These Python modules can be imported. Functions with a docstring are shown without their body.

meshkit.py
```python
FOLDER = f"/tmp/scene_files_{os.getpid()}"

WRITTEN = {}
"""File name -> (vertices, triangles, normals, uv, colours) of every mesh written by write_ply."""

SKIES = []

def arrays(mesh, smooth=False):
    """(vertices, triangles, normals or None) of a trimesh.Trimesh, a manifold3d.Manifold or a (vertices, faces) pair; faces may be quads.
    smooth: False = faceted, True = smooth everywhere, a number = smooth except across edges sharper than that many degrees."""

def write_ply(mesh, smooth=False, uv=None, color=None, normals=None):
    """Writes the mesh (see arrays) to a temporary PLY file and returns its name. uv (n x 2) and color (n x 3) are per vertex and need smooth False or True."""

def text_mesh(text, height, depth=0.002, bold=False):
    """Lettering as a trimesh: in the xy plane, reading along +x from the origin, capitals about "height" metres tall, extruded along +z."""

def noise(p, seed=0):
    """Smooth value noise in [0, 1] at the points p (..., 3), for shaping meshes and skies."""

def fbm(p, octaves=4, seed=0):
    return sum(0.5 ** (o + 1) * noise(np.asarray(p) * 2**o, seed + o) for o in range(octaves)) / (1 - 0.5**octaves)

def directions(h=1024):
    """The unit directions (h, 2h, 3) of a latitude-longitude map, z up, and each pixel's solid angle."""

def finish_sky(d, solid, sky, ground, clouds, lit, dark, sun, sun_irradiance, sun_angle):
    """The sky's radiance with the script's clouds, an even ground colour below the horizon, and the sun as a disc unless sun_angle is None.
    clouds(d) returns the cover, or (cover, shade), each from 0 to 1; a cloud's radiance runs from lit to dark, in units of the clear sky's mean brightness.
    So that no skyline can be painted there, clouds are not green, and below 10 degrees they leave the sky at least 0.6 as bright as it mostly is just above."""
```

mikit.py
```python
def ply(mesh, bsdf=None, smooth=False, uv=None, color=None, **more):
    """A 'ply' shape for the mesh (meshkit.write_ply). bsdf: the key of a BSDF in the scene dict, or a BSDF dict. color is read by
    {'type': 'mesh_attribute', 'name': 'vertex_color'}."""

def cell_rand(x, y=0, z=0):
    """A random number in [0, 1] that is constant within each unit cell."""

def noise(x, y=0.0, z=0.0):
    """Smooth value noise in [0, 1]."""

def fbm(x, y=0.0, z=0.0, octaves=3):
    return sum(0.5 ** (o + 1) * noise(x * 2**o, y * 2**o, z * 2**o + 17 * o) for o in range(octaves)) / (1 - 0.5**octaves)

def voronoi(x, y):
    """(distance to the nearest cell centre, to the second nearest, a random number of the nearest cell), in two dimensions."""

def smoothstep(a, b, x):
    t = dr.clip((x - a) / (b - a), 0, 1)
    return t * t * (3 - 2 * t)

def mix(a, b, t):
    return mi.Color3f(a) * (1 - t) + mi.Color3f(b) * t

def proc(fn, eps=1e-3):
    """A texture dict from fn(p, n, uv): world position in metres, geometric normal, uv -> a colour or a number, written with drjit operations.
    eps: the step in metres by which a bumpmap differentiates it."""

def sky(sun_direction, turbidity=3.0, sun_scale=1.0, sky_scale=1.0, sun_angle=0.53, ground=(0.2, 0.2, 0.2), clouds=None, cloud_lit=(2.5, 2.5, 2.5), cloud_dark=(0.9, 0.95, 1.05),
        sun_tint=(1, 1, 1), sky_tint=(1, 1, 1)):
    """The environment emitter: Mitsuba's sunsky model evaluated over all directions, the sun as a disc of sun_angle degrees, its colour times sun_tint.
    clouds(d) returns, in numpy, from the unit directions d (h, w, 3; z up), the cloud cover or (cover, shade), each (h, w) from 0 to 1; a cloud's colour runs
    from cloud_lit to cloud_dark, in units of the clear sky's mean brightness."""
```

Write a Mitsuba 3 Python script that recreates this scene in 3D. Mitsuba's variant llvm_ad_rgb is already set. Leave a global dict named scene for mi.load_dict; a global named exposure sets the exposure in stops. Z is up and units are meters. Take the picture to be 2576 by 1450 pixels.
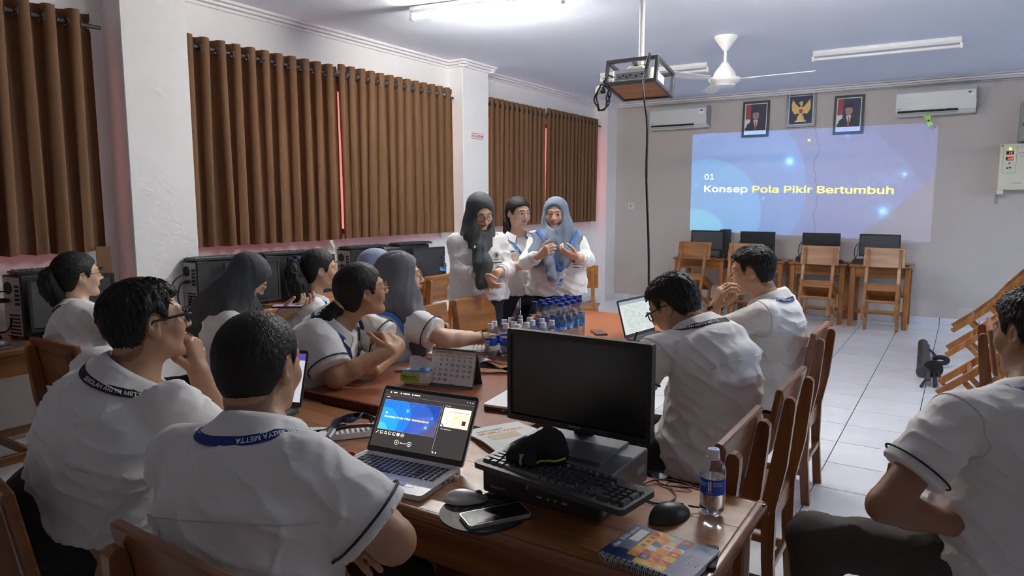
import math, random
import numpy as np, trimesh, mitsuba as mi, drjit as dr
import mikit, meshkit, manifold3d
from scipy.spatial import ConvexHull
from shapely.geometry import Polygon, Point, LineString, box as sbox
from shapely import affinity
from mikit import proc, noise, fbm, voronoi, smoothstep, mix, cell_rand

T = mi.ScalarTransform4f
rng = np.random.default_rng(7)
random.seed(7)
scene, labels = {}, {}

# ------------------------------------------------------------------ camera, light, exposure
YAW, PITCH = math.radians(32.7), math.atan(218 / 1767)
fw = np.array([-math.sin(YAW) * math.cos(PITCH), math.cos(YAW) * math.cos(PITCH), -math.sin(PITCH)])
EYE = np.array([0, 0, 1.5])
scene['camera'] = {'type': 'perspective', 'fov': math.degrees(2 * math.atan(1288 / 1767)), 'fov_axis': 'x', 'near_clip': 0.02, 'far_clip': 200.0,
                   'to_world': T().look_at(origin=EYE.tolist(), target=(EYE + fw).tolist(), up=[0, 0, 1])}
exposure = 2.6
TUBE = 62.0          # radiance of a lit fluorescent tube
PROJ = 23.0          # projector
PANE = 0.22           # red lit window panes behind the curtains
scene['daylight'] = mikit.sky([0.3, -0.55, 0.78], turbidity=4.0, sun_scale=0.0, sky_scale=3.2, ground=(0.35, 0.35, 0.33), sky_tint=(0.99, 1.0, 1.03))
scene['daylight']['sampling_weight'] = 4.0

# ------------------------------------------------------------------ helpers
def numbered(key):
    if key not in scene and key not in labels and not any(k.startswith(key + '__') for k in scene): return key
    i = 1
    while True:
        k = f'{key}_{i:03d}'
        if k not in scene and k not in labels: return k
        i += 1
_count = {}
def fresh(key):
    n = _count.get(key, -1) + 1
    _count[key] = n
    return key if n == 0 else f'{key}_{n:03d}'
def thing(name, label, cat, group=None):
    k = fresh(name)
    labels[k] = {'label': label, 'category': cat}
    if group: labels[k]['group'] = group
    return k
def lab(k, **kw):
    labels.setdefault(k, {}).update(kw); return k
def put(name, mesh, mat, parent=None, smooth=False, tw=None, label=None, **kw):
    """one entry of the scene; mesh may be a mesh or a ready ply dict"""
    k = fresh((parent + '__' if parent else '') + name)
    d = dict(mesh) if isinstance(mesh, dict) else mikit.ply(mesh, mat, smooth=smooth, **kw)
    if tw is not None: d['to_world'] = tw
    scene[k] = d
    if label: lab(k, label=label)
    return k
def solo(name, mesh, mat, label, cat, group=None, smooth=False, tw=None, **kw):
    k = put(name, mesh, mat, None, smooth, tw, **kw)
    lab(k, label=label, category=cat)
    if group: lab(k, group=group)
    return k
def struct(name, mesh, mat, smooth=False, label=None, **kw):
    k = put(name, mesh, mat, None, smooth, **kw); lab(k, kind='structure')
    if label: lab(k, label=label)
    return k
def cat(*ms):
    ms = [m for a in ms for m in (a if isinstance(a, (list, tuple)) else [a])]
    return trimesh.util.concatenate(ms)
_hull = {}
def box(x0, x1, y0, y1, z0, z1, r=0.0):
    """box with chamfered edges"""
    a, b, c = (x1 - x0) / 2, (y1 - y0) / 2, (z1 - z0) / 2
    r = min(r, a * .9, b * .9, c * .9)
    if r <= 0: m = trimesh.creation.box((2 * a, 2 * b, 2 * c))
    else:
        pts = []
        for sx in (-1, 1):
            for sy in (-1, 1):
                for sz in (-1, 1):
                    pts += [(sx * (a - r), sy * (b - r), sz * c), (sx * (a - r), sy * b, sz * (c - r)), (sx * a, sy * (b - r), sz * (c - r))]
        m = trimesh.Trimesh(pts, None, process=False).convex_hull
    m.apply_translation(((x0 + x1) / 2, (y0 + y1) / 2, (z0 + z1) / 2)); return m
def cbox(cx, cy, cz, sx, sy, sz, r=0.0): return box(cx - sx / 2, cx + sx / 2, cy - sy / 2, cy + sy / 2, cz - sz / 2, cz + sz / 2, r)
def rot(m, ax, deg, at=(0, 0, 0)):
    m = m.copy(); m.apply_transform(trimesh.transformations.rotation_matrix(math.radians(deg), ax, at)); return m
def mv(m, x, y, z): m = m.copy(); m.apply_translation((x, y, z)); return m
X, Y, Z = (1, 0, 0), (0, 1, 0), (0, 0, 1)
def cyl(p0, p1, r, n=16, r1=None):
    return tube([p0, p1], [r, r if r1 is None else r1], n)
def tube(pts, rad, n=8, closed=False):
    """round tube along points, capped"""
    P = np.asarray(pts, float); m = len(P)
    R = np.full(m, rad) if np.isscalar(rad) else np.asarray(rad, float)
    t = np.gradient(P, axis=0) if not closed else np.roll(P, -1, 0) - np.roll(P, 1, 0)
    t /= np.linalg.norm(t, axis=1, keepdims=True) + 1e-12
    u = np.cross(t[0], [0, 0, 1.0]);
    if np.linalg.norm(u) < 0.2: u = np.cross(t[0], [1.0, 0, 0])
    u /= np.linalg.norm(u); V = []
    a = np.arange(n) * 2 * np.pi / n
    for i in range(m):
        u = u - t[i] * (u @ t[i]); u /= np.linalg.norm(u) + 1e-12; w = np.cross(t[i], u)
        V.append(P[i] + R[i] * (np.cos(a)[:, None] * u + np.sin(a)[:, None] * w))
    V = np.vstack(V); F = []
    for i in range(m if closed else m - 1):
        j = (i + 1) % m
        for k in range(n):
            l = (k + 1) % n
            F += [(i * n + k, i * n + l, j * n + l), (i * n + k, j * n + l, j * n + k)]
    if not closed:
        V = np.vstack([V, P[0], P[-1]]); b = (m - 1) * n
        for k in range(n):
            l = (k + 1) % n
            F += [(m * n, l, k), (m * n + 1, b + k, b + l)]
    return trimesh.Trimesh(V, F, process=False)
def lathe(prof, n=24):
    """profile [(r, z)] from bottom to top around z"""
    P = np.asarray(prof, float); m = len(P); a = np.arange(n) * 2 * np.pi / n
    V = np.stack([P[:, None, 0] * np.cos(a), P[:, None, 0] * np.sin(a), np.broadcast_to(P[:, None, 1], (m, n))], -1).reshape(-1, 3)
    F = []
    for i in range(m - 1):
        for k in range(n):
            l = (k + 1) % n
            F += [(i * n + k, i * n + l, (i + 1) * n + l), (i * n + k, (i + 1) * n + l, (i + 1) * n + k)]
    me = trimesh.Trimesh(V, F, process=False); me.merge_vertices(); me.update_faces(me.nondegenerate_faces()); return me
def extrude(poly, h): return trimesh.creation.extrude_polygon(poly if isinstance(poly, Polygon) else Polygon(poly), h, engine='earcut')
def ext_x(pts, x0, x1):
    """extrude a polygon given in (y, z) along x"""
    m = extrude(pts, x1 - x0); m.apply_transform(np.array([[0, 0, 1, x0], [1, 0, 0, 0], [0, 1, 0, 0], [0, 0, 0, 1.0]])); return m
def rrect(w, h, r, seg=6): return sbox(-w / 2 + r, -h / 2 + r, w / 2 - r, h / 2 - r).buffer(r, quad_segs=seg)
def spline(pts, n=40):
    from scipy.interpolate import CubicSpline
    P = np.asarray(pts, float); d = np.r_[0, np.cumsum(np.linalg.norm(np.diff(P, axis=0), axis=1))]
    return CubicSpline(d, P)(np.linspace(0, d[-1], n))
def text(s, h, depth=.0008, bold=False, center=False):
    m = meshkit.text_mesh(s, h, depth, bold)
    if center: b = m.bounds; m.apply_translation((-(b[0, 0] + b[1, 0]) / 2, -h / 2, 0))
    return m
def frame(o, x, y):
    """matrix from local axes: x, y given (unit), z = x cross y"""
    x = np.asarray(x, float); x = x / np.linalg.norm(x); y = np.asarray(y, float); y = y - x * (x @ y); y /= np.linalg.norm(y)
    M = np.eye(4); M[:3, 0], M[:3, 1], M[:3, 2], M[:3, 3] = x, y, np.cross(x, y), o; return M
def placed(m, M): m = m.copy(); m.apply_transform(M); return m

# ------------------------------------------------------------------ materials
def rgb(*c): return {'type': 'rgb', 'value': list(c)}
def lin(r, g, b): return [((v / 255 + .055) / 1.055) ** 2.4 if v > 10 else v / 255 / 12.92 for v in (r, g, b)]
def mat(key, color, rough=.5, spec=.5, metal=0.0, bump=None, bscale=1.0, **kw):
    b = {'type': 'principled', 'base_color': color if isinstance(color, dict) else rgb(*color), 'roughness': rough, 'specular': spec, 'metallic': metal, **kw}
    if bump is not None: b = {'type': 'bumpmap', 'arbitrary': bump, 'scale': bscale, 'bsdf': b}
    scene[key] = {'type': 'twosided', 'bsdf': b}
    return key
def wood(ax, dark, light, freq=1.0):
    dark, light = list(dark), list(light)
    def f(p, n, uv):
        q = [p.x, p.y, p.z]; a = q[ax]; b, c = q[(ax + 1) % 3], q[(ax + 2) % 3]
        warp = fbm(a * 1.7, b * 5, c * 5, 2)
        g = fbm(a * 2.2 * freq + 3, (b + warp * .05) * 38 * freq, (c + warp * .05) * 38 * freq, 3)
        fine = noise(a * 14, b * 260, c * 260)
        ring = dr.sin((b * 1.0 + c * .7 + warp * .16) * 60 * freq) * .5 + .5
        return mix(dark, light, dr.clip(g * .75 + ring * .22 + fine * .22 - .08, 0, 1))
    return proc(f)
# ------------------------------------------------------------------ soft solids: signed distances meshed with surface nets
def cone_d(P, a, b, ra, rb):
    """distance to a round cone (capsule with two radii)"""
    a, b = np.asarray(a, np.float32), np.asarray(b, np.float32); ba = b - a; l2 = float(ba @ ba)
    pa = P - a
    if l2 < 1e-10: return np.sqrt((pa * pa).sum(-1)) - max(ra, rb)
    h = np.clip(pa @ ba / l2, 0, 1)
    q = pa - h[..., None] * ba
    return np.sqrt((q * q).sum(-1)) - (ra + (rb - ra) * h)
def ell_d(P, c, r, R=None):
    """approximate distance to an ellipsoid; R rows are its axes"""
    q = P - np.asarray(c, np.float32)
    if R is not None: q = q @ np.asarray(R, np.float32).T
    r = np.asarray(r, np.float32)
    k0 = np.sqrt(((q / r) ** 2).sum(-1)); k1 = np.sqrt(((q / (r * r)) ** 2).sum(-1))
    return k0 * (k0 - 1) / np.maximum(k1, 1e-9)
def smin(a, b, k):
    h = np.maximum(k - np.abs(a - b), 0) / k
    return np.minimum(a, b) - h * h * k * .25
def smax(a, b, k): return -smin(-a, -b, k)
def smin_cones(P, parts, k):
    d = None
    for a, b, ra, rb in parts:
        e = cone_d(P, a, b, ra, rb); d = e if d is None else smin(d, e, k)
    return d
def bounds_of(parts, pad):
    lo = np.min([np.minimum(np.asarray(a) - ra, np.asarray(b) - rb) for a, b, ra, rb in parts], 0) - pad
    hi = np.max([np.maximum(np.asarray(a) + ra, np.asarray(b) + rb) for a, b, ra, rb in parts], 0) + pad
    return lo, hi
def surface_nets(D, lo, h):
    """mesh of the zero set of the grid D"""
    S = D < 0; nx, ny, nz = D.shape
    c = np.zeros((nx - 1, ny - 1, nz - 1), np.int8)
    for i in (0, 1):
        for j in (0, 1):
            for k in (0, 1): c += S[i:nx - 1 + i, j:ny - 1 + j, k:nz - 1 + k]
    act = (c > 0) & (c < 8); I = np.argwhere(act)
    if len(I) == 0: return trimesh.Trimesh()
    idx = np.full(act.shape, -1, np.int64); idx[tuple(I.T)] = np.arange(len(I))
    acc, cnt = np.zeros((len(I), 3), np.float32), np.zeros(len(I), np.float32)
    cor = [(i, j, k) for i in (0, 1) for j in (0, 1) for k in (0, 1)]
    val = {q: D[I[:, 0] + q[0], I[:, 1] + q[1], I[:, 2] + q[2]] for q in cor}
    for q in cor:
        for ax in range(3):
            if q[ax] == 0:
                r = list(q); r[ax] = 1; r = tuple(r); a, b = val[q], val[r]
                x = (a < 0) != (b < 0); t = np.where(x, a / np.where(x, a - b, 1), 0)
                p = np.broadcast_to(np.array(q, np.float32), (len(I), 3)).copy(); p[:, ax] = t
                acc[x] += p[x]; cnt[x] += 1
    V = lo + (I + acc / cnt[:, None]) * h; F = []
    for ax in range(3):
        u, v = (ax + 1) % 3, (ax + 2) % 3
        sl0 = [slice(None)] * 3; sl1 = [slice(None)] * 3; sl0[ax] = slice(0, -1); sl1[ax] = slice(1, None)
        a, b = S[tuple(sl0)], S[tuple(sl1)]; E = np.argwhere(a != b); flip = a[tuple(E.T)]
        ok = (E[:, u] > 0) & (E[:, v] > 0) & (E[:, u] < D.shape[u] - 1) & (E[:, v] < D.shape[v] - 1)
        E, flip = E[ok], flip[ok]
        o = lambda du, dv: idx[tuple((E + [(du if i == u else dv if i == v else 0) for i in range(3)]).T)]
        q = np.stack([o(-1, -1), o(0, -1), o(0, 0), o(-1, 0)], 1)
        q[~flip] = q[~flip][:, ::-1]; F.append(q)
    F = np.vstack(F); F = F[(F >= 0).all(1)]
    return trimesh.Trimesh(V, np.vstack([F[:, [0, 1, 2]], F[:, [0, 2, 3]]]), process=False)
def sdf_mesh(fn, lo, hi, h, coarse=4):
    """mesh of fn(P) < 0 inside the box, evaluated only near the surface"""
    lo, hi = np.asarray(lo, np.float32), np.asarray(hi, np.float32)
    n = (np.ceil((hi - lo) / (h * coarse)).astype(int) + 1)
    H = h * coarse
    g = lo + (np.stack(np.meshgrid(*[np.arange(k) for k in n], indexing='ij'), -1) + .5).astype(np.float32) * H
    dc = fn(g.reshape(-1, 3)).reshape(n)
    near = np.abs(dc) < H * 1.35
    D = np.repeat(np.repeat(np.repeat(dc, coarse, 0), coarse, 1), coarse, 2).astype(np.float32)
    B = np.argwhere(near)
    off = np.stack(np.meshgrid(*[np.arange(coarse)] * 3, indexing='ij'), -1).reshape(-1, 3)
    if len(B):
        G = (B[:, None] * coarse + off[None]).reshape(-1, 3)
        D[tuple(G.T)] = fn(lo + (G + .0).astype(np.float32) * h)
    return surface_nets(D, lo, h)
def project(fn, P, off=0.0, it=6):
    P = np.asarray(P, np.float32).copy(); e = 2e-3
    for _ in range(it):
        d = fn(P) - off
        g = np.stack([fn(P + np.eye(3, dtype=np.float32)[i] * e) - fn(P - np.eye(3, dtype=np.float32)[i] * e) for i in range(3)], -1) / (2 * e)
        P = P - g * (d / np.maximum((g * g).sum(-1), .05))[:, None]
    return P
def normals_at(fn, P):
    e = 3e-3; g = np.stack([fn(P + np.eye(3, dtype=np.float32)[i] * e) - fn(P - np.eye(3, dtype=np.float32)[i] * e) for i in range(3)], -1); return g / (np.linalg.norm(g, axis=1, keepdims=True) + 1e-9)
mat('m_wall', proc(lambda p, n, uv: mix((.80, .80, .80), (.86, .86, .85), fbm(p.x * 2 + p.y * 2, p.z * 2, 0, 3))), .62, .3,
    bump=proc(lambda p, n, uv: fbm(p.x * 60, p.y * 60, p.z * 60, 3), 2e-3), bscale=.004)
def taupe(p, n, uv):
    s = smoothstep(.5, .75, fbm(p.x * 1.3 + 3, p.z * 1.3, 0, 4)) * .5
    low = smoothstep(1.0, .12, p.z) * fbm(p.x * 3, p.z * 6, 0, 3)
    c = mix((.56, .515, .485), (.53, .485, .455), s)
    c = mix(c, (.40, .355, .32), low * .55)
    # roughened repair patches and a hairline crack, as on the real wall
    blk = cell_rand(p.x * 2.1, p.z * 4.3 + 9, 2) * smoothstep(.8, .55, p.z) * smoothstep(-3.2, -2.2, p.x)
    c = mix(c, (.62, .58, .54), smoothstep(.55, .8, blk) * .35)
    crack = dr.abs(p.x + 1.66 + (fbm(p.z * 6, 1, 1, 3) - .5) * .12 + (p.z - 1.6) * .03)
    return mix(c, (.2, .18, .17), smoothstep(.006, .001, crack) * smoothstep(.6, .9, p.z) * smoothstep(2.5, 2.4, p.z) * .6)
mat('m_ochre', (.46, .36, .27), .6, .3)
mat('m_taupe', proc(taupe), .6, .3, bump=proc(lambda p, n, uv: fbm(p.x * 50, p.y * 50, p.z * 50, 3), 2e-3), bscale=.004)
mat('m_ceiling', proc(lambda p, n, uv: mix((.66, .72, .83), (.71, .77, .87), fbm(p.x * .8, p.y * .8, 0, 3))), .8, .1)
mat('m_cornice', (.82, .81, .82), .5, .4)
mat('m_grout', (.07, .07, .075), .8, .1)
mat('m_tile', proc(lambda p, n, uv: mix((.68, .70, .73), (.76, .78, .81), fbm(p.x * 7, p.y * 7, 0, 3)) * (0.94 + .06 * cell_rand((p.x + .585) / .404, (p.y - 9.54) / .404, 1))),
    proc(lambda p, n, uv: .10 + .12 * fbm(p.x * 9, p.y * 9, 0, 3)), .5)
TEAK = dict(dark=(.145, .048, .011), light=(.46, .19, .055))
for a, nm in enumerate('xyz'):
    mat('m_teak_' + nm, wood(a, **TEAK), .30, .5)
    mat('m_brown_' + nm, wood(a, (.105, .036, .012), (.29, .112, .038)), .27, .5)
mat('m_desk', wood(0, (.17, .063, .021), (.40, .170, .060), .8), proc(lambda p, n, uv: .20 + .16 * fbm(p.x * 6, p.y * 14, 0, 3)), .8, clearcoat=1.0, clearcoat_gloss=.88)
mat('m_laminate', proc(lambda p, n, uv: mix((.22, .068, .030), (.27, .088, .040), fbm(p.x * 90, p.y * 90, 0, 2))), .33, .5)
mat('m_laminate_orange', proc(lambda p, n, uv: mix((.30, .095, .030), (.35, .115, .038), fbm(p.x * 90, p.y * 90, 0, 2))), .36, .5)
mat('m_laminate_edge', (.10, .026, .016), .35, .4)
def weave(p, n, uv): return fbm(p.x * 220, p.y * 220, p.z * 160, 2)
def curtain_c(p, n, uv):
    v = fbm(p.y * 9, p.z * 2.2, p.x * 9, 3)
    return mix((.150, .076, .037), (.192, .102, .052), v) * (.92 + .16 * noise(p.y * 420, p.z * 420, p.x * 420))
mat('m_curtain', proc(curtain_c), .75, .25, sheen=.4, bump=proc(weave, 6e-4), bscale=.0008)
mat('m_black', (.018, .018, .020), .42, .5)
mat('m_black_rough', proc(lambda p, n, uv: mix((.014, .014, .015), (.026, .026, .028), noise(p.x * 300, p.y * 300, p.z * 300))), .55, .4)
mat('m_black_gloss', (.010, .010, .011), .12, .6)
mat('m_dark', (.045, .045, .048), .45, .5)
mat('m_cover', (.15, .155, .165), .34, .6, metal=.3)
mat('m_charcoal', (.07, .072, .078), .4, .5)
mat('m_screen_off', (.030, .033, .037), .16, .6)
mat('m_screen_grey', (.075, .082, .088), .22, .6)
mat('m_grey', (.30, .31, .32), .42, .5)
mat('m_silver', (.66, .67, .68), .34, .5, metal=.55)
mat('m_laptop', (.62, .63, .64), .36, .5, metal=.25)
mat('m_steel', (.62, .63, .64), .3, .5, metal=.95)
mat('m_iron', (.055, .057, .062), .45, .5, metal=.3)
mat('m_white', (.80, .80, .78), .38, .5)
mat('m_white_metal', (.74, .75, .75), .34, .5)
mat('m_cream', (.70, .68, .53), .36, .5)
mat('m_ac', (.66, .68, .66), .35, .5)
mat('m_paper', proc(lambda p, n, uv: mix((.76, .76, .76), (.82, .82, .81), fbm(p.x * 30, p.y * 30, p.z * 30, 2))), .7, .2)
mat('m_cable', (.016, .015, .015), .45, .4)
mat('m_blue', (.03, .10, .42), .4, .5)
mat('m_ink', (.02, .02, .025), .6, .2)
mat('m_white_flat', (.85, .85, .85), .6, .2)
mat('m_red', (.55, .03, .03), .4, .5)
mat('m_gold', (.72, .50, .14), .35, .5, metal=.4)
mat('m_plank', wood(0, (.22, .09, .035), (.42, .20, .085)), .6, .3)
mat('m_green_clip', (.32, .62, .03), .35, .5)
scene['m_glass'] = {'type': 'thindielectric', 'int_ior': 1.45}
scene['m_pane'] = {'type': 'thindielectric', 'int_ior': 1.5}
mat('m_monitor_off', (.013, .014, .016), .28, .4)
mat('m_keycap', (.022, .022, .024), .33, .5)
mat('m_keys_grey', (.25, .26, .27), .4, .5)
def matp(p, n, uv):
    dx, dy = p.x + .935, p.y - 1.325; r = dr.sqrt(dx * dx + dy * dy); a = dr.atan2(dy, dx)
    l = ((dr.abs(r - .07) < .0012) | (dr.abs(r - .045) < .001)) & (noise(a * 9, r * 20, 0) > .35)
    return dr.select(l, mi.Color3f(.22, .17, .05), mi.Color3f(.014, .016, .02))
mat('m_mat', proc(matp), .5, .4)
mat('m_navy', proc(lambda p, n, uv: mix((.028, .045, .15), (.045, .065, .20), fbm(p.x * 40, p.y * 40, p.z * 40, 2))), .4, .5)
mat('m_navy_dark', (.012, .016, .035), .5, .4)
mat('m_yellow', (.78, .48, .04), .45, .4); mat('m_orange', (.80, .27, .05), .45, .4); mat('m_brick', (.50, .055, .03), .45, .4); mat('m_cobalt', (.07, .13, .36), .45, .4)
mat('m_print', (.55, .55, .52), .7, .2); mat('m_maroon', (.05, .018, .02), .35, .5); mat('m_tan', (.62, .52, .36), .6, .2); mat('m_beige', (.62, .52, .44), .6, .2)
mat('m_darkgreen', (.03, .12, .04), .5, .3); mat('m_lime', (.36, .55, .05), .35, .5); mat('m_azure', (.03, .28, .72), .35, .5); mat('m_mint', (.35, .62, .48), .5, .4)
mat('m_taupe_metal', (.19, .13, .11), .3, .5); mat('m_brownish', (.10, .06, .045), .35, .5); mat('m_flag_red', (.45, .05, .05), .5, .3); mat('m_suit', (.02, .02, .028), .5, .3); mat('m_skin_print', (.48, .28, .20), .5, .3)
mat('m_frame_dark', (.035, .038, .045), .35, .5); mat('m_frame_silver', (.22, .235, .27), .3, .5, metal=.5); mat('m_panel', (.28, .29, .26), .35, .5)
mat('m_film', (.78, .77, .76), .18, .6); mat('m_tissue', (.84, .84, .84), .7, .2)
mat('m_cap_blue', (.10, .22, .75), .4, .4); mat('m_cap_deep', (.008, .045, .36), .35, .5)
def lblue(p, n, uv): return mix((.012, .07, .55), (.02, .12, .70), smoothstep(.45, .55, noise(p.x * 60, p.y * 60, p.z * 40)))
mat('m_label_blue', proc(lblue), .35, .5)
mat('m_label_aqua', proc(lambda p, n, uv: mix((.02, .14, .55), (.10, .45, .75), smoothstep(.4, .6, fbm(p.x * 30, p.y * 30, p.z * 30, 2)))), .35, .5)
scene['m_water'] = {'type': 'dielectric', 'int_ior': 1.33, 'specular_transmittance': rgb(.93, .97, 1.0)}
scene['m_isotonic'] = {'type': 'principled', 'base_color': rgb(.86, .90, .93), 'roughness': .22, 'specular': .4, 'spec_trans': .72, 'eta': 1.33} if False else {'type': 'dielectric', 'int_ior': 1.34, 'specular_transmittance': rgb(.90, .93, .95)}
mat('m_phone_lit', (.55, .50, .85), .2, .5)
mat('m_pouch', proc(lambda p, n, uv: mix((.010, .010, .011), (.022, .022, .023), noise(p.x * 500, p.y * 500, p.z * 500))), .85, .15)
XL, XW, YB, YF, XR, ZC = -4.5, -4.70, 9.93, -5.0, 3.4, 2.96
# ---- floor: slab of grout with every visible tile a piece of its own
PIT = .404
struct('floor', box(XW - .2, XR + .2, YF - .2, YB + .2, -.12, -.0035), 'm_grout')
tile_mesh = mikit.ply(trimesh.Trimesh(*(lambda a, b, h: (
    [(-a, -a, 0), (a, -a, 0), (a, a, 0), (-a, a, 0), (-b, -b, -h), (b, -b, -h), (b, b, -h), (-b, b, -h)],
    [(0, 1, 2), (0, 2, 3), (4, 5, 1), (4, 1, 0), (5, 6, 2), (5, 2, 1), (6, 7, 3), (6, 3, 2), (7, 4, 0), (7, 0, 3)]))(PIT / 2 - .0032, PIT / 2 - .0018, .006), process=False), 'm_tile')
right_ = np.array([math.cos(YAW), math.sin(YAW), 0]); up_ = np.cross(right_, fw)
cells = []
for i in range(-14, 12):
    for j in range(-36, 2):
        x, y = -.585 + (i + .5) * PIT, 9.54 + (j + .5) * PIT
        if XW < x < XR - .1 and YF < y < YB:
            q = np.array([x, y, 0]) - EYE; w = q @ fw
            u, v = (q @ right_) / max(w, .05) * 1767, -(q @ up_) / max(w, .05) * 1767
            seen = w > .4 and abs(u) < 1400 and v < 900
            cells.append((0 if seen else 1, -1 / max(w, .3) if x > -1.6 or y > 6 else -1 / (9 * max(w, .3)), x, y))
cells.sort()
for s_, d_, x, y in cells[:300]: put('tile', tile_mesh, None, 'floor', tw=T().translate([x, y, 0]))
tm = trimesh.Trimesh(*meshkit.arrays((meshkit.WRITTEN[tile_mesh['filename']][0], meshkit.WRITTEN[tile_mesh['filename']][1]))[:2], process=False)
put('tile_field', cat([mv(tm, x, y, 0) for s_, d_, x, y in cells[300:]]), 'm_tile', 'floor'); lab('floor__tile_field', kind='stuff')
# ---- walls
def wall_holes(u0, u1, z0, z1, holes):
    """rectangles covering [u0,u1]x[z0,z1] minus holes"""
    out, us = [], sorted({u0, u1, *[h[0] for h in holes], *[h[1] for h in holes]})
    for a, b in zip(us, us[1:]):
        zs = [z0]
        for h in sorted([h for h in holes if h[0] <= a and h[1] >= b], key=lambda h: h[2]): zs += [h[2], h[3]]
        zs.append(z1)
        out += [(a, b, zs[k], zs[k + 1]) for k in range(0, len(zs), 2) if zs[k + 1] > zs[k]]
    return out
WINS = [(-.3, 2.25), (3.05, 5.92), (6.62, 9.5)]
WZ0, WZ1, WS = 1.09, 2.52, 1.24
struct('wall_left', cat([box(XW - .18, XW, a, b, z0, z1) for a, b, z0, z1 in wall_holes(YF - .2, YB + .2, 0, ZC + .05, [(a, b, WZ0, WZ1) for a, b in WINS])]), 'm_wall')
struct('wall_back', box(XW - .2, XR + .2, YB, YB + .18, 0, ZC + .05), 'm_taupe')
struct('wall_front', box(XW - .2, XR + .2, YF - .18, YF, 0, ZC + .05), 'm_ochre')
RW = [(4.1, 6.3), (6.9, 9.0)]
struct('wall_right', cat([box(XR, XR + .18, a, b, z0, z1) for a, b, z0, z1 in wall_holes(YF - .2, YB + .2, 0, ZC + .05, [(a, b, .55, 2.55) for a, b in RW])]), 'm_ochre')
struct('ceiling', box(XW - .2, XR + .2, YF - .2, YB + .2, ZC, ZC + .15), 'm_ceiling')
COLS = [(2.50, 2.95, 1), (6.06, 6.53, 2), (9.60, YB, 3)]
for a, b, i in COLS: struct(f'column_{i}', box(XW - .05, XL, a, b, 0, ZC, .004 if i < 3 else 0), 'm_wall')
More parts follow.
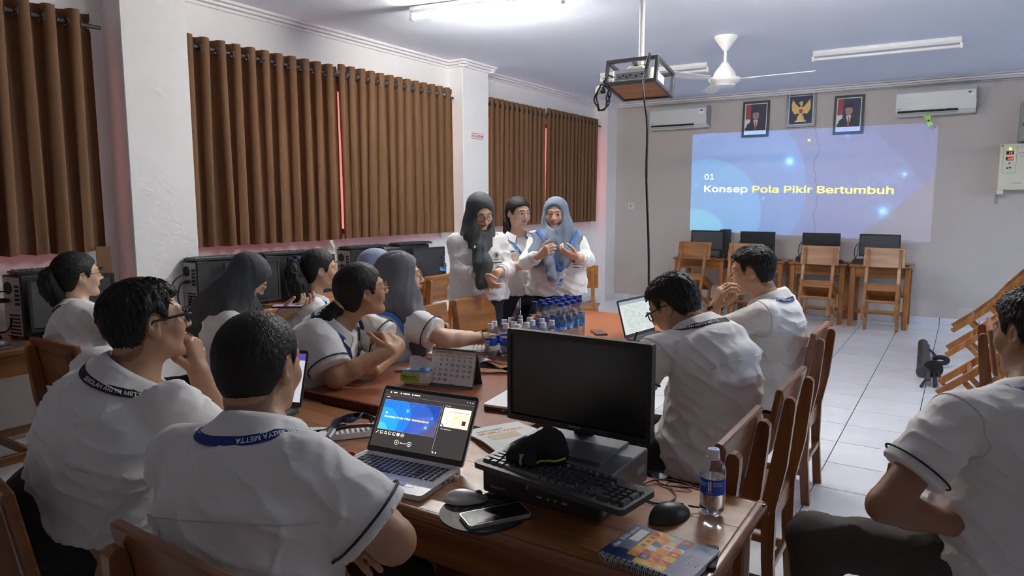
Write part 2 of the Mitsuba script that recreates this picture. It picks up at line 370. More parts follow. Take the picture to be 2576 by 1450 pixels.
# cornice: two stepped strips along left wall, back wall and round the columns
def cornice(x0, x1, y0, y1, sx, sy):
    out = []
    for k, (d, z) in enumerate(((.075, .024), (.05, .024), (.026, .026))):
        z1 = ZC - k * .024; z0 = z1 - z + .003
        if sx: out.append(box(x0, x0 + d * sx, y0, y1, z0, z1, .003) if sx > 0 else box(x0 + d * sx, x0, y0, y1, z0, z1, .003))
        else: out.append(box(x0, x1, y0 - d, y0, z0, z1, .003) if sy < 0 else box(x0, x1, y0, y0 + d, z0, z1, .003))
    return out
cs = []
prev = YF
for a, b, i in COLS:
    cs += cornice(XW, 0, prev, a, 1, 0); cs += cornice(XL, 0, a - .07, min(b + .07, YB), 1, 0)
    cs += cornice(XW, XL + .07, a, 0, 0, -1)
    if b < YB - .1: cs += cornice(XW, XL + .07, b, 0, 0, 1)
    prev = b
struct('trim_1', cat(cs), 'm_cornice', label='white stepped plaster cornice along the left wall and columns')
struct('trim_2', cat(cornice(XL, XR, YB, 0, 0, -1)), 'm_cornice', label='stepped cornice along the back wall')
# skirting tiles on the back wall
bb = struct('baseboard_back', box(XL, XR, YB - .004, YB, 0, .088), 'm_grout')
sk = mikit.ply(box(-PIT / 2 + .003, PIT / 2 - .003, -.012, 0, .001, .092, .002), 'm_tile')
x = -.585 + .5 * PIT - 9 * PIT
while x < 1.9:
    if x - PIT / 2 >= XL - .01: put('tile', sk, None, 'baseboard_back', tw=T().translate([x, YB - .001, 0]))
    x += PIT
put('tile', box(XL + .003, -.585 - 9 * PIT - .003, YB - .012, YB - .001, .001, .092, .002), 'm_tile', 'baseboard_back')
struct('baseboard_left', cat([box(XL, XL + .012, a, b, .001, .09, .002) for a, b, i in COLS] + [box(XW, XW + .012, a, b, .001, .09, .002) for a, b in ((YF, 2.5), (2.95, 6.06), (6.53, 9.6))]), 'm_tile')
# windows behind the curtains: frame, mullions and red lit frosted panes (sun on a red awning outside)
mat('m_frame', (.30, .15, .07), .45, .4)
for i, (a, b) in enumerate(WINS):
    w = f'window_{i + 1}'
    fr = [box(XW - .12, XW - .07, a, b, WS - .04, WS + .012), box(XW - .12, XW - .05, a, b, WZ1 - .05, WZ1)]
    n = 4
    for k in range(n + 1): c = a + (b - a) * k / n; fr.append(box(XW - .12, XW - .07, max(a, c - .03), min(b, c + .03), WS, WZ1))
    sl = extrude([(XW - .17, WZ0), (XW, WZ0), (XW, WZ0 + .004), (XW - .09, WS), (XW - .17, WS)], b - a); sl.apply_transform(np.array([[1, 0, 0, 0], [0, 0, -1, b], [0, 1, 0, 0], [0, 0, 0, 1.0]]))  # added wedge, sloped so the red pane light shows below the curtain
    struct(f'trim_{i + 3}', sl, 'm_wall', label='added sloping white sill that catches red pane light below a curtain')
    struct(w, cat(fr), 'm_frame', label='brown window frame behind a closed brown curtain')
    for k in range(n):
        c0, c1 = a + (b - a) * k / n + .03, a + (b - a) * (k + 1) / n - .03
        k_ = put('pane', trimesh.Trimesh([(XW - .09, c0, WS + .012), (XW - .09, c1, WS + .012), (XW - .09, c1, WZ1 - .05), (XW - .09, c0, WZ1 - .05)], [(0, 1, 2), (0, 2, 3)]), 'm_white', w)
        scene[k_]['emitter'] = {'type': 'area', 'radiance': rgb(PANE * 1.0, PANE * .20, PANE * .19), 'sampling_weight': .08}
# windows of the right wall, open to the sky
for i, (a, b) in enumerate(RW):
    fr = [box(XR + .04, XR + .1, a, b, .55, .61), box(XR + .04, XR + .1, a, b, 2.49, 2.55)]
    for k in range(4): c = a + (b - a) * k / 3; fr.append(box(XR + .04, XR + .1, max(a, c - .03), min(b, c + .03), .55, 2.55))
    struct(f'window_{i + 4}', cat(fr), 'm_frame', label='open window of the right wall letting in daylight')
# ---- curtains with eyelets on rods
def curtain(y0, y1, folds, x, z0, z1, seed, label, amp=.038, flare=0.0):
    r = np.random.default_rng(seed); L = y1 - y0
    nu, zs = folds * 16 + 1, np.r_[np.linspace(z0, z1 - .16, 16), np.linspace(z1 - .15, z1, 20)]
    s = np.linspace(0, 1, nu); ph = s * folds * 2 * np.pi
    jit = 1 + .0 * s
    wob = np.interp(s, np.linspace(0, 1, folds * 2 + 1), r.normal(0, .010, folds * 2 + 1))
    A = amp * np.interp(s, np.linspace(0, 1, folds + 1), r.uniform(.78, 1.2, folds + 1))
    V = []
    for z in zs:
        t = (z1 - z) / (z1 - z0)
        yy = y0 + L * s + wob * t * 1.6 + flare * t * (s - .5) - np.sin(2 * ph) * .014
        a = A * (1 - .18 * t) * (1 + .25 * t * np.sin(ph / 2 + seed))
        xx = x + a * np.sin(ph + .35 * t * np.sin(ph / 3 + seed)) * (1 - .10 * np.cos(2 * ph)) + .008 * t * np.sin(3 * ph + seed)
        V.append(np.stack([xx, yy, np.full(nu, z) - .006 * t * np.cos(ph)], -1))
    V = np.array(V); nz = len(zs)
    quad = lambda i, j: [(i * nu + j, i * nu + j + 1, (i + 1) * nu + j + 1), (i * nu + j, (i + 1) * nu + j + 1, (i + 1) * nu + j)]
    zr = z1 - .075; hole = [k * .5 / folds for k in range(0, 2 * folds + 1)]
    F = []
    for i in range(nz - 1):
        for j in range(nu - 1):
            c = V[i:i + 2, j:j + 2].reshape(-1, 3).mean(0)
            if abs(c[2] - zr) < .03 and abs(c[0] - x) < .026 and abs(c[2] - zr) ** 2 + (c[0] - x) ** 2 < .026 ** 2: continue
            F += quad(i, j)
    k = thing('curtain', label, 'curtain', 'brown eyelet curtains on the left wall')
    me = trimesh.Trimesh(V.reshape(-1, 3), F, process=False)
    put('fabric', me, 'm_curtain', k, smooth=True)
    hem = trimesh.Trimesh(np.vstack([V[0] + (0.002, 0, 0.02), V[0] + (0.002, 0, -.001)]), [f for j in range(nu - 1) for f in ((j, j + 1, nu + j + 1), (j, nu + j + 1, nu + j))], process=False)
    # eyelet rings where the cloth crosses the rod
    crs = [q / 2 / folds for q in range(1, 2 * folds)]
    a_ = np.arange(20) * 2 * np.pi / 20
    for c in crs:
        yc = float(np.interp(c, s, V[-1, :, 1])); j = int(c * (nu - 1))
        tdir = V[-1, min(j + 1, nu - 1)] - V[-1, max(j - 1, 0)]; tdir[2] = 0; tdir /= np.linalg.norm(tdir)
        ring = np.array([x, yc, zr]) + .026 * (np.cos(a_)[:, None] * tdir + np.sin(a_)[:, None] * np.array([0, 0, 1.0]))
        put('eyelet', tube(ring, .005, 6, closed=True), 'm_iron', k, smooth=True)
    return k
xc = -4.585
curtain(-.6, 2.36, 22, xc, 1.19, 2.64, 1, 'brown eyelet curtain at the left edge of the photo, left of the first white column')
curtain(2.965, 4.375, 11, xc, 1.175, 2.64, 2, 'brown curtain right of the first white column, left panel of the wide window')
curtain(4.388, 5.98, 13, xc, 1.18, 2.66, 3, 'lighter brown curtain left of the second column, right panel of the wide window')
curtain(6.66, 7.93, 12, xc, 1.215, 2.66, 4, 'brown curtain just right of the second column, behind the standing women')
curtain(7.97, 9.46, 14, xc, 1.215, 2.68, 5, 'narrow-fold brown curtain next to the back corner of the room')
for a, b, z, l in ((-1.2, 2.42, 2.565, 'dark curtain rod left of the first white column'), (2.97, 6.0, 2.57, 'long dark curtain rod between the two white columns'), (6.56, 9.55, 2.59, 'dark curtain rod beside the back corner of the room')):
    k = thing('curtain_rod', l, 'curtain rod')
    put('pole', cyl((xc, a, z), (xc, b, z), .0125, 12), 'm_iron', k, smooth=40)
    for yy in (a + .12, (a + b) / 2, b - .12): put('bracket', cat(box(XW, xc + .004, yy - .008, yy + .008, z - .022, z - .012), box(XW, XW + .006, yy - .02, yy + .02, z - .06, z + .03)), 'm_iron', k)
# brown tie strap hanging below the first curtain
put('strap', cat(box(-4.55, -4.545, 2.28, 2.37, .98, 1.22, .001), box(-4.55, -4.545, 2.29, 2.33, .87, .99, .001)), 'm_curtain', 'curtain', label='hanging tie-back strap')
# ---- sign on the second column
k = thing('wall_sign', 'small white and red sign on the second column', 'sign')
put('plate', box(XL, XL + .004, 6.205, 6.42, 2.165, 2.235, .001), 'm_white', k)
put('border', cat([box(XL + .004, XL + .005, 6.21, 6.415, z, z + .004) for z in (2.169, 2.226)] + [box(XL + .004, XL + .005, y_, y_ + .004, 2.169, 2.23) for y_ in (6.21, 6.411)]), 'm_red', k)
put('lettering', placed(text('AULA KEBISAN', .022, .001, True, True), frame((XL + .0045, 6.3125, 2.2), (0, 1, 0), (0, 0, 1))), 'm_red', k)
# ---- wall socket
k = thing('wall_socket', 'white square socket on the taupe back wall near the corner', 'socket')
put('plate', box(-4.285, -4.195, YB - .012, YB, 1.39, 1.48, .004), 'm_white', k)
put('recess', mv(rot(lathe([(.0, 0), (.022, 0), (.025, .004), (.027, .004), (.027, 0)], 20), X, 90), -4.24, YB - .012, 1.435), 'm_grey', k)
# ---- fluorescent lamps
def lamp(x0, y0, x1, y1, lit, label):
    k = thing('fluorescent_lamp', label, 'lamp', 'fluorescent lamps on the ceiling')
    c = np.array([(x0 + x1) / 2, (y0 + y1) / 2, 0]); d = np.array([x1 - x0, y1 - y0, 0]); L = np.linalg.norm(d)
    M = frame(c, d, np.cross([0, 0, 1], d))
    prof = Polygon([(-.035, ZC), (.035, ZC), (.035, ZC - .03), (.022, ZC - .05), (-.022, ZC - .05), (-.035, ZC - .03)])
    body = extrude(prof, L); body.apply_transform(np.array([[0, 0, 1, -L / 2], [1, 0, 0, 0], [0, 1, 0, 0], [0, 0, 0, 1.0]]))
    put('housing', placed(body, M), 'm_white_metal', k)
    for s in (-1, 1): put('lampholder', placed(box(s * L / 2 - .012, s * L / 2 + .012, -.02, .02, ZC - .098, ZC - .048, .004), M), 'm_white', k)
    if lit:
        put('tube', placed(cyl((-L / 2 + .014, 0, ZC - .078), (L / 2 - .014, 0, ZC - .078), .0135, 16), M), 'm_white', k, smooth=40)
        scene[k + '__tube']['emitter'] = {'type': 'area', 'radiance': rgb(TUBE * 1.04, TUBE * 1.0, TUBE * .93), 'sampling_weight': 2.0}
    else: put('tube', placed(cyl((-L / 2 + .014, 0, ZC - .078), (L / 2 - .014, 0, ZC - .078), .0135, 16), M), 'm_white', k, smooth=40)
    return k
lamp(-3.63, 4.25, -2.44, 4.45, True, 'lit fluorescent tube lamp on the ceiling at the top of the photo')
lamp(-1.36, 4.42, -.13, 4.46, True, 'lit fluorescent tube lamp above the meeting table, out of view')
lamp(-3.63, 7.56, -2.40, 7.58, False, 'unlit fluorescent lamp behind the projector cage')
lamp(-1.36, 7.60, -.13, 7.64, False, 'unlit fluorescent lamp right of the ceiling fan')
# ---- ceiling fan
FX, FY = -1.90, 6.49
k = thing('ceiling_fan', 'white three-blade ceiling fan near the projected slide', 'ceiling fan')
put('canopy', mv(lathe([(.0, 2.835), (.022, 2.835), (.03, 2.85), (.10, 2.945), (.102, ZC), (0, ZC)], 28), FX, FY, 0), 'm_white', k, smooth=40)
put('downrod', cyl((FX, FY, 2.68), (FX, FY, 2.84), .0135, 14), 'm_white', k, smooth=40)
put('motor_cover', mv(lathe([(0, 2.605), (.10, 2.605), (.098, 2.625), (.085, 2.655), (.05, 2.70), (.026, 2.735), (.014, 2.74), (0, 2.74)], 28), FX, FY, 0), 'm_white', k, smooth=40)
put('hub', mv(lathe([(0, 2.528), (.088, 2.528), (.094, 2.535), (.098, 2.545), (.132, 2.566), (.142, 2.58), (.142, 2.596), (.10, 2.60), (0, 2.60)], 32), FX, FY, 0), 'm_white', k, smooth=40)
for az in (-2, 118, 240):
    bl = extrude(Polygon([(.2, -.045), (.74, -.062), (.765, -.05), (.77, 0), (.765, .05), (.74, .062), (.2, .045)]), .004)
    bl = rot(bl, X, 12); bl = mv(bl, 0, 0, 2.583)
    b_ = put('blade', mv(rot(bl, Z, az), FX, FY, 0), 'm_white', k)
    put('blade_iron', mv(rot(cat(mv(box(.11, .27, -.016, .016, -.004, 0), 0, 0, 2.582), mv(box(.2, .27, -.035, .035, -.004, -.001), 0, 0, 2.58)), Z, az), FX, FY, 0), 'm_white', b_)
# second fan, mostly above the frame
k = thing('ceiling_fan', 'white ceiling fan blade at the top edge right of the lit tube', 'ceiling fan')
F2 = (-1.42, 2.75)
put('canopy', mv(lathe([(.0, 2.835), (.022, 2.835), (.03, 2.85), (.10, 2.945), (.102, ZC), (0, ZC)], 28), *F2, 0), 'm_white', k, smooth=40)
put('downrod', cyl((*F2, 2.68), (*F2, 2.84), .0135, 14), 'm_white', k, smooth=40)
put('hub', mv(lathe([(0, 2.528), (.088, 2.528), (.098, 2.545), (.142, 2.58), (.142, 2.596), (.085, 2.655), (.026, 2.735), (0, 2.74)], 32), *F2, 0), 'm_white', k, smooth=40)
for az in (118, 238, -2):
    bl = extrude(Polygon([(.1, -.04), (.74, -.062), (.765, -.05), (.77, 0), (.765, .05), (.74, .062), (.1, .04)]), .004)
    put('blade', mv(rot(mv(rot(bl, X, 12), 0, 0, 2.583), Z, az), *F2, 0), 'm_white', k)
# ---- projector in a hanging cage
PX, PY, PZ = -1.875, 4.345, 2.335     # middle of the cage front
PM = trimesh.transformations.translation_matrix((PX, PY, PZ)) @ trimesh.transformations.rotation_matrix(math.radians(-12), X)
k = thing('projector_cage', 'black steel cage with plywood base hanging from a white ceiling pole', 'projector mount')
W2, D, H2, b = .17, .30, .075, .011
bars = []
for x in (-W2, W2):
    for y in (0, D): bars.append(cbox(x, y, 0, 2 * b, 2 * b, 2 * H2, .002))
    for z in (-H2, H2): bars.append(cbox(x, D / 2, z, 2 * b, D, 2 * b, .002))
for y in (0, D):
    for z in (-H2, H2): bars.append(cbox(0, y, z, 2 * W2 + 2 * b, 2 * b, 2 * b, .002))
for bm in bars: put('bar', placed(bm, PM), 'm_iron', k)
put('brace', placed(cat(rot(cbox(0, D / 2, H2, .03, D * 1.05, .006), Z, 8), cbox(0, D / 2, H2, .10, .10, .008)), PM), 'm_iron', k)
put('base_board', placed(cbox(0, D / 2, -H2 + .004, 2 * W2 - .02, D - .02, .012), PM), 'm_plank', k, label='brown plywood base board')
top = (PM @ np.array([0, D / 2, H2, 1]))[:3]
put('pole', cyl((top[0], top[1], top[2] - .03), (top[0], top[1], ZC), .019, 18), 'm_white', k, smooth=40, label='white ceiling pole')
put('flange', mv(lathe([(0, 0), (.045, 0), (.05, .03), (0, .03)], 18), top[0], top[1], ZC - .03), 'm_white', k, smooth=30)
p_ = thing('projector', 'white projector sitting inside the hanging cage', 'projector')
pb = extrude(rrect(.29, .22, .03), .085); pb = mv(pb, 0, .125, -H2 + .011)
put('body', placed(pb, PM), 'm_white', p_, smooth=30)
put('port_panel', placed(cbox(0, .0142, -.025, .22, .002, .045), PM), 'm_grey', p_, label='rear panel with sockets')
for i, xx in enumerate((-.085, -.06, -.035, -.01, .03, .07)): put('port', placed(cbox(xx, .0128, -.02 if i % 2 else -.03, .014, .004, .010), PM), 'm_ink', p_)
put('lens', placed(rot(lathe([(0, 0), (.03, 0), (.03, .03), (.024, .034), (0, .034)], 20), X, -90), PM @ trimesh.transformations.translation_matrix((.06, .233, -.03))), 'm_black_gloss', p_, smooth=40)
put('mount_plate', placed(cat(box(-.07, .05, .08, .17, .02, H2 - .004, .01), ), PM), 'm_cream', p_)
w = lambda x, y, z: (PM @ np.array([x, y, z, 1]))[:3]
ck = solo('hanging_cable', tube(spline([w(.10, .0, -.03), w(.115, -.03, .02), w(.13, -.03, H2 + .02), w(.12, -.022, .02), w(.105, -.03, -.08), (-1.735, 4.27, 2.05), (-1.722, 4.26, 1.75), (-1.705, 4.25, 1.45), (-1.68, 4.235, 1.1), (-1.645, 4.2, .80), (-1.62, 4.17, .756)], 90), .0075, 8), 'm_cable', 'long black video cable hanging from the projector down to the table', 'cable', smooth=True)
pts = []
for i in range(60):
    a = i / 59 * 2 * np.pi * 2.5; lob = i / 59
    pts.append(w(-W2 - .01 + .045 * np.sin(a) + .01 * math.sin(i), -.012 + .015 * math.cos(a * .5), -H2 - .09 + .085 * math.cos(a)))
solo('coiled_cable', cat(tube([w(-.12, .0, -.03), w(-.15, -.02, -.02), w(-W2 - .005, -.03, -H2 + .01), pts[0]], .006, 8), tube(pts, .0058, 8), tube([w(-W2 - .01, -.02, -H2 - .035), w(-W2 - .005, -.02, -H2 - .06)], .017, 10)), 'm_cable', 'coiled black power cable tied to the left corner of the projector cage', 'cable', smooth=True)
solo('power_adapter', placed(cbox(-W2 - .05, .02, -H2 - .03, .05, .05, .06, .012), PM), 'm_white', 'white plug box beside the coiled cable at the projector cage', 'adapter', smooth=30)
# ---- the projected slide: light thrown by the projector (a spot lamp carrying the slide)
LP = np.array([PX + .06, PY + .30, PZ - .075])
HALF = 36.0
def strokes_text():
    """outline edges of the slide text in slide metres (u right, v up), from the lettering helper"""
    out = []
    for s, h, u, v, bold, wid in (('01', .078, 0.0, .175, True, .135), ('Konsep', .088, .0, .0, True, .60), ('Pola Pikir Bertumbuh', .088, .665, .0, True, 1.70)):
        m = meshkit.text_mesh(s, h, .01, bold); bx = m.bounds
        f = m.faces[np.abs(m.vertices[m.faces][:, :, 2]).max(1) < 1e-6]
        e = np.sort(np.vstack([f[:, [0, 1]], f[:, [1, 2]], f[:, [2, 0]]]), 1)
        key = {}
        vv = np.round(m.vertices[:, :2], 6)
        for a, b_ in e:
            q = tuple(sorted((tuple(vv[a]), tuple(vv[b_])))); key[q] = key.get(q, 0) + 1
        sx = wid / (bx[1, 0] - bx[0, 0])
        E = [((a[0] - bx[0, 0]) * sx + u, a[1] + v, (b_[0] - bx[0, 0]) * sx + u, b_[1] + v) for (a, b_), c in key.items() if c == 1]
        out.append([tuple(float(q) for q in e_) for e_ in E])
    return out
TEXT_EDGES = strokes_text()
def inside(E, x, y):
    res = mi.Bool(False)
    for x0, y0, x1, y1 in E:
        if abs(y1 - y0) < 1e-7: continue
        res = res ^ (((y0 > y) != (y1 > y)) & (x < x0 + (y - y0) * ((x1 - x0) / (y1 - y0))))
    return res
def slide(sx, sy, ox, words=True):
    """colour of the slide at sx (0 left..1 right), sy (0 bottom..1 top)"""
    x, y = sx * 2.98, sy * 1.39
    base = mix((.004, .085, .40), (.012, .055, .27), smoothstep(.2, 2.6, x))
    base = mix(base, (.16, .10, .34), smoothstep(1.5, 2.5, x + .5 * fbm(x * 3, y * 3, 4, 3)) * smoothstep(1.0, .1, y) * .45)
    base = base + mi.Color3f(.10, .10, .22) * smoothstep(.5, .85, fbm(x * 2.4, y * 4.0, 1, 4)) * smoothstep(.35, .05, dr.abs(y - .55 - (x - 1.9) * .12)) * smoothstep(1.2, 1.8, x)
    def disc(cx, cy, r, col, a, b_):
        nonlocal base
        d = dr.sqrt(dr.square(x - cx) + dr.square(y - cy))
        base = dr.select(d < r, mix(base, col, a), base)
    disc(1.35, -.1, 1.68, (.03, .13, .45), .5, 0)
    disc(.42, .62, 1.13, (.015, .20, .62), .75, 0)
    disc(.22, .27, .76, (.02, .32, .78), .9, 0)
    disc(.10, -.09, .41, (.05, .50, .86), .95, 0)
    vx, vy = x * 30, y * 30
    d1, d2, rn = voronoi(vx, vy)
    star = smoothstep(.16, .03, d1) * smoothstep(.55, 1.0, rn) * smoothstep(.4, 2.9, x)
    base = base + mi.Color3f(.5, .6, .7) * star
    # a grey leaf at the lower right
    leaf = (y < 1.02 - (2.98 - x) * .95 - .25) & (x > 2.0)
    base = dr.select(leaf, base * .35 + mi.Color3f(.05, .04, .03), base)
    for cx, cy, r, k_ in ((1.32, .98, .09, 1.2), (2.45, .35, .10, .9), (2.66, .80, .05, .8), (.06, 1.30, .03, .5), (.07, .67, .03, .5), (2.0, 1.28, .03, .5), (1.0, .48, .03, .5)):
        d = dr.sqrt(dr.square(x - cx) + dr.square(y - cy))
        base = base + mi.Color3f(.25, .75, 1.0) * (k_ * dr.exp(-dr.square(d / (r * .42)))) + mi.Color3f(.02, .25, .5) * (k_ * .6 * dr.exp(-dr.square(d / r)))
    # close cross
    cx, cy = x - 1.545, y - 1.243
    d = dr.sqrt(dr.square(cx) + dr.square(cy))
    base = dr.select(d < .048, base * .3 + mi.Color3f(.05, .04, .04), base)
    cross = (dr.minimum(dr.abs(cx - cy), dr.abs(cx + cy)) < .007) & (d < .028)
    base = dr.select(cross, mi.Color3f(.8, .8, .75), base)
    if words:
        tu, tv = x - .19, y - .565
        for E, col in zip(TEXT_EDGES, ((.9, 1.15, 1.2), (1.3, 1.3, 1.25), (1.35, 1.25, .05))):
            base = dr.select(inside(E, tu, tv), mi.Color3f(*col), base)
    return base
LX, LY, LZ = map(float, LP)
TANH = math.tan(math.radians(HALF))
def beam(p, n, uv):
    # the lamp looks along +y; uv spans the square pyramid of its cone
    wx = LX - (uv.x - .5) * 2 * TANH * (YB - LY)
    wz = LZ + (uv.y - .5) * 2 * TANH * (YB - LY)
    t = (wx + 3.33) / 2.993
    lo = 1.085 + (1.006 - 1.085) * t; hi = 2.446 + (2.434 - 2.446) * t
    s = (wz - lo) / (hi - lo)
    ins = (t > 0) & (t < 1) & (s > 0) & (s < 1)
    glow = mi.Color3f(.03, .03, .04)
    return dr.select(ins, slide(t, s, 0) + glow, mi.Color3f(0.0))
scene['projector_light'] = {'type': 'spot', 'to_world': T().look_at(origin=LP.tolist(), target=(LP + [0, 1, 0]).tolist(), up=[0, 0, 1]), 'cutoff_angle': HALF, 'beam_width': HALF - .2,
                            'intensity': rgb(PROJ, PROJ, PROJ), 'sampling_weight': 4.0, 'texture': proc(beam)}
# ------------------------------------------------------------------ chairs
def chair_parts():
    """list of (name, mesh, material axis) of one teak chair; seat centre at the origin, the sitter looks along +y"""
    P = []
    for s in (-1, 1):
        post = [(-.235, 0), (-.195, 0), (-.175, .24), (-.165, .44), (-.185, .56), (-.222, .80), (-.228, .832), (-.236, .842), (-.25, .842), (-.262, .83), (-.262, .80), (-.245, .60), (-.215, .44), (-.215, .24)]
        P.append(('leg', ext_x(post, s * .165 - .016, s * .165 + .016), 'z'))
        P.append(('leg', cbox(s * .165, .185, .205, .034, .04, .41, .003), 'z'))
        P.append(('rail', cbox(s * .165, 0, .385, .022, .36, .065, .003), 'y'))
        P.append(('stretcher', cbox(s * .165, -.005, .16, .02, .36, .032, .003), 'y'))
    P.append(('rail', cbox(0, .187, .385, .31, .022, .065, .003), 'x')); P.append(('rail', cbox(0, -.187, .385, .31, .022, .065, .003), 'x'))
    P.append(('stretcher', cbox(0, .185, .22, .31, .02, .032, .003), 'x')); P.append(('stretcher', cbox(0, -.205, .22, .31, .018, .03, .003), 'x'))
    P.append(('seat', cbox(0, .005, .428, .40, .41, .024, .006), 'y'))
    bd = cbox(0, 0, 0, .43, .024, .235, .005)
    P.append(('backrest', mv(rot(bd, X, 9.5), 0, -.198, .757), 'x'))
    return P
CHAIR = chair_parts()
_cp = {}
def chair(x, y, az, label, group=None, tone='teak', tilt=0, tilt_at=(0, .2, 0), z=0):
    """az: direction the sitter looks, degrees from +y towards +x"""
    k = thing('wooden_chair', label, 'chair', group)
    M = T().translate([x, y, z]).rotate([0, 0, 1], -az)
    if tilt: M = M @ T().translate(list(tilt_at)).rotate([1, 0, 0], -tilt).translate([-v for v in tilt_at])
    side = abs(math.sin(math.radians(az))) > .7
    for name, m, ax in CHAIR:
        a = {'z': 'z', 'x': 'y' if side else 'x', 'y': 'x' if side else 'y'}[ax]
        if (id(m), tone, a) not in _cp: _cp[id(m), tone, a] = mikit.ply(m, f'm_{tone}_{a}')
        put(name, _cp[id(m), tone, a], None, k, tw=M)
    return k
chair(-.715, 1.985, -90, 'empty brown chair right behind the front desk, its backrest beside the drink bottle', tone='brown')
chair(-.70, 2.62, -90, 'brown chair of the man writing at the table, second backrest from the front desk', tone='brown')
chair(-.79, 3.77, -90, 'brown chair of the man with a raised hand, third backrest from the front desk', tone='brown')
chair(-3.42, 1.72, 0, 'dark chair of the seated woman with a bun at the left edge', tone='brown')
chair(-3.28, 2.47, 8, 'dark chair beside the white column, under the woman looking at her phone', tone='brown')
chair(-2.50, 3.76, 90, 'light teak chair at the table in front of the standing women')
chair(-2.50, 3.24, 90, 'light teak chair beyond the arm of the woman in the grey hijab')
chair(-3.98, 4.72, -90, 'light teak chair tucked under the wall desk, left of the standing women')
chair(-3.98, 5.28, -90, 'light teak chair at the wall desk, half hidden by the woman in the dark hijab')
chair(-3.30, 6.42, -20, 'light teak chair behind the woman in the blue-grey hijab')
chair(-1.16, .90, 2, 'dark brown chair at the bottom of the photo, under the man with the buzz cut', tone='brown')
chair(-1.875, .885, 10, 'dark brown chair at the lower left corner, under the man with the raised fist', tone='brown')
chair(.25, 2.24, -65, 'dark chair under the man at the right edge', tone='brown')
chair(.36, 4.36, 90, 'upright brown chair in front of the tilted chairs at the right edge', tone='brown')
for i, (x, l) in enumerate(((-2.98, 'leftmost'), (-2.32, 'second from left'), (-1.44, 'third from left'), (-.75, 'rightmost'))):
    chair(x, 9.10 - .155, 0, f'teak chair tipped forward against a back wall desk, {l} of the four', 'tipped chairs at the back wall desks', tilt=25, tilt_at=(0, .2, 0))
for i, (y, l, dx) in enumerate(((5.27, 'nearest', 0), (6.60, 'middle', .02), (7.85, 'farthest', .04))):
    chair(.02 + dx, y, 90, f'orange teak chair tipped over at the right edge, {l} of the three', 'tipped chairs at the right edge', tilt=45, tilt_at=(0, .2, 0))
# ------------------------------------------------------------------ teak desks
def desk(x0, x1, y0, y1, zt, label, tone='teak', ax='x', group=None, shelf=True, name='wooden_desk'):
    k = thing(name, label, 'desk', group)
    o = 'y' if ax == 'x' else 'x'
    put('tabletop', box(x0, x1, y0, y1, zt - .028, zt, .006), f'm_{tone}_{ax}', k)
    i = .045
    for a in (x0 + i, x1 - i):
        for b in (y0 + i, y1 - i): put('leg', cbox(a, b, (zt - .028) / 2, .055, .055, zt - .03, .004), f'm_{tone}_z', k)
    for b in (y0 + i, y1 - i): put('apron', box(x0 + i + .03, x1 - i - .03, b - .011, b + .011, zt - .145, zt - .029, .002), f'm_{tone}_x', k)
    for a in (x0 + i, x1 - i): put('apron', box(a - .011, a + .011, y0 + i + .03, y1 - i - .03, zt - .145, zt - .029, .002), f'm_{tone}_y', k)
    for a in (x0 + i, x1 - i): put('stretcher', box(a - .012, a + .012, y0 + i + .03, y1 - i - .03, .13, .175, .002), f'm_{tone}_y', k)
    put('stretcher', box(x0 + i, x1 - i, (y0 + y1) / 2 - .012, (y0 + y1) / 2 + .012, .13, .175, .002), f'm_{tone}_x', k)
    return k
for i, (x, l) in enumerate(((-3.33, 'leftmost'), (-2.58, 'second from left'), (-1.83, 'third from left'), (-1.14, 'rightmost'))):
    desk(x, x + (.70 if i < 2 else .665), 9.27, 9.84, .745, f'small teak desk at the back wall, {l} of the four', group='desks at the back wall')
desk(-4.68, -4.08, .95, 2.40, .74, 'dark teak wall desk at the left edge, under the first monitor', 'brown', 'y')
desk(-4.68, -4.10, 2.98, 4.14, .74, 'teak wall desk behind the women in front of the wide curtain', 'teak', 'y')
desk(-4.68, -4.10, 4.18, 5.62, .74, 'teak wall desk with the black computer tower left of the standing women', 'teak', 'y')
# ------------------------------------------------------------------ meeting tables
def meeting(x0, x1, y0, y1, zt, m, label):
    k = thing('meeting_table', label, 'table')
    put('tabletop', box(x0, x1, y0, y1, zt - .036, zt, .004), m, k)
    put('edge_band', cat(box(x0 - .002, x1 + .002, y0 - .002, y0 + .004, zt - .034, zt - .003), box(x0 - .002, x0 + .004, y0, y1, zt - .034, zt - .003), box(x1 - .004, x1 + .002, y0, y1, zt - .034, zt - .003), box(x0, x1, y1 - .004, y1 + .002, zt - .034, zt - .003)), 'm_laminate_edge', k)
    for a in (x0 + .07, x1 - .07):
        for b in (y0 + .07, y1 - .07): put('leg', cbox(a, b, (zt - .036) / 2, .05, .05, zt - .037, .004), 'm_dark', k)
    for b in (y0 + .07, y1 - .07): put('rail', box(x0 + .1, x1 - .1, b - .012, b + .012, zt - .10, zt - .037), 'm_dark', k)
    for a in (x0 + .07, x1 - .07): put('rail', box(a - .012, a + .012, y0 + .1, y1 - .1, zt - .10, zt - .037), 'm_dark', k)
meeting(-2.18, -1.19, 1.855, 3.10, .75, 'm_laminate', 'red-brown meeting table with the desk calendar and tissue pack')
meeting(-2.19, -1.20, 3.105, 4.335, .75, 'm_laminate_orange', 'orange-brown far meeting table carrying the water bottles')
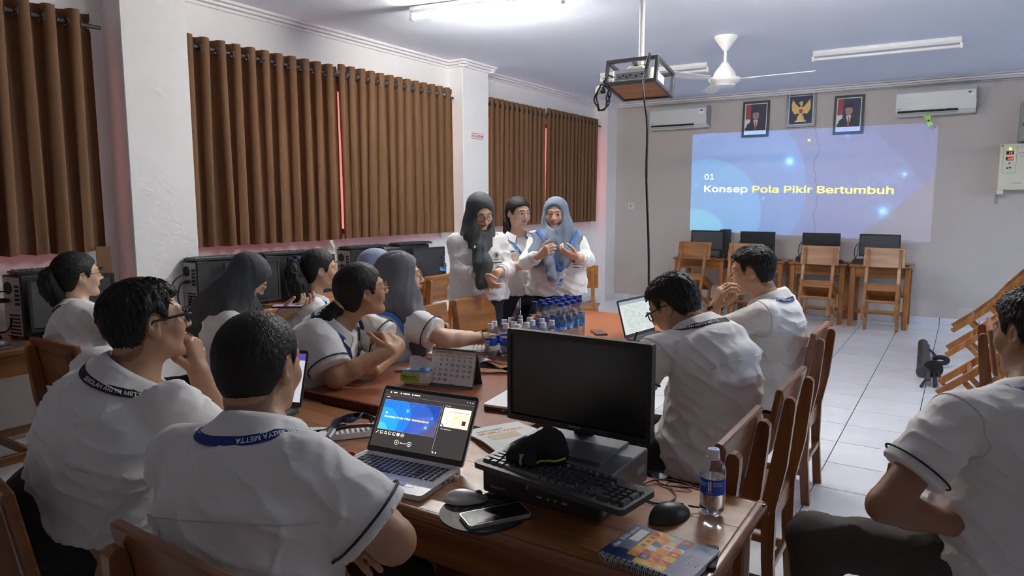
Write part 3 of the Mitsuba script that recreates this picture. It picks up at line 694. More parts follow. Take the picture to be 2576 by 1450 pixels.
# ------------------------------------------------------------------ front desks
def front_desk(x0, x1, y0, y1, zt, label):
    k = thing('front_desk', label, 'desk')
    # the top is three glued boards with a rounded moulding all round
    yy = np.linspace(y0 + .022, y1 - .022, 4)
    for a, b in zip(yy, yy[1:]): put('board', box(x0 + .022, x1 - .022, a + .0004, b - .0004, zt - .028, zt, .0008), 'm_desk', k)
    pr = Polygon([(0, -.032), (0, 0), (.004, .001), (.014, .0), (.021, -.005), (.0245, -.012), (.0245, -.018), (.021, -.024), (.017, -.026), (.017, -.032)])
    def mould(p0, p1):
        d = np.asarray(p1, float) - p0; L = np.linalg.norm(d); m = extrude(pr, L)
        return placed(m, np.vstack([np.column_stack([np.cross(d / L, [0, 0, 1.0]), [0, 0, 1.0], np.cross(np.cross(d / L, [0, 0, 1.0]), [0, 0, 1.0]), p0]), [0, 0, 0, 1]]) @ np.diag([1, 1, 1, 1])) if False else placed(m, frame_raw(p0, np.cross(d / L, [0, 0, 1.0]), [0, 0, 1.0], d / L))
    e = .022
    put('moulding', cat(mould((x0, y0 + e, zt), (x1, y0 + e, zt)), mould((x1 - e, y0, zt), (x1 - e, y1, zt)), mould((x1, y1 - e, zt), (x0, y1 - e, zt)), mould((x0 + e, y1, zt), (x0 + e, y0, zt))), 'm_brown_x', k, smooth=35)
    i = .06
    for a in (x0 + i, x1 - i):
        for b in (y0 + i, y1 - i): put('leg', cbox(a, b, (zt - .032) / 2, .062, .062, zt - .034, .006), 'm_brown_z', k)
    for b in (y0 + i, y1 - i): put('apron', box(x0 + i + .032, x1 - i - .032, b - .012, b + .012, zt - .15, zt - .033, .003), 'm_brown_x', k)
    for a in (x0 + i, x1 - i):
        put('side_panel', box(a - .008, a + .008, y0 + i + .032, y1 - i - .032, .08, zt - .033, .002), 'm_brown_z', k)
        for b in ((y0 + y1) / 2 - .08, (y0 + y1) / 2 + .08): put('batten', box(a - .015, a + .015, b - .02, b + .02, .09, zt - .04, .004), 'm_brown_z', k)
    put('modesty_panel', box(x0 + i + .032, x1 - i - .032, y1 - i - .006, y1 - i + .006, .1, zt - .15, .002), 'm_brown_x', k)
def frame_raw(o, a, b, c):
    M = np.eye(4); M[:3, 0], M[:3, 1], M[:3, 2], M[:3, 3] = a, b, c, o; return M
front_desk(-1.465, -.372, 1.245, 1.765, .75, 'varnished wooden desk in the foreground with the open silver laptop and the monitor')
front_desk(-2.58, -1.47, 1.245, 1.765, .75, 'wooden desk left of the silver laptop, with the remote control and papers')
# ------------------------------------------------------------------ computers
KEYROWS = [(0, [1, .5, 1, 1, 1, 1, .35, 1, 1, 1, 1, .35, 1, 1, 1, 1]), ]
def keyboard_keys():
    """(x, y, w, d) of the keys of a full keyboard of 0.44 x 0.14 m, centred"""
    u, out = .0190, []
    def row(x, y, ws, d=1):
        for w in ws:
            if w > 0: out.append((x + w * u / 2, y, w * u - .003, d * u - .003)); x += w * u
            else: x += -w * u
    x0 = -.2105
    row(x0, .056, [1, -1, 1, 1, 1, 1, -.5, 1, 1, 1, 1, -.5, 1, 1, 1, 1, -.25, 1, 1, 1])
    y = .030
    row(x0, y, [1] * 13 + [2, -.25, 1, 1, 1, -.25, 1, 1, 1, 1])
    row(x0, y - u, [1.5] + [1] * 12 + [1.5, -.25, 1, 1, 1, -.25, 1, 1, 1])
    row(x0, y - 2 * u, [1.75] + [1] * 11 + [2.25, -3.5, 1, 1, 1])
    row(x0, y - 3 * u, [2.25] + [1] * 10 + [2.75, -1.25, 1, -1.25, 1, 1, 1])
    row(x0, y - 4 * u, [1.25, 1.25, 1.25, 6.25, 1.25, 1.25, 1.25, 1.25, -.25, 1, 1, 1, -.25, 2, 1])
    ex = x0 + (15 + .25 + 3 + .25 + 3) * u + u / 2
    out.append((ex, y - 1.5 * u, u - .003, 2 * u - .003)); out.append((ex, y - 3.5 * u, u - .003, 2 * u - .003))
    return out
def keymesh(w, d, h=.0075):
    a, b = w / 2, d / 2; t = .0022
    v = [(-a, -b, 0), (a, -b, 0), (a, b, 0), (-a, b, 0), (-a + t, -b + t, h), (a - t, -b + t, h), (a - t, b - t, h), (-a + t, b - t, h)]
    return trimesh.Trimesh(v, [(4, 5, 6), (4, 6, 7), (0, 1, 5), (0, 5, 4), (1, 2, 6), (1, 6, 5), (2, 3, 7), (2, 7, 6), (3, 0, 4), (3, 4, 7)], process=False)
_keys = {}
def keyboard(M, label, singly=False, m='m_black', km='m_black'):
    k = thing('keyboard', label, 'keyboard')
    base = extrude(rrect(.45, .152, .014), .014)
    put('case', placed(base, M), m, k, smooth=30)
    keys = keyboard_keys()
    MT = T(M.tolist())
    if singly:
        for x, y, w, d in keys:
            q = (round(w, 4), round(d, 4))
            if q not in _keys: _keys[q] = mikit.ply(keymesh(*q), km)
            put('key', _keys[q], None, k, tw=MT @ T().translate([x, y, .014]))
    else:
        put('keys', placed(cat([mv(keymesh(w, d), x, y, .014) for x, y, w, d in keys]), M), km, k)
    return k
def monitor(M, w, h, label, foot=True, screen='m_screen_off', bezel='m_black', group=None, stand_h=.10, logo=None, bz=.014):
    """M: local frame with the foot on the origin, screen facing -y"""
    k = thing('monitor', label, 'monitor', group)
    z0 = stand_h
    fr = extrude(rrect(w, h, .006).difference(rrect(w - 2 * bz, h - 2 * bz - .008, .002).buffer(0)), .02)
    P = frame((0, .0, z0 + h / 2), X, Z)   # local x right, y up, z towards -y
    put('bezel', placed(mv(fr, 0, 0, 0), M @ P), bezel, k, smooth=30)
    put('screen', placed(cbox(0, .004, .012, w - 2 * bz, h - 2 * bz - .008, .006), M @ P), screen, k, label='dark switched-off screen')
    put('back_shell', placed(cat(mv(extrude(rrect(w - .004, h - .004, .006), .012), 0, 0, -.012), mv(extrude(rrect(w * .6, h * .6, .03), .02), 0, -h * .05, -.032)), M @ P), bezel, k, smooth=30)
    if foot:
        put('stand_neck', placed(box(-.03, .03, .03, .045, .008, z0 + h * .4, .004), M), bezel, k)
        put('stand_foot', placed(mv(extrude(rrect(.22, .17, .012), .011), 0, .02, 0), M), bezel, k, smooth=30) if stand_h > .04 or h < .25 or logo is None else put('stand_foot', placed(mv(extrude(rrect(.235, .19, .008), .011), .015, -.045, 0), M), 'm_cover', k, smooth=30)
    if logo: put('logo', placed(mv(text(logo, .0055, .0004, True, True), 0, -h / 2 + .011, .0201), M @ P), 'm_grey', k)
    return k
def tower(M, label, group=None, w=.17, d=.40, h=.355):
    """front face at -y... the side with ports faces +y of M"""
    k = thing('computer_tower', label, 'computer', group)
    put('case', placed(box(-w / 2, w / 2, -d / 2, d / 2, .012, h, .006), M), 'm_black_rough', k)
    put('front_panel', placed(box(-w / 2 + .004, w / 2 - .004, -d / 2 - .022, -d / 2, .014, h - .004, .008), M), 'm_black', k)
    pp = [box(-w / 2 + .012, w / 2 - .012, d / 2, d / 2 + .003, .02, h - .01)]
    put('port_plate', placed(cat(pp), M), 'm_grey', k, label='metal rear plate with sockets')
    sl = [box(-.06, .03, d / 2 + .003, d / 2 + .006, .03 + i * .02, .04 + i * .02) for i in range(6)] + [cbox(-.05 + .0 * i, d / 2 + .006, .2 + i * .024, .03, .008, .014) for i in range(5)] + [mv(rot(lathe([(.0, 0), (.035, 0), (.035, .003), (0, .003)], 16), X, -90), .03, d / 2 + .003, h - .07)]
    put('sockets', placed(cat(sl), M), 'm_ink', k)
    put('feet', placed(cat([cbox(a, b, .006, .02, .03, .012) for a in (-w / 2 + .02, w / 2 - .02) for b in (-d / 2 + .03, d / 2 - .03)]), M), 'm_ink', k)
    put('grille', placed(cat([box(-w / 2 + .03, w / 2 - .03, -d / 2 + .06 + i * .022, -d / 2 + .072 + i * .022, h, h + .003) for i in range(12)]), M), 'm_charcoal', k)
    put('badge', placed(cbox(.0, -d / 2 - .0225, h * .62, .008, .002, .03), M), 'm_silver', k)
    return k
def mouse(M, label, m='m_black', s=1.0, group=None, flat=False):
    k = thing('computer_mouse', label, 'mouse', group)
    ico = trimesh.creation.icosphere(3); v = ico.vertices.copy()
    yv = v[:, 1]
    v[:, 0] *= .031 * (1 - .12 * np.clip(yv, -1, 1) ** 2) * np.where(yv > 0, .92, 1)
    top = v[:, 2] > 0
    v[:, 2] = np.where(top, v[:, 2] * (.036 if not flat else .030) * (1 - .28 * yv), 0) + 0.002 * (1 - v[:, 2])
    v[:, 1] = yv * .056
    body = trimesh.Trimesh(v * s, ico.faces, process=False)
    put('shell', placed(body, M), m, k, smooth=60)
    put('wheel', placed(mv(rot(lathe([(0, -.003), (.008, -.003), (.009, 0), (.008, .003), (0, .003)], 14), Y, 90), 0, .032 * s, .020 * s), M), 'm_dark', k, smooth=40)
    return k
def at(x, y, z, az=0): return trimesh.transformations.translation_matrix((x, y, z)) @ trimesh.transformations.rotation_matrix(math.radians(az), Z)
# --- four stations on the back wall desks
for i, (x, l) in enumerate(((-2.96, 'leftmost'), (-2.29, 'second from left'), (-1.51, 'third from left'), (-.85, 'rightmost'))):
    w_, h_ = .445, .275
    monitor(at(x, 9.585, .745, 0), w_, h_, f'dark monitor on a back wall desk, {l} of the four', group='monitors at the back wall', screen='m_screen_grey' if i in (0, 3) else 'm_screen_off', stand_h=.085)
    mouse(at(x + .26, 9.45, .751, 0), f'black mouse beside the {l} monitor at the back wall', group='mice on the back wall desks')
    solo('mouse_mat', box(x + .17, x + .34, 9.38, 9.54, .745, .749, .001), 'm_ink', f'dark mouse mat beside the {l} monitor at the back wall', 'mouse mat', group='mouse mats on the back wall desks')
    solo('cable', cat(tube(spline([(x - .2, 9.70, 1.0), (x - .27, 9.71, .95), (x - .285, 9.70, .85), (x - .25, 9.66, .76), (x - .22, 9.60, .752)], 24), .005, 6), tube(spline([(x - .18, 9.70, 1.0), (x - .25, 9.72, .93), (x - .26, 9.71, .82), (x - .3, 9.63, .755), (x - .25, 9.55, .752)], 24), .004, 6)), 'm_cable', f'black cables hanging left of the {l} monitor at the back wall', 'cable', group='cables at the back wall monitors', smooth=True)
    k = solo('mini_computer', box(x - .27, x - .15, 9.46, 9.6, .745, .80, .004), 'm_black', f'small black box left of the {l} monitor at the back wall', 'computer', group='small boxes at the back wall monitors')
k = thing('computer_tower', 'black slim computer standing behind the leftmost back wall monitor', 'computer')
put('case', box(-2.80, -2.70, 9.62, 9.80, .745, 1.12, .004), 'm_black_rough', k); put('front_panel', box(-2.795, -2.705, 9.61, 9.62, .75, 1.11, .003), 'm_black', k)
# --- stations along the left wall; the port side of each tower faces the camera
for i, (y, l, mx) in enumerate(((1.96, 'behind the woman with the bun', .02), (3.02, 'behind the woman in the dark hijab', .16), (3.58, 'behind the woman with the ponytail', .14), (4.44, 'above the lavender hijab', .1), (5.06, 'left of the standing women', .07))):
    az = -172 if i == 0 else 180
    yt = y - (.0 if i else .02)
    tower(at(-4.42, yt, .74, az) @ trimesh.transformations.rotation_matrix(0, Z), f'black computer tower on the wall desk {l}', group='towers on the wall desks')
    monitor(at(-4.235, y + mx, .74, 90 - (10 if i == 0 else 4)), .43, .30, f'black monitor leaning in front of the tower {l}', group='monitors on the wall desks', stand_h=.045 if i != 4 else .03, screen='m_screen_grey' if i == 0 else 'm_screen_off')
    keyboard(at(-4.40, y + .02, 1.099, 86 if i else 82), f'black keyboard lying on top of the tower {l}', m='m_black_rough', km='m_dark')
    solo('cable', cat(tube(spline([(-4.42, yt - .20, .95), (-4.40, yt - .27, .96), (-4.41, yt - .30, .88), (-4.42, yt - .28, .80), (-4.41, yt - .26, .75)], 24), .0055, 6), tube(spline([(-4.44, yt - .20, 1.0), (-4.42, yt - .29, .99), (-4.45, yt - .33, .85), (-4.44, yt - .24, .78), (-4.41, yt - .21, .86)], 24), .0045, 6), cbox(-4.43, yt - .225, .955, .03, .05, .02, .004)), 'm_cable', f'black cables plugged into the tower {l}', 'cable', group='cables of the wall desk towers', smooth=30)
mouse(at(-4.22, 1.60, .746, 20), 'black mouse on the left wall desk at the left edge of the photo')
solo('mouse_mat', mv(extrude(Point(0, 0).buffer(.11, quad_segs=12), .004), -4.22, 1.60, .741), 'm_dark', 'round grey mouse mat on the wall desk at the left edge', 'mouse mat')
solo('mouse_mat', box(-4.28, -4.10, 5.12, 5.50, .741, .750, .003), 'm_ink', 'black mat under the water bottle on the wall desk', 'mat')
# ------------------------------------------------------------------ things on the front desk
DZ = .75
def screen_quad(M, w, h, fn, gain, parent, name='screen', weight=.3):
    """a lit screen in the local xy plane of M (z towards the viewer)"""
    v = [(-w / 2, -h / 2, 0), (w / 2, -h / 2, 0), (w / 2, h / 2, 0), (-w / 2, h / 2, 0)]
    k = put(name, placed(trimesh.Trimesh(v, [(0, 1, 2), (0, 2, 3)], process=False), M), 'm_black_gloss', parent, uv=[(0, 0), (1, 0), (1, 1), (0, 1)])
    scene[k]['emitter'] = {'type': 'area', 'radiance': proc(lambda p, n, uv: fn(uv.x, uv.y) * gain), 'sampling_weight': weight}
    return k
def laptop(M, w, d, ang, hs, label, screen=None, gain=.3, body='m_laptop', singly=False, keym='m_black', lid=None, palm=None):
    """M: hinge centre, local x along the hinge (viewer's left to right), y away from the user"""
    k = thing('laptop', label, 'laptop'); lid = lid or body
    put('base', placed(mv(extrude(rrect(w, d, .012), .014), 0, -d / 2, .002), M), body, k, smooth=30)
    well = .30 * w / .345
    put('keyboard_well', placed(cbox(0, -d * .335, .0163, w * .90, d * .49, .0012), M), 'm_silver' if body == 'm_laptop' else 'm_charcoal', k)
    keys = []
    n, rows = 17, 6
    kw, kh = w * .885 / n, d * .465 / rows
    for r in range(rows):
        c = 0
        while c < n:
            s = 1
            if r == 5 and c == 4: s = 5
            if r in (2, 3, 4) and c in (0, 12): s = 2 if r > 2 else 1.5 if False else 2
            s = min(s, n - c)
            keys.append((-w * .4425 + (c + s / 2) * kw, -d * .105 - (r + .5) * kh, s * kw - .0028, kh - .0028)); c += s
    if singly:
        MT = T(M.tolist())
        for x, y, a, b in keys:
            q = (round(a, 4), round(b, 4), 'l')
            if q not in _keys: _keys[q] = mikit.ply(keymesh(q[0], q[1], .002), keym)
            put('key', _keys[q], None, k, tw=MT @ T().translate([x, y, .0168]))
    else: put('keys', placed(cat([mv(keymesh(a, b, .002), x, y, .0168) for x, y, a, b in keys]), M), keym, k)
    put('touchpad', placed(cbox(-w * .03, -d * .80, .0163, w * .34, d * .30, .0006), M), palm or body, k)
    put('hinge', placed(cyl((-w * .42, .002, .013), (w * .42, .002, .013), .0055, 10), M), body, k, smooth=40)
    S = M @ trimesh.transformations.translation_matrix((0, .002, .016)) @ trimesh.transformations.rotation_matrix(math.radians(90 - ang), X)
    put('lid', placed(mv(extrude(rrect(w, hs, .010), .0055), 0, hs / 2, -.006), S), lid, k, smooth=30)
    put('bezel', placed(mv(extrude(rrect(w - .003, hs - .003, .008), .0008), 0, hs / 2, -.0004), S), 'm_black', k, smooth=30)
    sw, sh = w - .014, hs - .030
    S2 = S @ trimesh.transformations.translation_matrix((0, .018 + sh / 2, .0009))
    if screen: screen_quad(S2, sw, sh, screen, gain, k)
    else: put('screen', placed(cbox(0, 0, 0, sw, sh, .0004), S2), 'm_black_gloss', k)
    return k, S2, sw, sh
def edges_of(s, h, u, v, wid=None, bold=True):
    m = meshkit.text_mesh(s, h, .01, bold); bx = m.bounds
    f = m.faces[np.abs(m.vertices[m.faces][:, :, 2]).max(1) < 1e-6]; vv = np.round(m.vertices[:, :2], 6); key = {}
    for a, b in np.sort(np.vstack([f[:, [0, 1]], f[:, [1, 2]], f[:, [2, 0]]]), 1):
        q = tuple(sorted((tuple(vv[a]), tuple(vv[b])))); key[q] = key.get(q, 0) + 1
    sx = wid / (bx[1, 0] - bx[0, 0]) if wid else 1
    return [tuple(map(float, ((a[0] - bx[0, 0]) * sx + u, a[1] + v, (b[0] - bx[0, 0]) * sx + u, b[1] + v))) for (a, b), c in key.items() if c == 1]
NOTE_EDGES = edges_of('Click to add notes', .016, .705, .452, .115) + edges_of('Next slide', .014, .70, .845, .055)
def presenter(u, v):
    """presenter view: current slide at left, next slide at right"""
    c = mi.Color3f(.030, .026, .026)
    su, sv = (u - .035) / .625, (v - .30) / .52
    c = dr.select((su > -.004) & (su < 1.004) & (sv > -.006) & (sv < 1.006), mi.Color3f(.30, .22, .20), c)
    on = (su > 0) & (su < 1) & (sv > 0) & (sv < 1)
    s = slide(su, sv, 0) * mi.Color3f(1.0, .85, 1.0)
    c = dr.select(on, s, c)
    nu, nv = (u - .695) / .285, (v - .50) / .325
    nxt = mi.Color3f(.95, .72, .50)
    nxt = dr.select((nu > .62) & (nv < .70) & (nv > .03), mi.Color3f(.90, .60, .42), nxt)
    nxt = dr.select((dr.abs(nu - .82) < .065) & (dr.abs(nv - .30) < .11), mi.Color3f(.05, .012, .012), nxt)
    for cx, col in ((.27, (.85, .62, .52)), (.50, (.95, .66, .18))):
        d = dr.sqrt(dr.square((nu - cx) * 1.3) + dr.square((nv - .52) * .9)) + .03 * fbm(nu * 18, nv * 14, cx, 2)
        nxt = dr.select(d < .12, mi.Color3f(*col), nxt)
    line = (dr.abs(nv - .80) < .018) & (nu > .2) & (nu < .92) & (noise(nu * 60, 0, 0) > .3)
    nxt = dr.select(line, mi.Color3f(.45, .12, .10), nxt)
    for y in (.30, .22, .14): nxt = dr.select((dr.abs(nv - y) < .010) & (nu > .14) & (nu < .58) & (noise(nu * 90, y * 50, 0) > .35), mi.Color3f(.5, .33, .22), nxt)
    dd = dr.sqrt(dr.square(nu - .0) + dr.square((nv - .0) * .8))
    nxt = dr.select(dd < .13, mi.Color3f(.05, .16, .40), nxt); nxt = dr.select(dd < .075, mi.Color3f(.9, .8, .7), nxt)
    c = dr.select((nu > 0) & (nu < 1) & (nv > 0) & (nv < 1), nxt, c)
    white = mi.Color3f(.85, .72, .58)
    # tool row
    for i, cx in enumerate((.045, .092, .138, .185, .232, .280, .328)):
        d = dr.sqrt(dr.square((u - cx) * 1.65) + dr.square(v - .245))
        if i == 0: hit = (dr.abs((u - cx) * 1.65 - (v - .245)) < .008) & (d < .034)
        elif i == 2: hit = ((d < .024) & (d > .014)) | ((dr.abs((u - cx) * 1.65 + (v - .245)) < .007) & (u > cx) & (d < .042) & (d > .02))
        elif i == 6: hit = ((d < .032) & (d > .025)) | ((dr.abs(v - .245) < .005) & (d < .018))
        else: hit = (dr.maximum(dr.abs((u - cx) * 1.65), dr.abs(v - .245)) < .026) & ((dr.maximum(dr.abs((u - cx) * 1.65 - .004), dr.abs(v - .248)) > .016) | (i == 5))
        c = dr.select(hit, white, c)
    for cx in (.285, .425):
        d = dr.sqrt(dr.square((u - cx) * 1.65) + dr.square(v - .115))
        c = dr.select(((d < .040) & (d > .032)) | (((dr.abs(v - .115) + dr.abs((u - cx) * 1.65)) < .016)), white, c)
    c = dr.select(inside(SLIDE_NO, u, v), white, c)
    c = dr.select(inside(NOTE_EDGES, u, v), white * .8, c)
    for a, b in ((.09, .155), (.205, .29), (.335, .40)):
        c = dr.select((dr.abs(v - .955) < .010) & (u > a) & (u < b) & (noise(u * 160, 0, 0) > .25), white, c)
        c = dr.select((dr.abs(v - .955) < .014) & (dr.abs(u - a + .018) < .007), white, c)
    for a in (.915, .945, .972): c = dr.select((dr.abs(v - .955) < .008) & (dr.abs(u - a) < .005), white * .6, c)
    c = dr.select((dr.abs(u - .678) < .0016) & (v > .05) & (v < .86), white * .45, c)
    c = dr.select((dr.abs(v - .905) < .0025), white * .18, c)
    c = dr.select((dr.abs(v - .868) < .008) & (u > .04) & (u < .075), white * .7, c)
    for a in (.69, .72): c = dr.select((dr.abs(v - .055) < .014) & (dr.abs(u - a) < .006), white, c)
    return c
SLIDE_NO = edges_of('Slide 1 of 17', .022, .322, .103, .072)
LM = at(-1.2895, 1.4775, DZ, 7.2)
k, S2, sw, sh = laptop(LM, .328, .208, 31, .203, 'open silver laptop showing the blue slide in presenter view on the front desk', presenter, 1.0 * .30, singly=True)
put('sticker', placed(cbox(.075, -.165, .0165, .026, .016, .0006), LM), 'm_blue', k, label='blue sticker'); put('sticker', placed(cbox(.102, -.167, .0165, .022, .013, .0006), LM), 'm_silver', k, label='silver sticker')
put('logo', placed(mv(text('GALAXY', .004, .0003, True, True), 0, -sh / 2 - .009, .0002), S2), 'm_charcoal', k)
for y in (-.03, -.075, -.1): put('port', placed(cbox(.1642, y, .009, .0015, .012, .004), LM), 'm_ink', k)
put('usb_dongle', placed(cbox(.172, -.045, .009, .016, .013, .007, .002), LM), 'm_white', k, label='small white dongle')
# --- small desktop computer with the monitor, keyboard and pouch stacked on it
k = thing('desktop_computer', 'black desktop computer lying under the monitor and keyboard on the front desk', 'computer')
BX0, BX1, BY0, BY1, BZ = -1.005, -.672, 1.425, 1.72, .846
put('case', box(BX0, BX1, BY0 + .018, BY1, DZ + .006, BZ, .003), 'm_cover', k, label='grey metal cover')
put('front_panel', box(BX0 - .001, BX1 + .001, BY0, BY0 + .018, DZ + .005, BZ + .001, .005), 'm_black_rough', k)
put('stripe', box(-.872, -.866, BY0 - .001, BY0 + .001, .79, .83), 'm_red', k, label='red stripe')
put('lettering', placed(text('ThinkCentre', .0065, .0006, False), frame((BX0 + .022, BY0 - .0003, .771), X, Z)), 'm_grey', k)
for x, w in ((-.835, .014), (-.81, .006), (-.79, .006), (-.765, .014)): put('port', cbox(x, BY0 - .0005, .778, w, .002, .005), 'm_grey', k)
put('feet', cat([cbox(x, y, DZ + .003, .02, .02, .006) for x in (BX0 + .03, BX1 - .03) for y in (BY0 + .05, BY1 - .04)]), 'm_ink', k)
put('vent', cat([cbox(BX0 - .0005, BY0 + .04 + i * .012, .80, .003, .005, .06) for i in range(18)]), 'm_ink', k)
put('label_plate', cbox(BX1 + .0005, BY1 - .05, .80, .001, .05, .018), 'm_grey', k)
monitor(at(-.855, 1.665, BZ + .0005), .434, .262, 'black monitor standing on the desktop computer in the foreground', stand_h=.034, screen='m_monitor_off', bezel='m_black_rough', logo='SAMSUNG', bz=.012)
keyboard(at(-.762, 1.395, BZ + .0015, -8) @ trimesh.transformations.scale_matrix(.955), 'black full-size keyboard lying across the desktop computer, overhanging its front', singly=True, m='m_black', km='m_keycap')
lm = text('logitech', .007, .0005, True); put('logo', placed(lm, at(-.762, 1.395, BZ + .0015, -8) @ trimesh.transformations.translation_matrix((.165, .058, .0135))), 'm_grey', 'keyboard_005' if 'keyboard_005__case' in scene else 'keyboard')
def blob(parts, res, k=.02, disp=None):
    """smooth solid from (a, b, ra, rb) round cones"""
    return sdf_mesh(lambda P: smin_cones(P, parts, k) if disp is None else smin_cones(P, parts, k) + disp(P), *bounds_of(parts, .02 + k), res)
k = thing('pouch', 'black fabric pouch with a lime green lining lying on the keyboard', 'pouch')
PC0 = np.array([-.852, 1.425, .866])
pk = lambda x, y, z: tuple(PC0 + (np.array([x, y, z]) - (-.92, 1.425, .866)) * .78)
def pouch_fn(P):
    d = smin_cones(P, [(pk(-.975, 1.415, .882), pk(-.885, 1.47, .902), .013, .036), (pk(-.885, 1.47, .902), pk(-.845, 1.45, .892), .032, .020), (pk(-.985, 1.40, .880), pk(-.90, 1.375, .880), .011, .011), (pk(-.94, 1.44, .90), pk(-.90, 1.48, .925), .024, .020)], .04)
    return np.maximum(d + (meshkit.fbm(np.asarray(P, float) * 40, 3, 5) - .5) * .012, .866 - P[..., 2])
put('body', sdf_mesh(pouch_fn, PC0 - (.13, .11, .02), PC0 + (.14, .12, .12), .004), 'm_pouch', k, smooth=True)
put('lining', tube(project(pouch_fn, spline([pk(*q) for q in ((-.915, 1.385, .880), (-.885, 1.40, .878), (-.862, 1.415, .882), (-.838, 1.43, .888), (-.825, 1.445, .895))], 20), .001), .0032, 6), 'm_lime', k, smooth=True, label='lime green lining')
put('zip_pull', tube(project(pouch_fn, spline([pk(*q) for q in ((-.935, 1.37, .905), (-.933, 1.37, .890), (-.930, 1.368, .872))], 8), .002), [.006, .006, .005, .0035, .003, .003, .0035, .0035], 8), 'm_grey', k, smooth=True, label='grey cord end')
# --- mice, mat, phone
mouse(at(-1.005, 1.352, DZ + .0045, -52), 'grey wireless mouse on the round black mat', m='m_silver', flat=True)
k = thing('mouse_mat', 'round black patterned mouse mat with the grey mouse and the phone', 'mouse mat')
put('pad', mv(extrude(Point(0, 0).buffer(.105, quad_segs=20), .004), -.935, 1.325, DZ), 'm_mat', k)
def phone(x, y, z, az, label, m='m_black', sm='m_black_gloss', w=.074, l=.160, t=.009):
    k = thing('phone', label, 'phone'); M = at(x, y, z, az)
    put('case', placed(extrude(rrect(w, l, .010), t), M), m, k, smooth=30)
    put('screen', placed(mv(extrude(rrect(w - .006, l - .006, .008), .0006), 0, 0, t), M), sm, k)
    return k
phone(-.893, 1.318, DZ + .0045, -33, 'black phone with a glossy screen lying on the round mat', 'm_silver')
mouse(at(-.545, 1.545, DZ, -24), 'black wired mouse in front of the drink bottle', s=1.12)
solo('cable', tube(spline([(-.52, 1.605, .765), (-.485, 1.66, .754), (-.505, 1.73, .753), (-.56, 1.752, .756), (-.62, 1.735, .757), (-.575, 1.67, .754), (-.60, 1.60, .753), (-.655, 1.63, .753), (-.668, 1.70, .756), (-.61, 1.745, .76), (-.555, 1.735, .758), (-.60, 1.715, .757), (-.655, 1.735, .757), (-.668, 1.745, .765)], 90), .0022, 6), 'm_cable', 'thin black mouse cable looped behind the black mouse', 'cable', smooth=True)
# --- spiral notebook
k = thing('notebook', 'blue spiral notebook with a colourful geometric cover at the desk corner', 'notebook')
NM = frame((-.497, 1.352, DZ), (.995, -.1, 0), (.1, .995, 0))
NW, NH, NT = .200, .160, .016
put('back_cover', placed(cbox(0, 0, .001, NW, NH, .002), NM), 'm_navy', k)
put('pages', placed(cbox(0, .002, NT / 2, NW - .004, NH - .008, NT - .004), NM), 'm_paper', k)
put('front_cover', placed(cbox(0, 0, NT - .001, NW, NH, .0022), NM), 'm_navy', k)
CW = .0235
cols = {'y': 'm_yellow', 'o': 'm_orange', 'r': 'm_brick', 'w': 'm_white_flat', 'b': 'm_cobalt'}
def tri(a, b, c): return Polygon([a, b, c])
grid = ['byo', 'rwb', 'yoy', 'bwo', 'orw', 'ybr']
rr = random.Random(4)
shapes = {c: [] for c in cols}
for i in range(7):
    for j in range(4):
        x0, y0 = -.050 + i * CW * .0 + j * CW, -.075 + i * CW * .92
        c1, c2 = rr.sample('yorwbyo', 2)
        if c1 == c2: c2 = 'b'
        sq = sbox(x0, y0, x0 + CW, y0 + CW * .92); t_ = rr.randrange(4)
        if i in (0,) and j in (0,): continue
        shapes[c1].append(sq.buffer(-.0001))
        if t_ == 0: shapes[c2].append((tri((x0, y0), (x0 + CW, y0), (x0, y0 + CW * .92)), 1))
        elif t_ == 1: shapes[c2].append((Point(x0, y0).buffer(CW * .9).intersection(sq), 1))
        elif t_ == 2: shapes[c2].append((sbox(x0 + CW * .28, y0 + CW * .26, x0 + CW * .72, y0 + CW * .66), 1))
for c, l in shapes.items():
    for p in l: put('cover_print', placed(mv(extrude(p[0] if isinstance(p, tuple) else p, .0003), 0, 0, NT + .0001 + (.0003 if isinstance(p, tuple) else 0)), NM), cols[c], k)
put('name_label', placed(cbox(-.066, .035, NT + .0004, .022, .058, .0005), NM), 'm_white_flat', k, label='white name label')
tx = lambda s, h, x, y, m='m_white_flat', b=False: put('lettering', placed(placed(text(s, h, .0003, b), frame((x, y, NT + .0002), (0, 1, 0), (-1, 0, 0))), NM), m, k)
tx('BUNDA MULIA', .0075, -.083, -.005, b=True); tx('UNIVERSITAS', .0032, -.092, -.005); tx('ubm', .011, -.081, -.045, b=True)
for i, s in enumerate(('BRIDGING', 'EDUCATION', 'TO THE', 'REAL', 'WORLD')): tx(s, .0048, .056 + i * .0085, -.02)
tx('PEKO', .006, -.068, .018, 'm_grey'); tx('Pelatihan', .005, -.060, .014, 'm_grey')
ring = np.array([(0, -.007 + .0095 * math.cos(a), NT / 2 + .0118 * math.sin(a)) for a in np.linspace(0, 2 * np.pi, 18, endpoint=False)])
rg = mikit.ply(placed(cat(tube(ring + (-.0022, 0, 0), .0009, 5, True), tube(ring + (.0022, 0, 0), .0009, 5, True)), NM @ trimesh.transformations.translation_matrix((0, -NH / 2, .0005))), 'm_steel', smooth=True)
for i in range(15):
    d = NM[:3, 0] * (-.088 + i * .0126)
    put('spiral_ring', rg, None, k, tw=T().translate(d.tolist()))
solo('pen', placed(cyl((0, 0, 0), (.0, .14, 0), .005, 10), at(-.44, 1.335, DZ + .0052, -38)), 'm_ink', 'black pen partly under the spiral notebook', 'pen', smooth=40) if False else None
phone(-.405, 1.405, DZ, 12, 'thin black case peeping out behind the spiral notebook', 'm_ink', 'm_ink', .03, .10, .008)
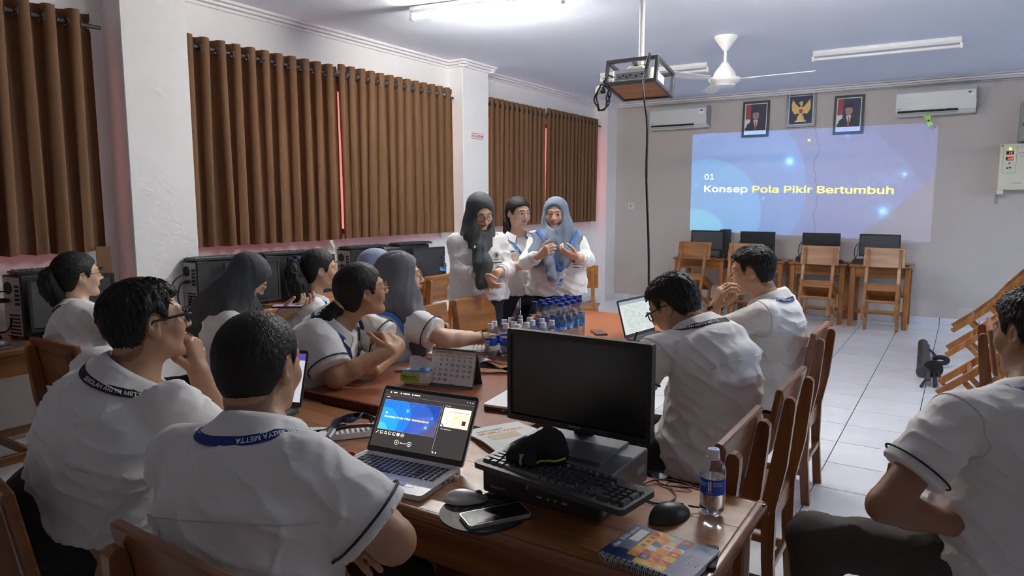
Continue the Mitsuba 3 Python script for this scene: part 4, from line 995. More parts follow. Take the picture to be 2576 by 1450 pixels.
# ------------------------------------------------------------------ bottles
def bottle(x, y, kind, label, group=None, az=0, fill=.6, z=DZ):
    k = thing('drink_bottle' if kind == 'isotonic' else 'water_bottle', label, 'bottle', group)
    M = T().translate([x, y, z]).rotate([0, 0, 1], az)
    for name, d in BOT[kind]: put(name, d, None, k, tw=M)
    return k
def wavy(prof, n, k, amp, zt):
    m = lathe(prof, n); v = m.vertices.copy(); a = np.arctan2(v[:, 1], v[:, 0]); t = np.clip(1 - v[:, 2] / zt, 0, 1)
    f = 1 - amp * t * (.5 + .5 * np.cos(k * a)); v[:, 2] += np.where(v[:, 2] < .02, (.5 + .5 * np.cos(k * a)) * .010 * t * np.clip(np.hypot(v[:, 0], v[:, 1]) / .02, 0, 1), 0)
    v[:, 0] *= f; v[:, 1] *= f; return trimesh.Trimesh(v, m.faces, process=False)
def wrap(txt, h, r, z, a0, m_, depth=.0003):
    """lettering bent round a cylinder"""
    t = text(txt, h, depth, True, True).subdivide(); v = t.vertices; a = a0 + v[:, 0] / r
    t.vertices = np.stack([(r + v[:, 2]) * np.cos(a), (r + v[:, 2]) * np.sin(a), z + v[:, 1]], 1); return t
BOT = {}
sh_ = [(0, .004), (.016, .002), (.024, .0), (.029, .008), (.0305, .02), (.0305, .058), (.0298, .060), (.0298, .098), (.0305, .100), (.0305, .112), (.028, .124), (.020, .134), (.0128, .140), (.0125, .146)]
BOT['isotonic'] = [('shell', mikit.ply(wavy(sh_, 30, 5, .10, .02), 'm_glass', smooth=50)),
    ('liquid', mikit.ply(wavy([(0, .006), (.022, .004), (.0275, .011), (.0292, .022), (.0292, .058), (.0286, .06), (.0286, .098), (0, .098)], 30, 5, .10, .02), 'm_isotonic', smooth=40)),
    ('wrap_label', mikit.ply(lathe([(.0301, .0605), (.0303, .061), (.0303, .0975), (.0301, .098)], 40), 'm_label_blue', smooth=40)),
    ('lettering', mikit.ply(cat(wrap('POCARI', .0085, .0304, .0835, -1.9, 0), wrap('SWEAT', .0085, .0304, .0725, -1.9, 0)), 'm_white_flat')),
    ('wave_print', mikit.ply(placed(trimesh.Trimesh([(.03045 * math.cos(a), .03045 * math.sin(a), .0655 + s * (.0012 + .0016 * max(0, math.sin((a + 2.7) * 2))) + .001 * (a + 2)) for a in np.linspace(-2.7, -1.2, 24) for s in (-1, 1)], [f for i in range(23) for f in ((2 * i, 2 * i + 2, 2 * i + 3), (2 * i, 2 * i + 3, 2 * i + 1))], process=False), np.eye(4)), 'm_white_flat')),
    ('barcode', mikit.ply(cat([trimesh.Trimesh([(.03048 * math.cos(a), .03048 * math.sin(a), z) for a in (a0, a1) for z in (z0, z1)], [(0, 2, 3), (0, 3, 1)], process=False) for a0, a1, z0, z1 in ((1.0, 1.25, .070, .094),)]), 'm_white_flat')),
    ('small_print', mikit.ply(cat([wrap(t_, .0032, .0304, z_, a_, 0) for t_, z_, a_ in (('ION SUPPLY', .088, .55), ('DRINK', .082, .55), ('350 ml', .066, 1.12), ('MINUMAN', .090, 1.75), ('ISOTONIK', .084, 1.75))]), 'm_white_flat')),
    ('cap', mikit.ply(cat(lathe([(0, .1655), (.0125, .1655), (.0138, .164), (.0142, .150), (.0142, .1475), (.0128, .147), (.0128, .146), (0, .146)][::-1], 30)), 'm_white', smooth=30)),
    ('neck_ring', mikit.ply(lathe([(0, .140), (.0150, .1405), (.0152, .1455), (0, .146)], 24), 'm_white', smooth=30)),
    ('cap_print', mikit.ply(lathe([(.010, .1659), (0, .1659)], 20), 'm_cap_blue'))]
sa = [(0, .004), (.018, .001), (.026, 0), (.0315, .006), (.032, .02), (.0305, .034), (.032, .04), (.032, .052), (.0302, .058), (.032, .064), (.032, .078), (.0305, .084), (.0312, .088), (.0312, .132), (.032, .136), (.0315, .150), (.027, .172), (.020, .192), (.0145, .205), (.0135, .212)]
BOT['water'] = [('shell', mikit.ply(wavy(sa, 28, 5, .06, .03), 'm_glass', smooth=50)),
    ('liquid', mikit.ply(lathe([(0, .005), (.025, .003), (.0305, .008), (.031, .02), (.0293, .034), (.031, .04), (.031, .052), (.0292, .058), (.031, .064), (.031, .078), (.0295, .084), (.0302, .088), (.0302, .132), (.031, .136), (.0302, .150), (.028, .163), (0, .163)], 28), 'm_water', smooth=40)),
    ('wrap_label', mikit.ply(lathe([(.0314, .0895), (.0317, .09), (.0317, .1305), (.0314, .131)], 36), 'm_label_aqua', smooth=40)),
    ('lettering', mikit.ply(cat(wrap('AQUA', .013, .0318, .106, -1.9, 0), wrap('AQUA', .013, .0318, .106, 1.2, 0)), 'm_white_flat')),
    ('cap', mikit.ply(lathe([(0, .214), (.0150, .214), (.0152, .216), (.0152, .229), (.0138, .2315), (0, .2315)], 28), 'm_cap_deep', smooth=30))]
bottle(-.467, 1.617, 'isotonic', 'clear drink bottle with a blue label and white cap at the front desk corner', az=-150)
ORD, ROW = ('first', 'second', 'third', 'fourth', 'fifth', 'sixth'), ('leftmost', 'second', 'third', 'rightmost')
PC = [(-1.890, 2.752), (-1.912, 2.818), (-1.898, 2.886), (-1.833, 2.800), (-1.904, 2.955), (-1.828, 2.866), (-1.772, 2.805), (-1.894, 3.026), (-1.836, 2.936), (-1.760, 2.874), (-1.826, 3.008), (-1.769, 2.943), (-1.758, 3.017), (-1.690, 2.915), (-1.690, 2.998)]
for i, (x, y) in enumerate(PC):
    col_ = 0 if x < -1.87 else 1 if x < -1.80 else 2 if x < -1.73 else 3; rank_ = sorted(q[1] for q in PC if (0 if q[0] < -1.87 else 1 if q[0] < -1.80 else 2 if q[0] < -1.73 else 3) == col_).index(y)
    l = 'drink bottle with a blue label, leftmost white cap on the meeting table' if i == 0 else 'drink bottle with a sky-blue label right of the leftmost white-capped bottle' if i == 3 else f'white-capped drink bottle on the meeting table, {ORD[rank_]} from the front in the {ROW[col_]} row'
    k_ = bottle(x, y, 'isotonic', l, None if i in (0, 3) else 'white-capped bottles on the meeting table', az=[5, 20, 60, 150, 100, 30, 75, 200, 10, 140, 90, 250, 35, 190, 310][i])
for i, x, y in [(r, x, y) for r, (x, y) in enumerate([(-1.858 + .001 * j, 3.115 + .0 + j * .068) for j in range(6)] + [(-1.788, 3.095 + j * .068) for j in range(6)] + [(-1.712, 3.13 + j * .068) for j in range(4)])]:
    bottle(x, y, 'water', f'blue-capped water bottle on the meeting table, {ORD[i % 6 if i < 12 else i - 12]} from the front in the {("left", "middle", "right")[min(i // 6, 2)]} row', 'blue-capped water bottles on the meeting table', az=37 * i)
bottle(-4.19, 5.30, 'water', 'water bottle standing alone on the wall desk beside the black tower', az=200)
# ------------------------------------------------------------------ left front desk: papers, remote, lanyard, cables
TZ = .75
def sheet(x, y, z, w, h, az, m='m_paper', t=.0008): return placed(cbox(0, 0, t / 2, w, h, t), at(x, y, z, az))
k = thing('paper', 'printed white sheet left of the remote control', 'paper')
put('sheet', sheet(-1.735, 1.46, TZ, .15, .21, 35), 'm_paper', k)
PMx = at(-1.735, 1.46, TZ + .001, 35)
for i in range(9): put('print_line', placed(cbox(-.005, .075 - i * .018, 0, .11 - .02 * (i % 3), .0035, .0004), PMx), 'm_print', k)
k = thing('remote_control', 'white remote control lying on the desk left of the silver laptop', 'remote control')
RM = frame((-1.617, 1.552, TZ), (-.71, -.70, 0), (.70, -.71, 0)) ; RM = frame((-1.617, 1.545, TZ + .002), (.70, -.71, 0) if False else (.79, -.61, 0), (.61, .79, 0))
put('body', placed(mv(extrude(rrect(.046, .19, .018), .018), 0, 0, 0), RM), 'm_white', k, smooth=30)
for r in range(9):
    for c in range(4): put('button', placed(cbox(-.0145 + c * .0097, .075 - r * .0165, .0188, .0062, .0075 if r else .006, .0022, .0007), RM), 'm_grey' if (r + c) % 5 else 'm_ink', k)
put('end_panel', placed(cbox(0, .082, .0182, .034, .016, .001), RM), 'm_ink', k)
def ribbon(path, normal, w, m=None, twist=None):
    """flat band along a path; normal: band's face normal per point"""
    P = np.asarray(path, float); N = np.asarray(normal, float); N = np.broadcast_to(N, P.shape).copy()
    t = np.gradient(P, axis=0); t /= np.linalg.norm(t, axis=1, keepdims=True) + 1e-12
    b = np.cross(t, N); b /= np.linalg.norm(b, axis=1, keepdims=True) + 1e-12; n = np.cross(b, t)
    th = .0009
    V = np.stack([P + b * w / 2 + n * th, P - b * w / 2 + n * th, P - b * w / 2 - n * th, P + b * w / 2 - n * th], 1).reshape(-1, 3); F = []
    for i in range(len(P) - 1):
        for a in range(4):
            c = (a + 1) % 4
            F += [(4 * i + a, 4 * i + c, 4 * i + 4 + c), (4 * i + a, 4 * i + 4 + c, 4 * i + 4 + a)]
    e = 4 * (len(P) - 1); F += [(0, 2, 1), (0, 3, 2), (e, e + 1, e + 2), (e, e + 2, e + 3)]
    return trimesh.Trimesh(V, F, process=False)
k = thing('lanyard', 'dark rolled lanyard with white lettering beside the remote control', 'lanyard')
lp = spline([(-1.66, 1.58, .768), (-1.70, 1.545, .763), (-1.72, 1.49, .762), (-1.70, 1.43, .762), (-1.665, 1.41, .762), (-1.645, 1.44, .762), (-1.65, 1.49, .764), (-1.68, 1.54, .775), (-1.69, 1.60, .785), (-1.665, 1.645, .79), (-1.63, 1.66, .782), (-1.61, 1.64, .775)], 70)
put('band', ribbon(lp, [[math.cos(i * .13), math.sin(i * .13), .25] for i in range(70)], .019), 'm_ink', k, smooth=40)
lp2 = spline([(-1.71, 1.57, .765), (-1.72, 1.62, .775), (-1.69, 1.655, .782), (-1.65, 1.64, .79), (-1.66, 1.60, .785), (-1.70, 1.61, .78), (-1.69, 1.66, .775), (-1.63, 1.685, .772), (-1.60, 1.66, .768)], 60)
put('band', ribbon(lp2, [[math.cos(i * .17), math.sin(i * .17), .4] for i in range(60)], .02), 'm_navy', k, smooth=40, label='blue band')
put('clip', cat(cyl((-1.60, 1.66, .77), (-1.57, 1.67, .765), .006, 10), cbox(-1.565, 1.672, .765, .02, .014, .006)), 'm_steel', k)
put('lettering', placed(text('#HSOmwe', .0085, .0004, True, True), frame((-1.672, 1.4115, .762), (.97, -.1, 0), (0, 0, 1))), 'm_grey', k)
k = thing('display_cable', 'thick dark display cable with metal plugs beside the silver laptop', 'cable')
put('cord', tube(spline([(-1.50, 1.665, .772), (-1.545, 1.635, .776), (-1.60, 1.54, .79), (-1.625, 1.485, .782), (-1.615, 1.45, .765), (-1.585, 1.425, .758), (-1.545, 1.432, .757), (-1.515, 1.437, .757)], 50), .0068, 8), 'm_maroon', k, smooth=True)
put('ferrite', cyl((-1.628, 1.495, .785), (-1.617, 1.462, .769), .012, 16), 'm_steel', k, smooth=40, label='metal sleeve')
put('plug', cat(cbox(0, 0, 0, .045, .014, .010, .003)).apply_transform(at(-1.525, 1.40, .757, 5)), 'm_dark', k); put('plug_shield', cbox(0, 0, 0, .016, .012, .005).apply_transform(at(-1.557, 1.397, .757, 5)), 'm_steel', k)
put('red_plug', cbox(0, 0, 0, .045, .013, .009, .003).apply_transform(at(-1.497, 1.435, .757, 12)), 'm_brick', k, label='red plug')
# P3's laptop, seen behind his head; papers and pencil case before the man with the fist
def app_screen(u, v):
    c = mi.Color3f(.75, .74, .80)
    c = dr.select(v > .86, mi.Color3f(.14, .08, .45), c)
    return dr.select((u < .2) & (v < .86), mi.Color3f(.55, .52, .62), c)
laptop(at(-2.115, 1.60, DZ, 16), .33, .21, 18, .205, 'dark laptop with a lit screen behind the head of the man with the buzz cut', app_screen, .14, body='m_dark', lid='m_dark')
solo('power_brick', placed(cbox(0, 0, .014, .06, .10, .027, .006), at(-1.80, 1.40, DZ, 40)), 'm_black', 'black plug box behind the chin of the man with the buzz cut', 'adapter', smooth=30)
solo('paper', sheet(-2.36, 1.585, DZ, .16, .19, 14), 'm_paper', 'white paper under the forearm of the man with the raised fist', 'paper')
solo('pencil_case', placed(mv(rot(extrude(rrect(.05, .20, .02), .022), Z, 90), 0, 0, 0), at(-2.43, 1.70, DZ, -15)), 'm_navy', 'dark blue pencil case behind the white paper on the left desk', 'case', smooth=30)
solo('bag', mv(rot(cat(cbox(0, 0, .045, .30, .10, .09, .03)), Z, 10), -2.62, 1.98, .75 - .0), 'm_charcoal', 'dark grey soft case beyond the shoulder of the man with the raised fist', 'bag', smooth=30) if False else None
# ------------------------------------------------------------------ booklet under the keyboard
k = thing('booklet', 'white booklet with orange and grey lettering behind the keyboard', 'booklet')
def curved(w, h, n=20, lift=.02, x0=0):
    V, F = [], []
    for i in range(n + 1):
        x = -w / 2 + w * i / n; z = lift * math.sin(math.pi * min(1, max(0, (i / n))) * .9) ** 2
        V += [(x, -h / 2, z), (x, h / 2, z)]
    for i in range(n): F += [(2 * i, 2 * i + 2, 2 * i + 3), (2 * i, 2 * i + 3, 2 * i + 1)]
    m = trimesh.Trimesh(V, F, process=False); m2 = trimesh.Trimesh(np.array(V) - (0, 0, .0035), [f[::-1] for f in F], process=False); return cat(m, m2), lambda x: lift * math.sin(math.pi * min(1, max(0, (x + w / 2) / w)) * .9) ** 2
BM = frame((-1.155, 1.80, DZ + .006), (.88, -.474, 0), (.474, .88, 0))
bm_, lift = curved(.30, .21, lift=.012)
put('cover', placed(bm_, BM), 'm_paper', k)
def btext(s, h, x, y, m, b=True):
    t = text(s, h, .0004, b).subdivide(); v = t.vertices.copy(); 
    # the words run along local y (the booklet lies turned)
    xs = x - v[:, 1]; ys = y + v[:, 0]; t.vertices = np.stack([xs, ys, np.array([lift(q) for q in xs]) + .0006 + v[:, 2]], 1); put('lettering', placed(t, BM), m, k)
btext('DOKUMEN', .013, -.094, -.075, 'm_grey'); btext('GURU WALI', .020, -.060, -.085, 'm_orange'); btext('SMK ARIYA METTA', .010, .08, -.06, 'm_grey')
put('picture', placed(cbox(0, 0, .0118, .05, .10, .001), BM @ trimesh.transformations.translation_matrix((-.01, -.02, 0))), 'm_tan', k)
solo('paper_stack', placed(cbox(0, 0, .012, .15, .2, .02), frame((-.98, 1.83 + .01, DZ + .0), (.95, -.3, 0), (.3, .95, 0))), 'm_paper', 'white stack of paper behind the pouch, under the monitor', 'paper') if False else None
# ------------------------------------------------------------------ meeting table
# calendar
k = thing('desk_calendar', 'white desk calendar with black and red dates beside the tissue pack', 'calendar')
CW_, CH_ = .205, .150
c0 = np.array([-1.715, 2.205, TZ]); cu = np.array([.985, .17, 0]); cu /= np.linalg.norm(cu); cn = np.array([cu[1], -cu[0], 0])   # cn towards the reader
tl = math.radians(17)
cv = np.array([0, 0, 1]) * math.cos(tl) - cn * math.sin(tl)
CM = frame(c0 + cn * .0, cu, cv)
put('stand_front', placed(cbox(0, CH_ / 2 + .003, -.0015, CW_, CH_ + .006, .003), CM), 'm_charcoal', k)
bk = frame(c0 - cn * 2 * math.sin(tl) * (CH_ + .006), cu, np.array([0, 0, 1]) * math.cos(tl) + cn * math.sin(tl))
put('stand_back', placed(cbox(0, CH_ / 2 + .003, 0, CW_, CH_ + .006, .003), bk), 'm_charcoal', k)
put('stand_foot', placed(cbox(0, 0, 0, CW_, .085, .002), frame(c0 - cn * .044 + (0, 0, .0015), cu, -cn)), 'm_charcoal', k)
put('page', placed(cbox(0, CH_ / 2 + .005, .001, CW_ - .006, CH_ - .012, .0015), CM), 'm_paper', k)
put('header', placed(cbox(0, CH_ - .0085, .0019, CW_ - .006, .017, .0006), CM), 'm_beige', k)
dx, dy = .0265, .0205
def ctext(s, h, x, y, m, b=True): put('print', placed(mv(text(s, h, .0003, b, True), x, y, .0022), CM), m, k)
ctext('September 2025', .0075, -.045, CH_ - .0095, 'm_brick')
for i, d in enumerate(('Minggu', 'Senin', 'Selasa', 'Rabu', 'Kamis', "Jum'at", 'Sabtu')): ctext(d, .0042, -.080 + i * dx, CH_ - .024, 'm_brick' if i in (0, 5) else 'm_ink')
ctext('31', .009, -.080, CH_ - .040, 'm_ac', False)
for d in range(1, 31):
    i, r = d % 7, (d + 0) // 7
    ctext(str(d), .0095, -.080 + i * dx, CH_ - .040 - r * dy, 'm_brick' if i == 0 or d == 5 else 'm_darkgreen' if i == 5 and d in (12, 19) else 'm_ink')
ctext('Canda', .005, .01, .012, 'm_ink', False)
for i in range(26):
    a = np.linspace(0, 2 * np.pi, 12, endpoint=False)
    rp = np.stack([np.full(12, -.094 + i * .0075), CH_ + .002 + .0062 * np.cos(a), -.002 + .0062 * np.sin(a)], 1)
    put('spiral_ring', placed(tube(rp, .0010, 5, True), CM), 'm_ink', k, smooth=True)
# tissue pack
k = thing('tissue_pack', 'green and blue tissue pack with a tissue pulled out, left of the calendar', 'tissue pack')
TM = frame((-1.845, 2.165, TZ), (.93, .37, 0), (-.37, .93, 0))
TM = frame((-1.862, 2.185, TZ), (.955, .30, 0), (-.30, .955, 0))
def soft(w, d, h, r):
    m = mv(box(-w / 2, w / 2, -d / 2, d / 2, 0, h, r), 0, 0, 0).subdivide().subdivide().subdivide(); v = m.vertices
    v += (np.stack([meshkit.fbm(v * 30, 3, s) for s in (1, 2, 3)], 1) - .5) * .006; v[:, 2] = np.maximum(v[:, 2], 0); return m
put('film', placed(soft(.125, .085, .062, .014), TM), 'm_film', k, smooth=40, label='clear plastic film over white tissues')
put('green_band', placed(cbox(-.022, -.0435, .034, .082, .003, .034, .001), TM), 'm_lime', k)
put('blue_band', placed(cat(cbox(0, -.034, .0622, .118, .018, .003, .001), cbox(.034, .01, .0622, .05, .06, .003, .001)), TM), 'm_azure', k)
put('lettering', placed(cat(mv(text('Tl', .014, .0004, True), -.055, .028, 0), mv(text('ASTON TISU', .005, .0004, True), -.038, .036, 0), mv(text('180 SHEETS', .0035, .0004), -.038, .029, 0)), TM @ frame((0, -.0452, 0), X, Z)), 'm_ink', k)
def tissue():
    n = 26; V, F = [], []
    for i in range(n):
        for j in range(n):
            u, v = i / (n - 1) - .5, j / (n - 1); a = u * 3.4
            r = .014 + .036 * v ** .8 * (1 + .25 * math.sin(3 * a + v * 3))
            V.append((r * math.sin(a) * 1.15 + .01 * v, .016 * math.cos(a * 1.3) - .012 * v + .01 * math.sin(5 * u + 4 * v), .058 + .058 * v * (1 - .55 * (abs(u) * 2) ** 2.2) + .004 * math.sin(9 * u + 3 * v)))
    for i in range(n - 1):
        for j in range(n - 1): F += [(i * n + j, i * n + j + 1, (i + 1) * n + j + 1), (i * n + j, (i + 1) * n + j + 1, (i + 1) * n + j)]
    return trimesh.Trimesh(V, F, process=False)
put('tissue', placed(tissue(), TM), 'm_tissue', k, smooth=True)
phone(-2.03, 2.345, TZ, -58, 'grey phone lying face down left of the tissue pack', 'm_taupe_metal', 'm_taupe_metal', .073, .15)
phone(-2.165, 2.665, TZ, -75, 'white phone lying behind the calendar', 'm_white', 'm_white', .07, .15)
solo('card_holder', placed(mv(extrude(rrect(.075, .11, .012), .012), 0, 0, 0), at(-2.16, 2.775, TZ, -70)), 'm_mint', 'mint green pouch behind the white phone', 'pouch', smooth=30)
# laptop of the woman in the grey hijab
laptop(at(-2.03, 2.97, TZ, -62), .36, .245, 21, .235, 'dark grey open laptop seen from the side on the meeting table', None, body='m_charcoal', lid='m_dark', palm='m_grey', keym='m_keys_grey') if False else None
k, S2, sw, sh = laptop(at(-1.975, 2.985, TZ, -58), .37, .25, 22, .235, 'grey open laptop with a black lid in front of the woman in the grey hijab', None, body='m_grey', lid='m_black', palm='m_silver', keym='m_silver')
# closed laptop and black straps
k = thing('laptop', 'closed silver-grey laptop on the meeting table left of the monitor', 'laptop')
QM = frame((-1.27, 2.165, TZ), (.99, .14, 0), (-.14, .99, 0))
put('base', placed(mv(extrude(rrect(.345, .24, .012), .013), 0, 0, .002), QM), 'm_black', k, smooth=30); put('lid', placed(mv(extrude(rrect(.345, .24, .012), .007), 0, 0, .0155), QM), 'm_laptop', k, smooth=30)
put('port', placed(cat(cbox(-.06, -.1202, .008, .014, .001, .005), cbox(-.09, -.1202, .008, .014, .001, .005)), QM), 'm_grey', k)
k = thing('strap', 'black and grey fabric strap bundle in front of the white-capped bottles', 'strap')
for j, (z, o) in enumerate(((.768, 0), (.785, .02), (.764, -.025))):
    sp = spline([(-1.80 + o, 2.62, z), (-1.85, 2.58 + o, z + .01), (-1.84 + o, 2.52, z), (-1.76, 2.50 + o, z + .012), (-1.68, 2.53, z), (-1.62, 2.57 + o, z + .006), (-1.58, 2.60, z)], 40)
    put('band', ribbon(sp, [[.3 * math.cos(i * .2 + j), .5 * math.sin(i * .25 + j), .55] for i in range(40)], .034), 'm_black_rough' if j != 1 else 'm_charcoal', k, smooth=40)
solo('pouch', placed(cbox(0, 0, .012, .16, .10, .024, .01), at(-1.86, 2.66, TZ, 15)), 'm_black_rough', 'flat black pouch under the leftmost white-capped bottles', 'pouch', smooth=30) if False else None
phone(-1.72, 3.60, TZ, 40, 'small dark phone right of the water bottles', 'm_brownish', 'm_brownish', .07, .14)
# laptop of the writing man, screen seen almost edge-on
def doc_screen(u, v):
    c = mi.Color3f(.72, .78, .76)
    c = dr.select(v > .9, mi.Color3f(.35, .45, .5), c)
    return dr.select((noise(u * 40, dr.floor(v * 30) * 7.3, 0) > .55) & (v < .85) & (u > .1) & (u < .9) & (dr.abs(v * 30 - dr.floor(v * 30) - .5) < .2), mi.Color3f(.4, .45, .46), c)
laptop(at(-1.47, 3.62, TZ, 90 - 7), .33, .21, 16, .21, 'open laptop with a bright screen in front of the writing man', doc_screen, .16, body='m_dark', lid='m_dark')
solo('paper', sheet(-1.30, 2.75, TZ, .21, .29, 80), 'm_paper', 'sheet the man with glasses is writing on', 'paper')
solo('paper', sheet(-1.235, 2.50, TZ, .15, .21, 70), 'm_paper', 'loose sheet at the right edge of the meeting table', 'paper')
# ------------------------------------------------------------------ wall things
def portrait(x0, x1, z0, z1, label, kind, m):
    k = thing('framed_picture', label, 'picture'); c = np.array([(x0 + x1) / 2, YB - .02, (z0 + z1) / 2]); w, h = x1 - x0, z1 - z0
    M = frame(c, X, Z) @ trimesh.transformations.rotation_matrix(math.radians(-4), X)
    fr = sbox(-w / 2, -h / 2, w / 2, h / 2).difference(sbox(-w / 2 + .03, -h / 2 + .03, w / 2 - .03, h / 2 - .03))
    put('frame', placed(mv(extrude(fr, .022), 0, 0, -.008), M), m, k)
    fr2 = sbox(-w / 2 + .028, -h / 2 + .028, w / 2 - .028, h / 2 - .028).difference(sbox(-w / 2 + .04, -h / 2 + .04, w / 2 - .04, h / 2 - .04))
    put('inner_frame', placed(mv(extrude(fr2, .016), 0, 0, -.006), M), 'm_white_metal', k)
    iw, ih = w - .08, h - .08
    q = lambda poly, m_, z=0.0, name='print': put(name, placed(mv(extrude(poly, .0004), 0, 0, .001 + z), M), m_, k)
    q(sbox(-iw / 2, -ih / 2, iw / 2, ih / 2), 'm_navy_dark' if kind else 'm_navy_dark', 0, 'backing')
    if kind == 'eagle':
        gold = [Polygon([(.0, .03), (.018, .055), (.02, .10), (-.012, .098), (-.035, .078), (-.018, .07), (-.014, .05)]), ]
        wing = Polygon([(.02, .02), (.055, .055), (.105, .125), (.118, .06), (.112, -.01), (.075, -.065), (.03, -.05)])
        body = Polygon([(-.02, .03), (.02, .03), (.035, -.05), (.0, -.10), (-.035, -.05)])
        tail = Polygon([(-.03, -.08), (.03, -.08), (.05, -.15), (-.05, -.15)])
        for p in (gold[0], wing, affinity.scale(wing, -1, 1, origin=(0, 0)), body, tail): q(p, 'm_gold', .0006, 'eagle')
        q(Polygon([(-.022, .0), (.022, .0), (.022, -.04), (0, -.062), (-.022, -.04)]), 'm_red', .0012, 'shield'); q(sbox(-.07, -.165, .07, -.148), 'm_white_flat', .001, 'ribbon')
    else:
        q(sbox(-iw / 2, ih * .0, -iw * .25, ih / 2), 'm_flag_red', .0006); q(sbox(-iw / 2, -ih * .28, -iw * .27, 0), 'm_white_flat', .0006)
        s = kind
        q(Polygon([(-iw * .48, -ih * .38), (-iw * .42, -ih * .18), (-iw * .12, -ih * .03), (iw * .14, -ih * .03), (iw * .42, -ih * .18), (iw * .48, -ih * .38)]), 'm_suit', .001)
        q(Polygon([(-.03, -ih * .03), (.03, -ih * .03), (.002, -ih * .36), (-.002, -ih * .36)]), 'm_white_flat', .0014); q(Polygon([(-.008, -ih * .06), (.008, -ih * .06), (.011, -ih * .36), (-.011, -ih * .36)]), 'm_brick', .0018)
        q(affinity.scale(Point(0, ih * .13).buffer(.05), .85, 1.25), 'm_skin_print', .0018); q(Polygon([(-.05, ih * .22), (.05, ih * .22), (.043, ih * .36), (-.04, ih * .36)]), 'm_ink', .0022)
        q(sbox(-iw / 2, -ih / 2, iw / 2, -ih * .38), 'm_white_flat', .0024)
        for i in range(2): q(sbox(-iw * .36, -ih * .425 - i * .022 - .003, iw * .36, -ih * .425 - i * .022 + .003), 'm_ac', .0028)
    put('glass', placed(cbox(0, 0, .0055, iw, ih, .0012), M), 'm_glass', k)
portrait(-2.635, -2.285, 2.362, 2.838, 'framed portrait left of the eagle picture, dark suit before a red flag', 1, 'm_frame_dark')
portrait(-2.072, -1.708, 2.462, 2.924, 'silver-framed picture of a golden eagle emblem above the projected slide', 'eagle', 'm_frame_silver')
portrait(-1.492, -1.146, 2.345, 2.826, 'framed portrait right of the eagle picture, man in dark suit and cap', 2, 'm_frame_dark')
def aircon(x0, x1, z0, z1, label, clip=False):
    k = thing('air_conditioner', label, 'air conditioner', None); yb = YB
    prof = [(yb, z0 + .03), (yb, z1), (yb - .14, z1), (yb - .20, z1 - .035), (yb - .215, z1 - .16), (yb - .205, z0 + .05), (yb - .17, z0 + .008), (yb - .10, z0)]
    put('body', ext_x(prof, x0, x1), 'm_ac', k, smooth=25)
    put('front_panel', placed(extrude(rrect(x1 - x0 - .02, .165, .006), .006), frame(((x0 + x1) / 2, yb - .2085, z1 - .125), X, np.array([0, -.06, 1]))), 'm_ac', k)
    put('outlet', cat(rot(box(x0 + .02, x1 - .17, -.03, .012, -.004, .004), X, 0).apply_translation((0, yb - .19, z0 + .042)), cbox((x0 + x1 - .15) / 2, yb - .2, z0 + .048, x1 - x0 - .2, .03, .022)), 'm_ink', k)
    put('louvre', rot(cbox(0, 0, 0, x1 - x0 - .20, .05, .005, .002), X, 40).apply_translation(((x0 + x1 - .16) / 2, yb - .205, z0 + .018)), 'm_ac', k)
    for i in range(7): put('vane', cbox(x0 + .05 + i * (x1 - x0 - .26) / 6, yb - .213, z0 + .05, .004, .008, .02), 'm_grey', k)
    put('side_cap', ext_x([(a, b + .004) for a, b in prof[1:6]] + [(yb, z0 + .02)], x1 - .006, x1 + .002), 'm_grey', k)
    put('sticker', cbox(x1 - .07, yb - .2165, z1 - .075, .085, .002, .075), 'm_white_flat', k); put('sticker_print', mv(rot(extrude(Point(0, 0).buffer(.016), .001), X, 90), x1 - .068, yb - .2176, z1 - .065), 'm_blue', k)
    put('badge', cbox(x0 + .04, yb - .216, z0 + .083, .05, .002, .008), 'm_grey', k)
    return k
aircon(-3.895, -3.075, 2.515, 2.812, 'white split air conditioner on the back wall, left of the framed pictures')
aircon(-.785, .022, 2.508, 2.808, 'white split air conditioner on the back wall above the right end of the slide')
k = thing('bag_clip', 'bright green plastic clip hanging below the right air conditioner', 'clip')
GM = frame((-.435, YB - .195, 2.44), (.85, 0, .35), (-.35, 0, .85))
put('body', placed(cat(mv(extrude(Polygon([(-.035, .07), (.03, .09), (.035, .03), (.02, .0), (.028, -.06), (-.03, -.07), (-.02, 0)]), .012), 0, 0, 0), cbox(0, .07, .02, .05, .012, .03, .004)), GM), 'm_green_clip', k); put('pivot', placed(cyl((0, 0, -.004), (0, 0, .02), .010, 12), GM), 'm_ink', k)
def conduit(pts, label): solo('conduit', tube(spline(pts, 60), .0065, 6), 'm_ac', label, 'conduit', smooth=True)
conduit([(-3.07, YB - .012, 2.56), (-2.99, YB - .012, 2.60), (-2.955, YB - .012, 2.72), (-2.90, YB - .012, 2.82), (-2.80, YB - .012, 2.865), (-2.3, YB - .012, 2.875), (-1.4, YB - .012, 2.875), (.2, YB - .012, 2.875), (1.5, YB - .012, 2.875)], 'thin white conduit along the top of the back wall')
conduit([(.03, YB - .012, 2.57), (.10, YB - .012, 2.62), (.155, YB - .012, 2.72), (.20, YB - .012, 2.82), (.33, YB - .014, 2.865)], 'thin white conduit curving up from the right air conditioner')
k = thing('voltage_stabilizer', 'cream voltage stabiliser box with red digits on the back wall at the right edge', 'electrical box')
sx0, sx1, sz0, sz1, sy = .282, .80, 1.60, 2.135, YB - .20
put('case', box(sx0, sx1, sy, YB - .01, sz0 + .03, sz1, .006), 'm_cream', k); put('lid', box(sx0 - .003, sx1 + .003, sy - .004, YB - .008, sz1 - .03, sz1 + .004, .004), 'm_cream', k)
